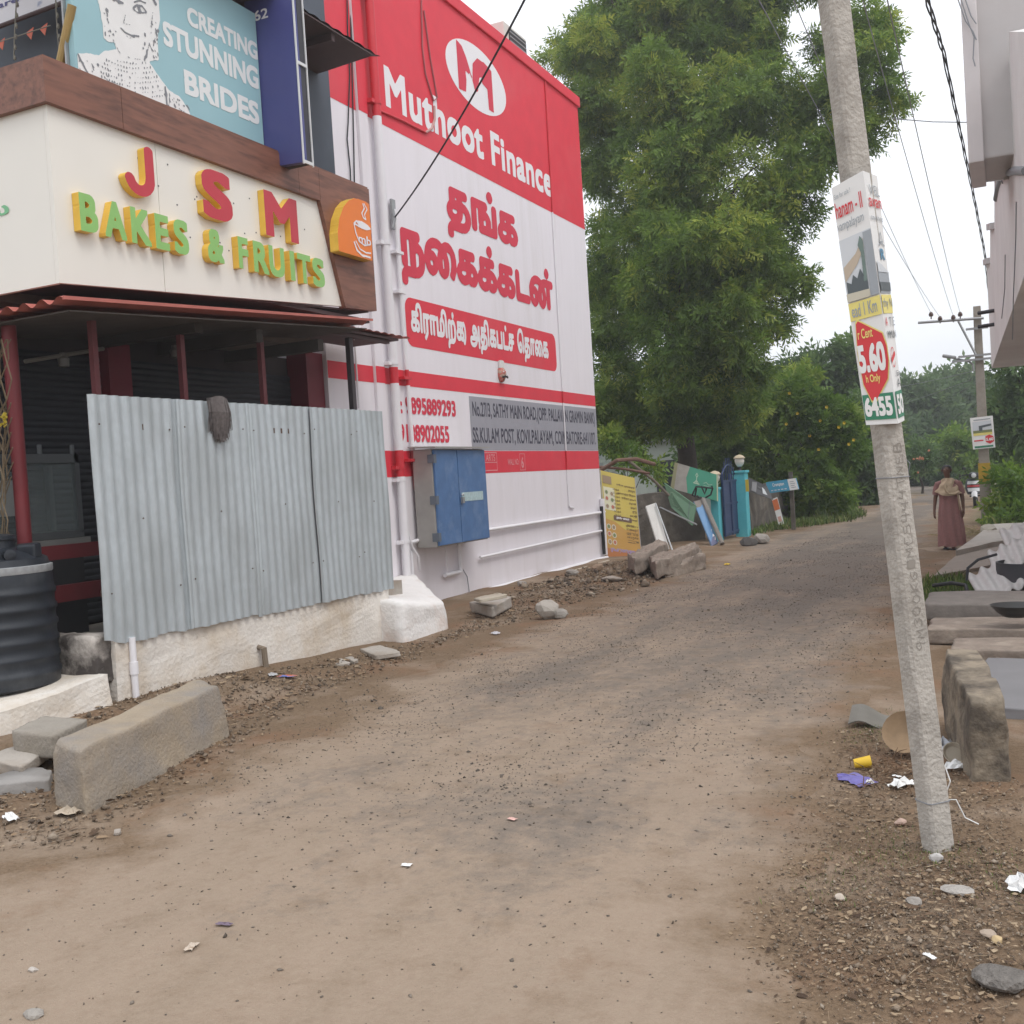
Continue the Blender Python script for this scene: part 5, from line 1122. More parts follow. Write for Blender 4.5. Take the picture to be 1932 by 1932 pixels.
# individual rocks
def rock(px, py, size, lab, m=STONEG, seed=0, flatf=0., name='rock', rz=0.):
    p = gz(px, py); z = g0(p[0], p[1]); R = rotm(0, 0, rz)
    MB().stone((p[0], p[1], z+size[2]*.36), size, seed, R, flat=flatf).build(name, m, label=lab, cat='rock')
rock(1036, 1166, (.36, .26, .30), 'angular pale rock at the road edge before the white wall', M('pale_rock', (.38, .345, .305), .9, .15, 9, .4, 30), 3)
rock(1058, 1168, (.20, .16, .16), 'small knob of rock touching the angular pale rock', STONEG, 8)
rock(1412, 1029, (.42, .3, .26), 'dark rock lying before the blue gate', M('dark_rock', (.11, .105, .10), .9, .2), 4)
rock(1436, 1026, (.42, .32, .30), 'grey rock right of the dark rock before the gate', STONEG, 5)
rock(1868, 1800, (.07, .055, .03), 'flat tan stone near the lower right corner', M('tan_stone', (.36, .29, .23), .9, .15), 6)
rock(1884, 1812, (.04, .035, .035), 'yellowish pebble beside the flat tan stone', M('yellow_stone', (.52, .39, .22), .9, .15), 7)
rock(1769, 1655, (.06, .045, .05), 'light grey stone just before the pole base', M('light_stone', (.46, .44, .42), .9, .15), 9)
rock(1700, 1565, (.06, .045, .045), 'pinkish stone left of the pole base', M('pink_stone', (.46, .33, .27), .9, .15), 10)
rock(1585, 1698, (.045, .035, .035), 'cream pebble on the trodden verge', M('cream_stone', (.50, .43, .36), .9, .15), 11)
rock(1726, 1730, (.07, .055, .045), 'grey brown stone in the middle of the right verge', STONEG, 12)
rock(1808, 1715, (.13, .09, .035), 'crumbled pale mortar lump on the right verge', M('mortar_lump', (.36, .335, .305), .95, .2, 20, .8, 40), 13)
rock(1900, 1885, (.20, .16, .07), 'dark rough clinker lump in the lower right corner', M('clinker', (.165, .15, .135), .95, .4, 30, 1., 60), 14)
rock(66, 1912, (.10, .06, .035), 'flat grey stone at the lower left', STONEG, 15)
rock(62, 1832, (.06, .035, .025), 'pale flat stone chip in the left foreground', M('pale_chip', (.44, .40, .36), .9, .1), 16)
rock(221, 1567, (.05, .045, .05), 'round pebble on the road before the concrete block', M('round_pebble', (.36, .32, .28), .9, .1), 17)
rock(985, 1112, (.2, .16, .12), 'pale boulder among the rubble under the wall pipe', M('pale_boulder', (.34, .31, .28), .9, .15), 18); rock(1080, 1090, (.26, .2, .14), 'broken grey boulder in the rubble near the menu board', STONEG, 19)
rock(1155, 1100, (.42, .22, .12), 'long pale rock in the rubble below the stone beams', M('rubble_rock', (.33, .285, .245), .9, .15), 20); rock(1128, 1082, (.28, .22, .16), 'rusty brown rock beside the menu board foot', M('rusty_rock', (.28, .20, .14), .9, .2), 21)
def slabby(px, quadpx, zt, th, m, lab, name='stone_slab'):
    P = [gz(a, b_, zt+dz) for (a, b_, dz) in quadpx]; me = organic(MB().prism(P, (0, 0, -th)), 9, 1, .010, 5, px, 6, .05); link(name, me, m, label=lab, cat='slab')
slabby(1, [(678, 1224, .03), (716, 1216, .05), (757, 1228, .05), (708, 1236, .03)], .03, .05, CONC2, 'broken square paving slab below the yard wall end')
slabby(2, [(620, 1243, .02), (645, 1242, .03), (660, 1250, .03), (636, 1256, .02)], .02, .04, CONC2, 'small broken slab piece lying left of the square slab')
slabby(3, [(648, 1240, .02), (662, 1238, .04), (678, 1243, .04), (668, 1248, .02)], .03, .04, CONC2, 'smallest slab chip next to the square slab')
slabby(4, [(22, 1378, .16), (78, 1350, .16), (166, 1356, .16), (98, 1388, .16)], .10, .16, CONC, 'grey concrete kerb piece behind the roadside block')
slabby(5, [(-40, 1430, .08), (30, 1408, .1), (92, 1410, .1), (40, 1446, .08)], .03, .08, CONC2, 'cracked cement slab at the left edge')
slabby(6, [(-60, 1475, .08), (40, 1446, .08), (100, 1450, .08), (90, 1470, .08), (-20, 1482, .06)], .0, .12, M('bluish_cement', (.30, .285, .27), .9, .12, 5, .3, 30), 'lower bluish cement slab at the left edge')
slabby(7, [(885, 1136, .1), (945, 1120, .12), (965, 1125, .12), (930, 1145, .1)], .06, .14, CONC2, 'cement chamber top below the meter cabinet pipe')
slabby(8, [(893, 1128, .1), (940, 1118, .2), (958, 1122, .18), (905, 1132, .14)], .12, .04, PIPEB, 'broken tile pieces lying on the cement chamber')
# roadside concrete block
A, Bc, Cc = V(-5.1, 4.29, 0), V(-4.73, 4.21, 0), V(-5.2, 5.98, 0); D = A+(Cc-Bc)
me = organic(MB().add([p+V(0, 0, -.05) for p in (A, Bc, Cc, D)]+[A+V(.02, .02, .37), Bc+V(-.05, .03, .355), Cc+V(-.06, -.04, .37), D+V(.02, -.02, .39)], [(0, 1, 5, 4), (1, 2, 6, 5), (2, 3, 7, 6), (3, 0, 4, 7), (4, 5, 6, 7), (0, 3, 2, 1)]), 22, 3, .016, 3.5, 6, 9, .07)
link('concrete_block', me, M('rough_cast_block', (.325, .265, .195), .92, .16, 5, .5, 45, col2=(.25, .225, .20), thr=(.46, .66), scale2=1.6), label='long low concrete block at the road edge before the yard wall', cat='block')
MB().tube([gx(1006, 1104, XW+.4), gx(1080, 1082, XW+.4), gx(1148, 1062, XW+.4)], .06, 12).build('ground_pipe', PIPEB, smooth=True, label='beige pipe lying on the ground along the white wall', cat='pipe')
# ================================================================ left far side: boards, stone beams, gate, garden wall
mbd = thing('menu_board', gy(1180, 1058, 20.7), 'upside down yellow and orange food menu board at the white wall corner', 'board')
qm = Quad(gy(1146, 1055, 20.5), gy(1212, 1064, 20.9), gy(1198, 902, 21.4), gy(1132, 887, 21.0))
qm.slab(.03, 'board', flat('menu_yellow', (.50, .40, .085)), mbd)
qm.poly([(0, 0), (1, 0), (1, .40), (.6, .36), (.3, .44), (0, .46)], 'print', flat('menu_orange', (.46, .26, .06)), mbd, .003)
qm.poly([(0, 0), (1, 0), (1, .16), (.5, .10), (0, .13)], 'print', flat('menu_deep_orange', (.40, .15, .045)), mbd, .005)
qm.rect(.05, .36, .56, .82, 'print', flat('menu_cream', (.62, .60, .42)), mbd, .004)
rg = np.random.default_rng(8); DSH = [flat('dish_green', (.16, .20, .08)), flat('dish_brown', (.28, .20, .12)), flat('dish_red', (.42, .14, .09)), flat('dish_pale', (.55, .52, .42))]
for i, (u, v) in enumerate([(.13, .76), (.28, .75), (.13, .69), (.28, .68), (.13, .60), (.28, .60), (.12, .37), (.26, .37), (.12, .29), (.26, .28), (.12, .2), (.26, .2)]):
    qm.poly([(u+.06*math.cos(t), v+.032*math.sin(t)) for t in np.linspace(0, 6.28, 15)[:-1]], 'print', DSH[3], mbd, .006); qm.poly([(u+.04*math.cos(t), v+.022*math.sin(t)) for t in np.linspace(0, 6.28, 13)[:-1]], 'print', DSH[i % 3], mbd, .009)
qm.rect(.05, .3, .86, .95, 'print', DSH[1], mbd, .006)
MT = flat('menu_text', (.16, .11, .04)); W0 = Shape(font_loops('ரூ'), bold=.02, res=36)
for k in range(9): qm.mark(W0, (.40, .50, .80-.042*k, .825-.042*k), 'print', MT, mbd, .007, flip=True); qm.mark(Shape(font_loops(('60', '25', '30', '35', '40', '30', '25', '40', '30')[k]), bold=.01, res=30), (.32, .39, .80-.042*k, .822-.042*k), 'print', MT, mbd, .007, flip=True)
for k, w_ in enumerate(('தக்காளி சாதம்', 'லெமன்', 'வெஜ் பிரியாணி', 'புளி சாதம்', 'தயிர்', 'பூரி', 'வடை', 'இட்லி', 'தோசை')): qm.mark(Shape(font_loops(w_), bold=.02, res=34), (.96-.04*len(w_), .96, .86-.048*k, .89-.048*k), 'print', MT, mbd, .007, flip=True)
qm.poly([(a, b_) for a, b_ in rrect(.28, .80, .455, .51, .02)], 'print', flat('menu_brown', (.13, .08, .05)), mbd, .006); qm.mark(Shape(font_loops('மாலை - 4மணி'), bold=.03, res=34), (.36, .72, .468, .497), 'print', P_WHT, mbd, .009, flip=True)
for k in range(5): qm.mark(Shape(font_loops(('பஜ்ஜி', 'போண்டா', 'வடை', 'சமோசா', 'டீ')[k]), bold=.02, res=34), (.62, .95, .40-.045*k, .43-.045*k), 'print', MT, mbd, .007, flip=True)
qm.mark(Shape(font_loops('பாக்கியலட்சுமி'), bold=.05, res=40), (.12, .95, .085, .135), 'print', flat('menu_violet', (.30, .24, .42)), mbd, .008, flip=True)
for s_ in (0., .985): qm.rect(s_, s_+.015, 0, 1, 'edge_strip', METAL, mbd, .010)
def board(name, lab, bl, br, tr, tl, m, t=.03, cat='board'):
    o = thing(name, np.array(bl), lab, cat); q_ = Quad(bl, br, tr, tl); q_.slab(t, 'board', m, o); return o, q_
o, q_ = board('leaning_board', 'plain white narrow board leaning behind the stone beams', gy(1245, 1040, 22.3), gy(1266, 1045, 22.4), gy(1236.6, 948.5, 23.2), gy(1218.5, 955, 23.1), flat('white_board', (.62, .60, .57)), .05)
MB().tube([gy(1237, 950, 23.1), gy(1270, 1042, 22.3)], .02, 6).build('edge_bar', METAL, o)
o, q_ = board('leaning_board', 'faded green board tilted on its corner beside the wall', gy(1266, 957, 23.9), gy(1306, 992, 23.6), gy(1313, 954, 23.8), gy(1253, 911, 24.), flat('faded_green', (.12, .22, .14)), .03)
q_.mark(Shape([], [(arc(0, 0, .5, 1, 0, 330), .05), (arc(0, 0, .3, .7, 0, 300), .05)], res=50), (.12, .48, .2, .85), 'print', flat('pale_green_print', (.26, .36, .24)), o); q_.rect(.80, .815, 0, 1, 'print', P_DRK, o, .006)
MB().tube([gy(1245, 957, 23.7), gy(1315, 990, 23.4)], .02, 6).build('edge_bar', METAL, o)
o, q_ = board('shop_board', 'large green and grey sign board propped against the blue gate pillar', gy(1265, 921, 24.5), gy(1355, 946, 24.6), gy(1354, 896, 24.7), gy(1273, 872, 24.6), flat('teal_green_board', (.065, .30, .20)), .06, 'sign')
q_.poly([(0, 0), (.36, 0), (.30, .55), (.36, 1), (0, 1)], 'print', M('grey_peeled_flex', (.33, .31, .28), .7, .15, 8), o, .005); q_.rect(.0, .075, 0, 1, 'print', flat('olive_edge', (.26, .25, .14)), o, .009)
q_.mark(Shape([], [([(.5, 0), (.5, .6), (.3, .8), (.5, 1), (.7, .8), (.5, .6)], .1), ([(.2, .1), (.5, .3), (.8, .1)], .1), ([(0, 0), (1, 0)], .1)], res=40), (.46, .60, .42, .85), 'print', flat('pale_mint', (.40, .55, .42)), o, .006)
q_.mark(Shape([], [([(0, .2), (.3, .5), (.6, .1), (1, .4)], .12), ([(0, -.2), (1, -.2)], .1)], res=30), (.68, .88, .44, .60), 'print', flat('pale_mint2', (.30, .48, .36)), o, .006); q_.rect(.975, 1., 0, 1, 'print', flat('cream_edge', (.5, .52, .36)), o, .008)
ir = thing('metal_bracket', gy(1330, 935, 24.3), 'black bent iron bracket lying against the green sign board', 'bracket'); mb = MB()
for pts in ([(1306, 934), (1313, 918), (1345, 921), (1343, 917)], [(1306, 934), (1311, 938), (1314, 920)], [(1323, 917), (1330, 932), (1333, 921)], [(1345, 920), (1341, 933), (1331, 939)], [(1315, 935), (1320, 940)]): mb.tube([gy(a, b_, 24.2) for a, b_ in pts], .022, 6)
mb.build('bar', BLK, ir)
o, q_ = board('leaning_board', 'narrow torn blue poster board leaning before the gate', gy(1343, 1030, 23.2), gy(1355, 1024, 23.4), gy(1324, 943, 24.0), gy(1309, 946, 23.9), flat('poster_mid_blue', (.13, .27, .47)), .03)
q_.mark(Shape([np.array(arc(0, 0, 1, .6, 0, 350, 12)), np.array(arc(.3, -3, .7, .5, 0, 350, 10)), np.array(arc(.8, -5, .5, .9, 0, 350, 10)), np.array(arc(-.1, 2, .3, .4, 0, 350, 8))], res=60), (.2, .9, .08, .75), 'print', P_WHT, o, .006); q_.rect(0, 1, .85, 1, 'print', flat('torn_brown', (.20, .17, .15)), o, .006); q_.rect(0, 1, 0, .2, 'print', flat('dull_violet', (.14, .15, .25)), o, .004)
MB().tube([gy(1326, 942, 24.), gy(1363, 1026, 23.3)], .055, 8).build('leaning_post', M('dusty_post', (.22, .20, .18), .8, .15), smooth=True, label='grey post leaning beside the torn blue poster', cat='post')
MB().tube([gy(1187, 870, 23.), gy(1232, 905, 23.2), gy(1262, 935, 23.5)], .035, 7).build('fallen_branch', M('grey_branch', (.17, .14, .11), .9, .2), smooth=True, label='bare grey branch slanting over the wall behind the menu board', cat='branch')
MB().tube([gy(1120, 895, 22.), gy(1165, 868, 22.), gy(1200, 866, 22.4), gy(1235, 876, 22.8)], .045, 7).tube([gy(1120, 880, 22.), gy(1180, 885, 22.2), gy(1225, 893, 22.6)], .03, 7).build('fallen_branch', M('rusty_branch', (.17, .10, .075), .9, .2), smooth=True, label='rust brown curved branch above the menu board', cat='branch')
# stone beams
def beam(q4, th, lab, seed):
    P = [gz(a, b_, z) for a, b_, z in q4]; me = sub_mesh(MB().prism(P, (.03, -.04, -th)), 9); bm = bmesh.new(); bm.from_mesh(me); bmesh.ops.smooth_vert(bm, verts=bm.verts[:], factor=.5, use_axis_x=True, use_axis_y=True, use_axis_z=True); bm.to_mesh(me); bm.free(); rough_mesh(me, .06, 2.6, seed); rough_mesh(me, .025, 8, seed); link('stone_beam', me, STONE, label=lab, cat='stone beam')
beam([(1184, 1047, .34), (1240, 1017, .42), (1258, 1024, .42), (1198, 1055, .34)], .26, 'left rough granite beam propped against the white board', 2)
beam([(1225, 1052, .30), (1309, 1022, .38), (1319, 1031, .38), (1236, 1062, .30)], .26, 'upper right granite beam of the pile at the road edge', 5)
beam([(1241, 1060, .20), (1318, 1036, .26), (1328, 1047, .26), (1250, 1069, .20)], .26, 'lower front granite beam of the pile at the road edge', 8)
# garden wall, gate and pillars
gwl = M('mossy_dark_wall', (.105, .092, .078), .95, .25, 6, .5, 20, col2=(.19, .165, .135), thr=(.5, .68), scale2=2)
def wallpiece(p0, p1, h_, lab, seed):
    p0, p1 = V(*p0, 0), V(*p1, 0); d_ = p1-p0; nn = V(-d_[1], d_[0], 0); nn = nn/np.linalg.norm(nn)*.2
    me = sub_mesh(MB().prism([p0+V(0, 0, -.1), p1+V(0, 0, -.1), p1+V(0, 0, h_), p0+V(0, 0, h_*.95)], nn), 7); rough_mesh(me, .05, 2, seed); link('garden_wall', me, gwl, label=lab, cat='wall')
wallpiece((-8.9, 22.6), (-6.95, 25.7), 1.25, 'dark mossy garden wall behind the leaning boards', 1)
wallpiece((-6.1, 27.1), (-6.2, 33.2), 1.25, 'low dark garden wall beyond the blue gate', 2)
TUR = M('turquoise_paint', (.085, .43, .50), .6, .1, 5, col2=(.13, .48, .53), thr=(.5, .7), scale2=3)
def pillar(px0, px1, pyb, pyt, Yd, lab, nm2):
    a, b_ = gy(px0, pyb, Yd), gy(px1, pyb, Yd); t_ = gy(px0, pyt, Yd)[2]
    p = thing('gate_pillar', ((a[0]+b_[0])/2, Yd+.18, 0), lab, 'pillar'); cx = (a[0]+b_[0])/2; w_ = (b_[0]-a[0])*.82
    MB().box(cx-w_/2, cx+w_/2, Yd, Yd+.36, -.1, t_).build('shaft', TUR, p, bevel=.015); MB().box(cx-w_/2-.03, cx+w_/2+.03, Yd-.03, Yd+.39, t_, t_+.06).build('cap', TUR, p, bevel=.01)
    MB().lathe((cx, Yd+.18, t_+.06), [(.05, 0), (.035, .03), (.035, .10), (.06, .12)], 12).build('lamp_stem', BLK, p)
    g_ = MB().lathe((cx, Yd+.18, t_+.16), [(.05, 0), (.10, .06), (.12, .14), (.11, .20)], 16).build('lamp_globe', M('frosted_lamp'+nm2, (.66, .64, .58), .3, .05), p, smooth=True)
    MB().lathe((cx, Yd+.18, t_+.36), [(.14, 0), (.145, .02), (.10, .07), (.02, .10)], 16).build('lamp_cap', M('cream_cap'+nm2, (.55, .46, .33), .5, .1), p, smooth=True); return cx, t_
c1_, t1_ = pillar(1343, 1361, 1021, 925, 24.75, 'turquoise gate pillar half hidden by the green sign board', 'a'); c2_, t2_ = pillar(1386, 1414, 1012, 893, 26.2, 'turquoise gate pillar with globe lamp, clear of the boards', 'b')
P_ = gy(1403, 905, 26.19); MB().box(P_[0]+.04, P_[0]+.12, 26.175, 26.19, P_[2]-.3, P_[2]).build('house_number', flat('yellow_plate', (.55, .42, .05)), label='small yellow plate on the clear turquoise pillar', cat='plate')
gt = thing('gate', (-6.3, 25.6, 0), 'dark blue iron gate between the turquoise pillars', 'gate'); GB = M('navy_gate_paint', (.028, .05, .12), .5, .2, 6)
ga, gb = V(c1_+.12, 25.0, .08), V(c2_-.10, 26.3, .08); gd = gb-ga
def gpan(u0, u1, z0, z1, name, m, t=.03):
    nn = V(gd[1], -gd[0], 0); nn = nn/np.linalg.norm(nn)*t
    MB().prism([ga+gd*u0+V(0, 0, z0), ga+gd*u1+V(0, 0, z0), ga+gd*u1+V(0, 0, z1), ga+gd*u0+V(0, 0, z1)], nn).build(name, m, gt)
gpan(0, .48, 0, 1.35, 'leaf', GB); gpan(.52, 1, 0, 1.35, 'leaf', GB)
for u in (.0, .48, .52, .98): gpan(u, u+.03, 0, 1.5, 'stile', GB, .06)
for z in (.05, .75, 1.3): gpan(.02, .48, z, z+.05, 'rail', GB, .05); gpan(.54, .98, z, z+.05, 'rail', GB, .05)
for k in range(9):
    u = .02+.95*k/8; h_ = 1.35+.45*math.sin(math.pi*(u if u < .5 else 1-u)*1.1)+.1; MB().tube([ga+gd*u+V(0, 0, 1.3), ga+gd*u+V(0, 0, h_)], .012, 5).build('spike', GB, gt)
MB().tube([ga+gd*u+V(0, 0, 1.42+.30*math.sin(math.pi*u)) for u in np.linspace(0, 1, 12)], .02, 6).build('top_bow', GB, gt)
o, q_ = board('shop_board', 'faded black sign board hung on the wall right of the gate', gy(1413, 926, 26.9), gy(1459, 943, 27.4), gy(1447, 917, 27.4), gy(1411, 900, 26.9), flat('faded_black', (.085, .085, .09)), .04, 'sign')
q_.poly([(.1, .1), (.2, .8), (.45, .9), (.3, .1)], 'print', flat('smear_grey', (.26, .26, .27)), o, .006); q_.poly([(.6, .2), (.66, .7), (.75, .6), (.8, .2)], 'print', P_SKY, o, .006)
o, q_ = board('shop_board', 'blue and white sign board on a post beyond the gate', gy(1449, 931, 28.), gy(1507, 923, 28.), gy(1501, 902, 28.), gy(1445, 910, 28.), flat('sign_sky_blue', (.075, .33, .50)), .10, 'sign')
q_.rect(.72, 1., 0, 1, 'print', P_WHT, o, .005); q_.mark(text('Crompton', .03, 40), (.2, .58, .45, .82), 'print', P_WHT, o, .006)
for k in range(4): q_.rect(.78, .94-.03*(k % 2), .2+.17*k, .26+.17*k, 'print', P_GRY, o, .008)
for k in range(5): q_.rect(.12+.11*k, .19+.11*k, .15, .24, 'print', P_SKY, o, .008)
a = gy(1493, 940, 28.1); MB().box(a[0]-.05, a[0]+.05, 28.15, 28.25, 0, gy(1493, 890, 28.1)[2]).build('post', gwl, o)
o, q_ = board('leaning_board', 'orange and white strip board standing in the grass', gy(1469, 991, 29.), gy(1479, 988, 29.), gy(1466, 938, 29.3), gy(1456, 942, 29.3), P_WHT, .03)
q_.rect(0, 1, .55, .95, 'print', flat('strip_orange', (.62, .17, .06)), o, .005); q_.rect(.2, .8, .1, .3, 'print', flat('strip_pink', (.62, .36, .30)), o, .005)
# low planter block and house far behind
a = gy(1517, 962, 40.); mb = MB(); pb_ = thing('block_wall', (a[0], 40.2, 0), 'low pierced cement block wall at the road bend', 'wall'); mb.box(a[0]-.7, a[0]+.9, 40., 40.3, -.1, .75).build('wall', CONC, pb_)
for k in range(3): MB().lathe((a[0]-.35+.45*k, 39.99, .4), [(.16, -.02), (.16, .01), (.10, .012)], 12, R=rotm(math.pi/2, 0, 0)).build('pierced_block', gwl, pb_)
hs = thing('house', gy(1250, 900, 40.), 'pale house with low roof behind the neem trunk', 'house'); a, b_ = gy(1180, 884, 38.), gy(1430, 884, 38.); zt_ = gy(1240, 834, 38.)[2]
MB().box(a[0], b_[0], 38., 46., -.1, zt_).build('wall', M('pale_green_wall', (.46, .50, .46), .8, .06), hs); MB().box(a[0]-.3, b_[0]+.3, 37.7, 46.2, zt_, zt_+.10).build('roof', M('grey_roof', (.30, .31, .31), .8, .1), hs)
MB().box(a[0]+1.2, a[0]+2.2, 37.97, 38., .8, zt_-.7).build('window', SHUT, hs)

# ================================================================ trees
BARK = M('dark_bark', (.062, .048, .038), .95, .25, 8, .8, 22)
NEEM = leaf_mat('neem_leaf', (.075, .14, .026), (.175, .275, .044), (.38, .42, .065))
TEC = leaf_mat('yellow_bell_leaf', (.07, .14, .024), (.155, .255, .04), (.32, .38, .065))
MID = leaf_mat('dark_hedge_leaf', (.055, .105, .032), (.11, .19, .055), (.21, .28, .085))
FARL = leaf_mat('far_leaf', (.06, .11, .042), (.115, .185, .07), (.21, .28, .10))
def limb(mb, a, b_, r0, r1, rng, n_=7, wob=.25):
    a, b_ = np.array(a), np.array(b_); L_ = np.linalg.norm(b_-a); pts = [a+(b_-a)*t+rng.normal(size=3)*wob*L_*.08*math.sin(math.pi*t)+V(0, 0, .10*L_*math.sin(math.pi*t)) for t in np.linspace(0, 1, n_)]
    mb.tube(pts, list(np.linspace(r0, r1, n_)), 8); return pts
def tree(name, lab, cat, base, trunk_r, fork, blobs, per, size, leafm, group=None, seed=0, nleaf=9, lw=.11, ll=.36, droop=.25, shell=.5, limbs=8, twig=True):
    rng = np.random.default_rng(seed); t = thing(name, base, lab, cat, group); mb = MB()
    base = np.array(base); fork = np.array(fork)
    pts = [base+(fork-base)*u+V(.06*math.sin(u*5), .05*math.cos(u*4), 0)*(u > 0) for u in np.linspace(0, 1, 7)]; pts[0] = base-V(0, 0, .2)
    mb.tube(pts, [trunk_r*(1.25-.5*u) if u > 0 else trunk_r*1.5 for u in np.linspace(0, 1, 7)], 12)
    order = sorted(range(len(blobs)), key=lambda i: -blobs[i][1])[:limbs]
    for i in order:
        c_ = np.array(blobs[i][0]); lp_ = limb(mb, fork-V(0, 0, .1), c_, trunk_r*.42, trunk_r*.09, rng)
        for k in range(4):
            q_ = c_+rng.normal(size=3)*blobs[i][1]*.55; limb(mb, lp_[rng.integers(3, 6)], q_, trunk_r*.12, .012, rng, 5)
    mb.build('trunk', BARK, t, smooth=True)
    P, D, T = blob_points(blobs, per, rng, shell); foliage('crown', leafm, t, P, D, size, T, nleaf, lw, ll, droop, rng=rng); return t
def bl(px, py, rpx, Yd):
    c_ = gy(px, py, Yd); return (c_, rpx*np.linalg.norm(c_-CAMP)/2050.)
NB = [(1075, 95, 60, 31), (1180, 50, 110, 32), (1300, 30, 110, 33), (1400, 40, 80, 33), (1130, 180, 95, 29), (1250, 180, 125, 28), (1380, 210, 115, 28), (1470, 215, 85, 29), (1560, 190, 65, 29), (1640, 150, 72, 28), (1672, 205, 48, 28), (1625, 55, 66, 29), (1605, 270, 55, 28), (1520, 300, 85, 28), (1150, 330, 80, 30), (1260, 330, 125, 27.5), (1390, 345, 125, 27.5), (1480, 420, 78, 28), (1180, 470, 105, 29), (1300, 480, 130, 27), (1420, 500, 105, 27.5), (1505, 540, 48, 28), (1165, 600, 85, 28.5), (1265, 620, 115, 27), (1380, 620, 105, 27), (1455, 610, 48, 28), (1175, 715, 72, 28), (1275, 725, 80, 27.5), (1365, 705, 66, 27.5), (1195, 790, 40, 28), (1300, -60, 120, 31), (1450, -60, 90, 31), (1180, -60, 100, 31), (1560, -40, 70, 30), (1260, 420, 110, 31), (1380, 430, 110, 31), (1250, 560, 110, 31), (1360, 560, 100, 31), (1160, 760, 60, 29), (1140, 540, 70, 30), (1130, 260, 70, 30), (1430, 700, 40, 28), (1245, 770, 50, 29), (1345, 760, 45, 29), (1165, 800, 60, 28), (1215, 815, 45, 28.5), (1255, 800, 52, 28), (1310, 775, 60, 28), (1360, 790, 48, 28.5), (1400, 760, 48, 28), (1130, 760, 60, 27.5), (1120, 90, 85, 29), (1230, 60, 95, 29.5), (1340, 70, 95, 30), (1420, 100, 70, 30), (1540, 90, 40, 30), (1380, 0, 90, 30)]
nbl0 = [bl(*b_) for b_ in NB]; rg = np.random.default_rng(21); nbl = []
for c_, r_ in nbl0:                                   # each bough carries several smaller lumps of leaves
    nbl.append((c_, r_*.62))
    for k in range(6):
        d_ = rg.normal(size=3); d_[1] -= .5; d_ /= np.linalg.norm(d_); nbl.append((c_+d_*r_*rg.uniform(.5, .85)*np.array([1, 1, .85]), r_*rg.uniform(.26, .46)))
nbase = gy(1298, 985, 29.5); nbase[2] = 0
tree('neem_tree', 'huge leafy neem tree rising behind the painted wall', 'tree', nbase, .27, gy(1290, 720, 29.3), nbl, 300, .42, NEEM, seed=3, nleaf=13, lw=.105, ll=.40, droop=.45, limbs=16)
tb = [(1350, 840, 55, 33), (1420, 800, 70, 33), (1490, 770, 62, 33), (1550, 800, 65, 33), (1590, 850, 45, 33), (1460, 860, 65, 32.5), (1530, 890, 60, 32.5), (1570, 930, 42, 32.2), (1400, 880, 50, 33), (1510, 720, 40, 34), (1600, 790, 28, 33), (1500, 940, 36, 32.4)]
b0 = gy(1528, 968, 33); b0[2] = 0
tc_ = tree('flowering_shrub', 'tall yellow flowered shrub beside the garden wall', 'shrub', b0, .09, gy(1520, 860, 33), [bl(*b_) for b_ in tb], 420, .36, TEC, seed=5, nleaf=9, lw=.20, ll=.50, droop=.15, limbs=9)
YF = M('yellow_petal', (.72, .52, .03), .5, .1)
for (px, py) in ((1505, 780), (1548, 794), (1593, 798), (1528, 822), (1560, 768), (1484, 800), (1611, 830), (1602, 838), (1583, 806), (1490, 742), (1545, 848)):
    q_ = gy(px, py, 31.9); mb = MB()
    for k in range(5):
        t = k*1.2566; d_ = V(math.cos(t)*.05, -.04, math.sin(t)*.05); e_ = V(-math.sin(t)*.022, 0, math.cos(t)*.022); mb.add([q_, q_+d_*.7+e_, q_+d_, q_+d_*.7-e_], [(0, 1, 2, 3)])
    mb.build('flower', YF, tc_)
def T(lab, bs, base, m, seed, per=300, size=.6, name='leafy_tree', cat='tree', nleaf=8, lw=.2, ll=.5, tr=.14, limbs=6, group=None, shell=.45):
    B_ = [bl(*b_) for b_ in bs]; b0 = gy(*base); b0[2] = 0; f_ = sum(np.array(b_[0]) for b_ in B_)/len(B_); f_ = b0+(f_-b0)*.55
    return tree(name, lab, cat, b0, tr, f_, B_, per, size, m, group, seed, nleaf, lw, ll, .2, shell, limbs)
T('dark bushy tree right of the yellow flowered shrub', [(1630, 780, 45, 42), (1610, 850, 48, 42), (1640, 870, 42, 42), (1600, 910, 45, 42), (1640, 925, 35, 42), (1570, 880, 45, 43), (1655, 830, 36, 42)], (1622, 950, 42), MID, 11, 260, .55)
T('mid green tree rising behind the yellow flowered shrub', [(1500, 720, 48, 46), (1560, 700, 50, 46), (1620, 710, 45, 46), (1540, 760, 50, 46), (1600, 760, 45, 46), (1640, 700, 30, 46), (1600, 660, 28, 46), (1460, 740, 40, 46)], (1560, 945, 46), MID, 12, 230, .6)
T('hedge tree left of the yellow flowered shrub', [(1390, 780, 45, 37), (1340, 800, 42, 37), (1370, 840, 50, 37), (1430, 850, 42, 37), (1320, 845, 40, 36)], (1380, 950, 37), MID, 13, 260, .5)
T('feathery bush behind the garden wall', [(1190, 862, 26, 25.5), (1215, 880, 24, 25.2), (1235, 890, 20, 25), (1170, 850, 26, 26), (1150, 830, 30, 26)], (1190, 940, 25.5), TEC, 14, 420, .3, 'garden_bush', 'bush', tr=.03, limbs=4)
T('hazy green tree straight above the road bend', [(1720, 760, 50, 74), (1760, 790, 55, 74), (1730, 840, 50, 72), (1790, 760, 42, 76), (1690, 830, 40, 70), (1780, 850, 45, 72), (1700, 880, 32, 69)], (1735, 915, 73), FARL, 15, 95, 1.0, tr=.25)
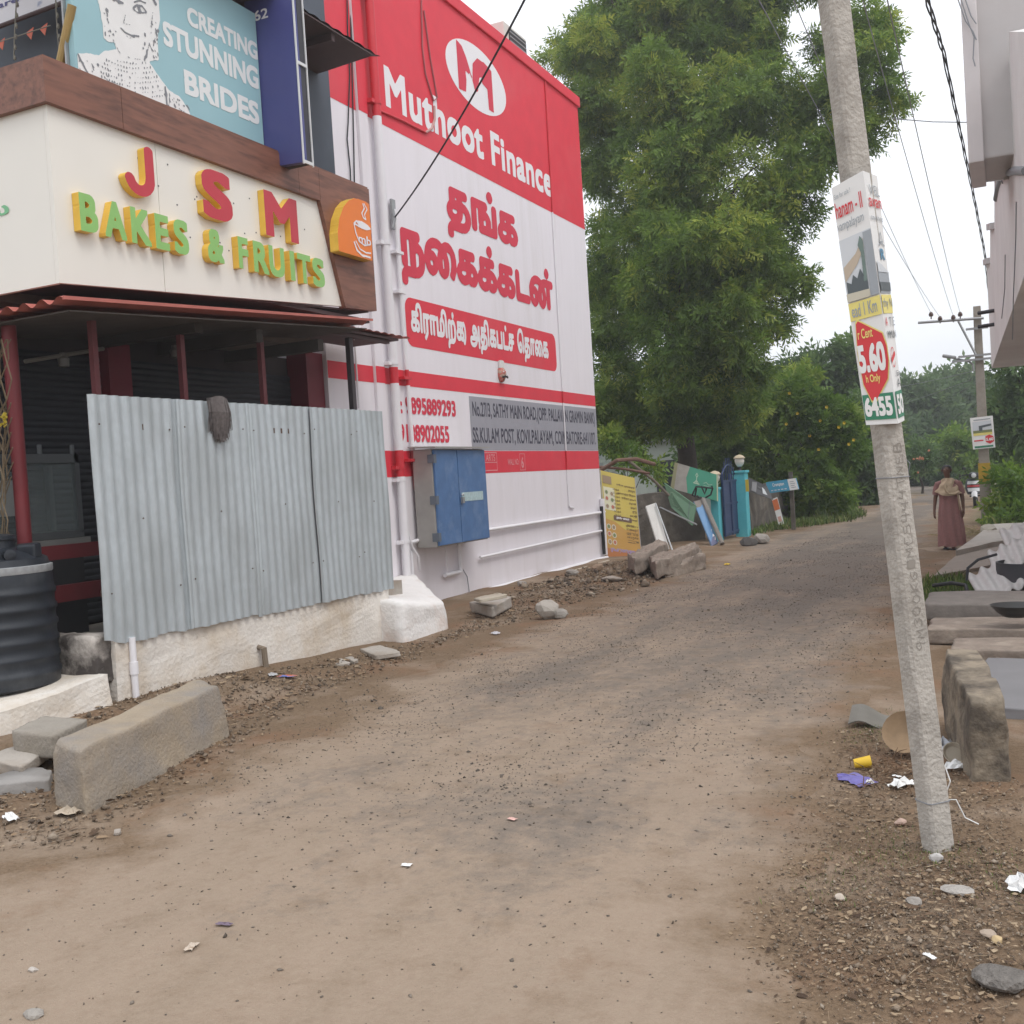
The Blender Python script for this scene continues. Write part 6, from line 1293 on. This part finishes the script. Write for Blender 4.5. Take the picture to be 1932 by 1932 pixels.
T('broad hazy tree behind the distant pole', [(1800, 740, 48, 80), (1850, 770, 50, 80), (1830, 820, 50, 78), (1890, 800, 45, 80), (1880, 850, 42, 78), (1810, 870, 36, 76)], (1845, 905, 79), FARL, 16, 90, 1.1, tr=.25)
T('leafy tree at the right edge under the overhang', [(1925, 700, 40, 42), (1905, 760, 36, 42), (1930, 790, 42, 42), (1900, 830, 36, 42), (1945, 740, 40, 42), (1918, 860, 34, 42)], (1925, 930, 42), MID, 17, 200, .55)
T('darker tree low behind the walking woman', [(1760, 880, 32, 66), (1720, 905, 24, 66), (1790, 895, 30, 64), (1690, 900, 26, 66), (1830, 890, 30, 66)], (1765, 915, 66), MID, 18, 95, .8, tr=.2)
T('bright low shrub on the bank behind the woman', [(1800, 840, 34, 56), (1830, 855, 30, 56), (1780, 860, 26, 57), (1850, 880, 26, 55)], (1810, 905, 56), TEC, 24, 130, .7, 'roadside_shrub', 'shrub', tr=.06)
T('orange flowered shrub seen left of the woman', [(1735, 850, 22, 52), (1750, 868, 20, 52), (1728, 880, 20, 52)], (1738, 915, 52), MID, 25, 180, .5, 'roadside_shrub', 'shrub', tr=.05)
T('leafy roadside shrub right of the distant pole', [(1905, 900, 30, 28), (1925, 930, 34, 27.5), (1895, 950, 26, 27.5), (1930, 965, 30, 27), (1915, 985, 20, 26.5), (1885, 975, 16, 27)], (1915, 995, 27.3), TEC, 19, 420, .34, 'roadside_shrub', 'shrub', tr=.04, limbs=5)
T('far treeline to the left behind the house', [(1180, 800, 60, 55), (1260, 800, 60, 56), (1340, 790, 60, 57), (1420, 760, 60, 57), (1110, 780, 60, 55)], (1280, 930, 56), FARL, 20, 70, 1.0, tr=.2)
T('tree closing the bend left of the road', [(1660, 860, 34, 64), (1640, 820, 40, 66), (1670, 800, 36, 68), (1655, 890, 28, 62)], (1650, 925, 64), FARL, 21, 110, .9, tr=.2)
OF = M('orange_petal', (.42, .16, .08), .5, .15); t_ = bpy.data.objects['roadside_shrub.001']; rg = np.random.default_rng(3)
for k in range(9): q_ = gy(1738+rg.normal()*7, 868+rg.normal()*7, 51); MB().stone(q_, (.14, .12, .12), k, sub=1).build('flower', OF, t_)
# distant wooded mass closing the view
rg = np.random.default_rng(31); W_ = []
for k in range(60): x = rg.uniform(-190, 60); W_.append((V(x, 150+rg.uniform(0, 25)+abs(x+40)*.1, rg.uniform(1.5, 5.5)), rg.uniform(3, 5.5)))
P, D, Tn = blob_points(W_, 9, rg, .4); foliage('distant_wood', FARL, None, P, D, 2.6, Tn, 8, .3, .5, .1, rng=rg, kind='stuff', label='distant wood closing the end of the street', cat='wood')
# ================================================================ walking woman
def skin_body(name, J, E_, m, parent, sub=2):
    """one continuous surface grown from a jointed skeleton: J = {name: (pos, radius)}"""
    ks = list(J); me = bpy.data.meshes.new(name); me.from_pydata([tuple(J[k][0]) for k in ks], [(ks.index(a), ks.index(b_)) for a, b_ in E_], [])
    o = bpy.data.objects.new(name, me); COL.objects.link(o)
    o.modifiers.new('s', 'SKIN'); sd = o.modifiers.new('u', 'SUBSURF'); sd.levels = sub; sd.render_levels = sub
    for i, k in enumerate(ks):
        r_ = J[k][1]; me.skin_vertices[0].data[i].radius = r_ if isinstance(r_, tuple) else (r_, r_); me.skin_vertices[0].data[i].use_root = (i == 0)
    dg = bpy.context.evaluated_depsgraph_get(); m2 = bpy.data.meshes.new_from_object(o.evaluated_get(dg)); bpy.data.objects.remove(o)
    m2.polygons.foreach_set('use_smooth', [True]*len(m2.polygons)); m2.materials.clear(); return link(name, m2, m, parent)
WB = gz(1795, 1036); WB[2] = g0(WB[0], WB[1])+.006
wm = thing('person', WB, 'woman in a long maroon gown with beige shawl walking towards the camera', 'person')
SKIN = M('brown_skin', (.135, .072, .048), .6, .08); GOWN = M('maroon_gown', (.26, .135, .125), .85, .12, 30, .2, 120); SHAWL = M('beige_shawl', (.46, .365, .25), .9, .12, 18, .3, 90); HAIR = M('black_hair', (.012, .010, .010), .45, .2)
def w3(x, y, z): return WB+V(x, y, z)                  # x to the picture's right, y away from the camera
J = {'pelvis': (w3(0, 0, .80), (.135, .10)), 'waist': (w3(0, 0, .95), (.12, .09)), 'chest': (w3(0, -.01, 1.12), (.135, .095)), 'neckb': (w3(0, 0, 1.245), (.06, .055)), 'neck': (w3(-.005, -.012, 1.30), (.042, .042)),
     'jaw': (w3(-.012, -.03, 1.365), (.055, .062)), 'head': (w3(-.012, -.022, 1.43), (.072, .085)), 'crown': (w3(-.01, -.012, 1.485), (.058, .065)),
     'shl': (w3(-.15, 0, 1.20), .052), 'ell': (w3(-.225, .02, .945), .040), 'wrl': (w3(-.25, -.035, .725), .026), 'pal': (w3(-.253, -.05, .665), (.034, .020)),
     'shr': (w3(.15, 0, 1.20), .052), 'elr': (w3(.225, .03, .945), .040), 'wrr': (w3(.235, -.02, .725), .026), 'par': (w3(.233, -.03, .665), (.034, .020)),
     'hil': (w3(-.075, 0, .74), .085), 'knl': (w3(-.07, .03, .42), .060), 'anl': (w3(-.085, .16, .09), .034), 'hel': (w3(-.088, .15, .045), .034), 'tol': (w3(-.10, .05, .028), .03),
     'hir': (w3(.075, 0, .74), .085), 'knr': (w3(.06, -.06, .42), .060), 'anr': (w3(.045, -.085, .09), .034), 'her': (w3(.045, -.08, .045), .034), 'tor': (w3(.045, -.20, .028), .03)}
E_ = [('pelvis', 'waist'), ('waist', 'chest'), ('chest', 'neckb'), ('neckb', 'neck'), ('neck', 'jaw'), ('jaw', 'head'), ('head', 'crown'), ('chest', 'shl'), ('shl', 'ell'), ('ell', 'wrl'), ('wrl', 'pal'), ('chest', 'shr'), ('shr', 'elr'), ('elr', 'wrr'), ('wrr', 'par'),
      ('pelvis', 'hil'), ('hil', 'knl'), ('knl', 'anl'), ('anl', 'hel'), ('hel', 'tol'), ('pelvis', 'hir'), ('hir', 'knr'), ('knr', 'anr'), ('anr', 'her'), ('her', 'tor')]
for sd, pk in ((-1, 'pal'), (1, 'par')):
    p = J[pk][0]
    for k in range(4):
        dx = (k-1.5)*.017; L_ = (.055, .062, .058, .046)[k]
        J[pk+'f%da' % k] = (p+V(dx*.3, -.012+dx, -.045), .0085); J[pk+'f%db' % k] = (p+V(dx*.3-sd*.006, -.016+dx, -.045-L_*.55), .008); J[pk+'f%dc' % k] = (p+V(dx*.3-sd*.018, -.02+dx, -.045-L_), .006)
        E_ += [(pk, pk+'f%da' % k), (pk+'f%da' % k, pk+'f%db' % k), (pk+'f%db' % k, pk+'f%dc' % k)]
    J[pk+'ta'] = (p+V(-sd*.012, -.034, -.012), .0095); J[pk+'tb'] = (p+V(-sd*.018, -.05, -.045), .0075); E_ += [(pk, pk+'ta'), (pk+'ta', pk+'tb')]
body = skin_body('body', J, E_, SKIN, wm)
hc = w3(-.012, -.022, 1.43)
MB().tube([hc+V(-.01, -.088, .018), hc+V(-.013, -.112, -.018), hc+V(-.012, -.098, -.026)], [.008, .015, .010], 6).build('nose', SKIN, body, smooth=True)
for s_ in (-1, 1):
    MB().stone(hc+V(s_*.030-.005, -.083, .012), (.024, .014, .012), 1).build('eye', PAPER, body, smooth=True); MB().stone(hc+V(s_*.030-.005, -.090, .012), (.011, .008, .011), 2).build('pupil', BLK, body)
    MB().tube([hc+V(s_*.048-.004, -.078, .028), hc+V(s_*.03-.004, -.088, .034), hc+V(s_*.014-.004, -.088, .029)], .0035, 5).build('eyebrow', HAIR, body)
    MB().stone(hc+V(s_*.077, 0, -.005), (.018, .04, .055), 3).build('ear', SKIN, body, smooth=True)
MB().tube([hc+V(-.03, -.085, -.052), hc+V(-.01, -.096, -.053), hc+V(.012, -.085, -.052)], [.004, .008, .004], 6).build('lips', M('dark_lips', (.14, .05, .045), .5), body)
hr = MB()
hr.lathe(hc+V(0, .034, .012), [(.074, -.07), (.084, -.01), (.082, .03), (.070, .056), (.045, .072), (.01, .080)], 20, sy=1.0); hr.stone(hc+V(.0, .105, -.03), (.085, .07, .085), 4); hr.build('hair', HAIR, wm, smooth=True)
# long gown with folds
def gown(u, v):
    th = 2*math.pi*u; z = .06+1.16*v
    rx = np.interp(v, [0, .25, .55, .68, .78, .92, 1.], [.225, .215, .190, .165, .165, .175, .11]); ry = np.interp(v, [0, .25, .55, .68, .78, .92, 1.], [.20, .18, .145, .125, .13, .12, .085])
    fold = (1-v)**.8*.020*math.sin(th*9+2*math.sin(3*v))+.008*math.sin(th*4+7*v)*(1-v)
    return w3(math.cos(th)*(rx+fold)+.012*(1-v), math.sin(th)*(ry+fold)-.02*(1-v), z+(.012*math.sin(th*5) if v == 0 else 0))
gn = MB(); gn.grid(gown, 72, 26); gn.build('gown', GOWN, wm, smooth=True)
for s_ in (-1, 1): MB().tube([w3(s_*.10, 0, 1.20), w3(s_*.165, .004, 1.175), w3(s_*.20, .012, 1.07), w3(s_*.215, .018, .99)], [.055, .068, .064, .062], 12, cap=False).build('sleeve', GOWN, wm, smooth=True)
def shawl(u, v):
    th = 2*math.pi*u; fr = max(0, -math.sin(th)); bk = max(0, math.sin(th))
    rx = .062+.16*v**.7; ry = .062+.085*v**.6+.03*v*fr; dropz = .23*v+.09*v*fr**2+.05*v*max(0, math.cos(th))**2
    w_ = .010*math.sin(th*7+9*v)+.008*math.sin(14*v+th*2)
    return w3(math.cos(th)*(rx+w_), math.sin(th)*(ry+w_)-.005, 1.285-dropz+.03*v*bk)
sh_ = MB(); sh_.grid(shawl, 64, 12); sh_.build('shawl', SHAWL, wm, smooth=True)
MB().tube([w3(-.05, -.135, 1.17), w3(-.035, -.16, 1.06), w3(.02, -.165, 1.0), w3(.10, -.15, 1.0), w3(.18, -.10, 1.04)], [.03, .04, .04, .042, .03], 10, sq=.5).build('shawl_fold', SHAWL, wm, smooth=True)
MB().tube([w3(.15, -.11, 1.02), w3(.165, -.13, .9), w3(.175, -.125, .76), w3(.18, -.115, .70)], [.03, .022, .02, .012], 8, sq=.4).build('shawl_end', SHAWL, wm, smooth=True)
for px_, s_ in ((w3(-.095, .10, .008), 1), (w3(.045, -.13, .008), 1)): MB().obox(px_, (.085, .23, .016)).build('sandal', BLK, wm, bevel=.006)

# ================================================================ parked scooter
sp = gz(1840, 958); sc = thing('scooter', (sp[0], sp[1], 0), 'black scooter with white and red front parked beside the distant pole', 'scooter'); sx0, sy0 = sp[0], sp[1]
def s3(x, y, z): return V(sx0+x, sy0+y, z)
TYR = M('tyre_rubber', (.018, .018, .018), .8, .1); SCW = M('scooter_white', (.55, .55, .56), .3, .05); SCB = M('scooter_black', (.02, .02, .024), .3, .1); SCR_ = M('scooter_red', (.35, .03, .035), .3, .05)
for yv_ in (.05, 1.25):
    wl_ = MB().lathe(s3(0, yv_, .24), [(.14, -.045), (.21, -.05), (.24, -.03), (.245, 0), (.24, .03), (.21, .05), (.14, .045)], 20, R=rotm(0, math.pi/2, 0)).build('wheel', TYR, sc, smooth=True)
    MB().lathe(s3(0, yv_, .24), [(.02, -.05), (.135, -.03), (.135, .03), (.02, .05)], 14, R=rotm(0, math.pi/2, 0)).build('rim', METAL, wl_)
MB().grid(lambda u, v: s3((u-.5)*.17, .05+.27*math.cos(math.pi*(.15+.7*v)), .24+.29*math.sin(math.pi*(.15+.7*v))-.05*(2*u-1)**2), 6, 10).build('mudguard', SCW, sc, smooth=True)
def apron(u, v):
    w_ = .20+.07*math.sin(math.pi*v); x = (u-.5)*2*w_; return s3(x, .12+.20*v-.10*math.cos(x*5)*1+.06*(2*u-1)**2, .42+.50*v)
MB().grid(apron, 10, 10).build('apron', SCB, sc, smooth=True); MB().grid(lambda u, v: np.array(apron(.12+.76*u, .18+.22*v))+V(0, -.015, 0), 8, 3).build('front_panel', SCW, sc, smooth=True); MB().grid(lambda u, v: np.array(apron(.12+.76*u, .46+.12*v))+V(0, -.015, 0), 8, 3).build('front_panel', SCR_, sc, smooth=True); MB().grid(lambda u, v: np.array(apron(.1+.8*u, .64+.2*v))+V(0, -.015, 0), 8, 3).build('front_panel', SCW, sc, smooth=True)
MB().lathe(s3(0, .22, 1.0), [(.14, -.06), (.16, 0), (.13, .08), (.04, .11)], 16, sy=.7).build('handlebar_cover', SCB, sc, smooth=True); MB().lathe(s3(0, .115, 1.01), [(.075, 0), (.07, .02), (.03, .03)], 14, R=rotm(math.pi/2, 0, 0)).build('headlight', M('lamp_lens', (.62, .64, .66), .15, .05), sc)
MB().tube([s3(-.36, .28, 1.03), s3(-.15, .24, 1.04), s3(.15, .24, 1.04), s3(.36, .28, 1.03)], .018, 8).build('handlebar', BLK, sc)
for s_ in (-1, 1): MB().tube([s3(s_*.2, .24, 1.05), s3(s_*.27, .25, 1.2)], .008, 6).build('mirror_stem', BLK, sc); MB().obox(s3(s_*.28, .25, 1.24), (.11, .02, .08)).build('mirror', BLK, sc, bevel=.01)
MB().obox(s3(0, 1.0, .62), (.32, .85, .34)).build('rear_body', SCB, sc, bevel=.08); MB().obox(s3(0, .95, .83), (.27, .70, .09)).build('seat', BLK, sc, bevel=.03); MB().obox(s3(0, .48, .36), (.32, .34, .05)).build('footboard', SCB, sc, bevel=.015)
# straw heap between the woman and the pole
c_ = gz(1822, 1012); hp = MB(); rg = np.random.default_rng(6)
for k in range(260):
    a = rg.uniform(0, 6.28); r_ = rg.random()**.6; q_ = V(c_[0]+.1+r_*.55*math.cos(a), c_[1]+r_*.35*math.sin(a), .02+.22*(1-r_)*rg.random()); d_ = rg.normal(size=3)*.13; d_[2] *= .3; hp.tube([q_, q_+d_], .006, 3)
hp.build('straw_heap', M('pale_straw', (.36, .30, .17), .9, .25, 20), label='heap of pale straw and twigs behind the walking woman', cat='heap', kind='stuff')
MB().stone((c_[0]+.45, c_[1]-.2, .12), (.7, .3, .3), 3).build('sack', M('dusty_sack', (.36, .33, .27), .9, .15), label='dusty sack lying beside the straw heap', cat='sack')

# ================================================================ gravel, litter, grass
def tone_mat(name, stops, rough=.9):
    m = bpy.data.materials.new(name); m.use_nodes = True; n, l = nodes(m); b = n['Principled BSDF']; b.inputs['Roughness'].default_value = rough; b.inputs['Specular IOR Level'].default_value = .2
    at = n.new('ShaderNodeAttribute'); at.attribute_name = 'tone'; r = n.new('ShaderNodeValToRGB'); r.color_ramp.interpolation = 'LINEAR'; e = r.color_ramp.elements
    e[0].position = 0; e[0].color = stops[0]+(1,); e[1].position = 1; e[1].color = stops[-1]+(1,)
    for i, s_ in enumerate(stops[1:-1]): e.new((i+1)/(len(stops)-1)).color = s_+(1,)
    l.new(at.outputs['Fac'], r.inputs[0]); l.new(r.outputs[0], b.inputs['Base Color']); return m
def scatter(name, xy, zoff, V0, F0, size, m, lab, cat, rng, tilt=3.2, sq=(1, 1, 1), tone=None):
    n = len(xy); V0 = np.array(V0, float); F0 = np.array(F0); z = gh(xy[:, 0], xy[:, 1])
    A_ = rng.uniform(0, 6.283, n); B_ = rng.normal(size=n)*tilt; ca, sa, cb_, sb_ = np.cos(A_), np.sin(A_), np.cos(B_), np.sin(B_)
    S_ = size[:, None]*rng.uniform(.65, 1.35, (n, 3))*np.array(sq); P = V0[None]*S_[:, None, :]*(1+rng.normal(size=(n, len(V0), 1))*.14)
    y = P[..., 1]*cb_[:, None]-P[..., 2]*sb_[:, None]; zz_ = P[..., 1]*sb_[:, None]+P[..., 2]*cb_[:, None]; x = P[..., 0]
    X_ = x*ca[:, None]-y*sa[:, None]+xy[:, :1]; Y_ = x*sa[:, None]+y*ca[:, None]+xy[:, 1:2]; Z_ = zz_+(z+zoff*size+.007)[:, None]
    co = np.stack([X_, Y_, Z_], -1).reshape(-1, 3); k = F0.shape[1]; fs = (F0[None]+(np.arange(n)*len(V0))[:, None, None]).reshape(-1, k)
    me = bpy.data.meshes.new(name); me.vertices.add(len(co)); me.vertices.foreach_set('co', co.ravel()); me.loops.add(fs.size); me.loops.foreach_set('vertex_index', fs.ravel().astype(np.int32)); me.polygons.add(len(fs)); me.polygons.foreach_set('loop_start', np.arange(0, fs.size, k, dtype=np.int32)); me.polygons.foreach_set('loop_total', np.full(len(fs), k, np.int32)); me.update()
    tn = rng.random(n) if tone is None else tone; a = me.attributes.new('tone', 'FLOAT', 'FACE'); a.data.foreach_set('value', np.repeat(tn, len(F0)).astype(np.float32))
    return link(name, me, m, label=lab, cat=cat, kind='stuff')
OV = [(1, 0, 0), (-1, 0, 0), (0, 1, 0), (0, -1, 0), (0, 0, .8), (0, 0, -.8), (.6, .6, .4), (-.6, -.55, .35)]; OF_ = [(0, 6, 4), (6, 2, 4), (2, 1, 4), (1, 7, 4), (7, 3, 4), (3, 0, 4), (2, 0, 5), (1, 2, 5), (3, 1, 5), (0, 3, 5), (0, 2, 6), (1, 3, 7)]
def pix_points(n, poly, rng):
    """random ground points, spread evenly over a patch of ground given by its corners"""
    P = np.array([gz(a, b_)[:2] for a, b_ in poly]); lo, hi = P.min(0), P.max(0); out = []
    while len(out) < n:
        q_ = lo+(hi-lo)*rng.random((n*2, 2)); ins = np.zeros(len(q_), bool); j = len(P)-1
        for i in range(len(P)):
            c1 = (P[i, 1] > q_[:, 1]) != (P[j, 1] > q_[:, 1]); xi = (P[j, 0]-P[i, 0])*(q_[:, 1]-P[i, 1])/(P[j, 1]-P[i, 1]+1e-12)+P[i, 0]; ins ^= c1 & (q_[:, 0] < xi); j = i
        out += q_[ins].tolist()
    return np.array(out[:n])+rng.normal(size=(n, 2))*.09
rng = np.random.default_rng(77)
GRV = tone_mat('gravel_tones', [(.09, .07, .055), (.15, .115, .085), (.20, .155, .115), (.245, .192, .143), (.34, .285, .225)]); GRD = tone_mat('dark_gravel_tones', [(.085, .072, .06), (.12, .102, .086), (.16, .135, .113), (.22, .185, .152)])
LIT = tone_mat('litter_tones', [(.06, .04, .028), (.12, .078, .05), (.175, .118, .076), (.25, .175, .11), (.36, .28, .19)])
vr = [(1932, 1932), (1932, 1500), (1840, 1500), (1700, 1380), (1610, 1360), (1540, 1560), (1440, 1720), (1530, 1932)]
vl = [(-60, 1600), (150, 1590), (440, 1410), (560, 1330), (860, 1205), (1050, 1150), (1280, 1075), (1300, 1060), (1180, 1060), (1000, 1110), (850, 1195), (700, 1235), (500, 1290), (300, 1310), (210, 1330), (150, 1400), (-60, 1520)]
vs2 = [(1932, 1932), (1700, 1932), (1560, 1850), (1480, 1760), (1560, 1690), (1800, 1640), (1932, 1640)]
q_ = np.concatenate([pix_points(5200, vr, rng), pix_points(2400, vs2, rng)]); scatter('verge_gravel', q_, .25, OV, OF_, rng.gamma(1.6, .0016, len(q_))+.0012, GRV, 'loose mixed gravel on the right verge', 'gravel', rng, sq=(1, 1, .7))
q_ = pix_points(6500, vl, rng); scatter('verge_gravel', q_, .25, OV, OF_, rng.gamma(1.6, .0038, len(q_))+.003, GRV, 'loose gravel and rubble along the left verge', 'gravel', rng, sq=(1, 1, .7))
LV, LF = [(-1, -.35, 0), (0, -.5, .18), (1, -.1, .05), (.9, .3, .12), (0, .45, .05), (-.9, .3, .1)], [(0, 1, 4, 5), (1, 2, 3, 4)]
q_ = np.concatenate([pix_points(5200, vr, rng), pix_points(2200, vs2, rng)]); scatter('leaf_litter', q_, .25, LV, LF, rng.gamma(2., .0022, len(q_))+.002, LIT, 'dry leaf bits and chips on the right verge', 'litter', rng, .4)
q_ = pix_points(9000, vl, rng); scatter('leaf_litter', q_, .25, LV, LF, rng.gamma(2., .0045, len(q_))+.004, LIT, 'dry leaf bits and chips along the left verge', 'litter', rng, .4)
TW, TF = [(-1, -.02, 0), (-1, .02, 0), (0, .05, .03), (1, .02, 0), (1, -.02, 0), (0, .01, .05)], [(0, 1, 2, 5), (5, 2, 3, 4)]
q_ = np.concatenate([pix_points(420, vr, rng), pix_points(160, vs2, rng), pix_points(380, vl, rng)]); scatter('twigs', q_, .12, TW, TF, rng.uniform(.012, .055, len(q_)), LIT, 'scattered dry twigs on both verges', 'twigs', rng, .15)
rdp = [(-100, 1932), (1500, 1932), (1480, 1700), (1600, 1350), (1690, 1180), (1735, 1060), (1600, 1000), (1300, 1085), (1050, 1170), (700, 1290), (440, 1440), (200, 1580), (-100, 1660)]
q_ = pix_points(62000, rdp, rng); u = (q_[:, 0]-edge_x(LEFT, q_[:, 1]))/(edge_x(RIGHT, q_[:, 1])-edge_x(LEFT, q_[:, 1])); keep = rng.random(len(q_)) < np.clip(.10+.9*smooth(4., 5.2, q_[:, 1])*(.45+.55*np.sin(q_[:, 0]*3.1+q_[:, 1]*1.3)*np.sin(q_[:, 1]*2.1)), .05, 1); q_ = q_[keep]
scatter('road_gravel', q_, .2, OV, OF_, rng.gamma(1.5, .0015, len(q_))+.0014, GRD, 'dark stone chips strewn over the road', 'gravel', rng, sq=(1.2, 1, .6))
q_ = pix_points(900, rdp, rng); scatter('road_gravel', q_, .2, OV, OF_, rng.gamma(1.7, .0018, len(q_))+.002, GRV, 'pale stone chips strewn over the road', 'gravel', rng, sq=(1.2, 1, .6))
# dry brushwood by the pole
rg = np.random.default_rng(15); mb = MB()
for k in range(70):
    c_ = gp0(1660+rg.normal()*28, 1462+rg.normal()*22); d_ = rg.normal(size=3)*.09; d_[2] = abs(d_[2])*.35; mb.tube([c_, c_+d_*.5+V(0, 0, .012), c_+d_], [.003, .0025, .0012], 4)
mb.build('brushwood', M('brown_brushwood', (.14, .085, .05), .9, .3, 30), label='tangle of dry brown twigs left of the leaning pole', cat='twigs', kind='stuff')
# rubble heap at the foot of the menu board
rb = [(1160, 1070), (1290, 1082), (1200, 1115), (1040, 1135), (960, 1140), (1000, 1112), (1100, 1080)]
q_ = pix_points(260, rb, rng); scatter('rubble', q_, .35, OV, OF_, rng.gamma(1.8, .011, len(q_))+.008, GRV, 'broken rubble below the menu board and wall pipe', 'rubble', rng, sq=(1.2, 1, .7))
GRS = tone_mat('grass_tones', [(.045, .075, .02), (.075, .13, .028), (.12, .19, .04), (.24, .22, .09)], .7)
def grass(name, xy, h0, lab, rng):
    n = len(xy); Vg = [(-.08, 0, 0), (.08, 0, 0), (.05, .12, .55), (0, .4, 1)]; Fg = [(0, 1, 2, 3)]
    scatter(name, xy, 0., Vg, Fg, rng.uniform(.5, 1.2, n)*h0, GRS, lab, 'grass', rng, .25)
gl = [(1418, 1012), (1470, 1000), (1600, 985), (1630, 972), (1600, 955), (1540, 962), (1480, 975), (1430, 995)]
grass('grass', pix_points(9000, gl, rng), .16, 'short green grass in front of the far garden wall', rng)
gr_ = [(1735, 1165), (1835, 1160), (1845, 1120), (1830, 1095), (1750, 1098), (1738, 1130)]; grass('grass', pix_points(3800, gr_, rng), .10, 'green grass patch beside the far drain slab', rng)
for poly, n_, lb in (([(1600, 1400), (1700, 1340), (1720, 1370), (1640, 1410)], 700, 'sparse weeds around the bent scrap sheet'), ([(1720, 1640), (1760, 1620), (1790, 1640), (1760, 1660)], 260, 'small weeds at the pole foot'), ([(1500, 1700), (1680, 1560), (1720, 1600), (1560, 1720)], 420, 'thin dry weeds on the right verge'), ([(1870, 1700), (1932, 1640), (1932, 1720), (1890, 1740)], 260, 'weeds at the right edge of the verge')):
    grass('grass', pix_points(n_, poly, rng), .016, lb, rng)
fr = [(1880, 1000), (1932, 990), (1932, 960), (1880, 975)]; grass('grass', pix_points(1500, fr, rng), .22, 'grass below the roadside shrub', rng)
# ================================================================ light haze over the street
hz = MB().box(-330, 330, -330, 330, -1.2, 26).build('haze', [], kind='stuff', label='thin pale haze lying over the street', cat='haze')
hm = bpy.data.materials.new('thin_haze'); hm.use_nodes = True; n, l = nodes(hm); n.remove(n['Principled BSDF'])
pv_ = n.new('ShaderNodeVolumePrincipled'); pv_.inputs['Color'].default_value = (.95, .97, 1, 1); pv_.inputs['Density'].default_value = .0019; pv_.inputs['Anisotropy'].default_value = .2
l.new(pv_.outputs[0], n['Material Output'].inputs['Volume']); hz.data.materials.append(hm)
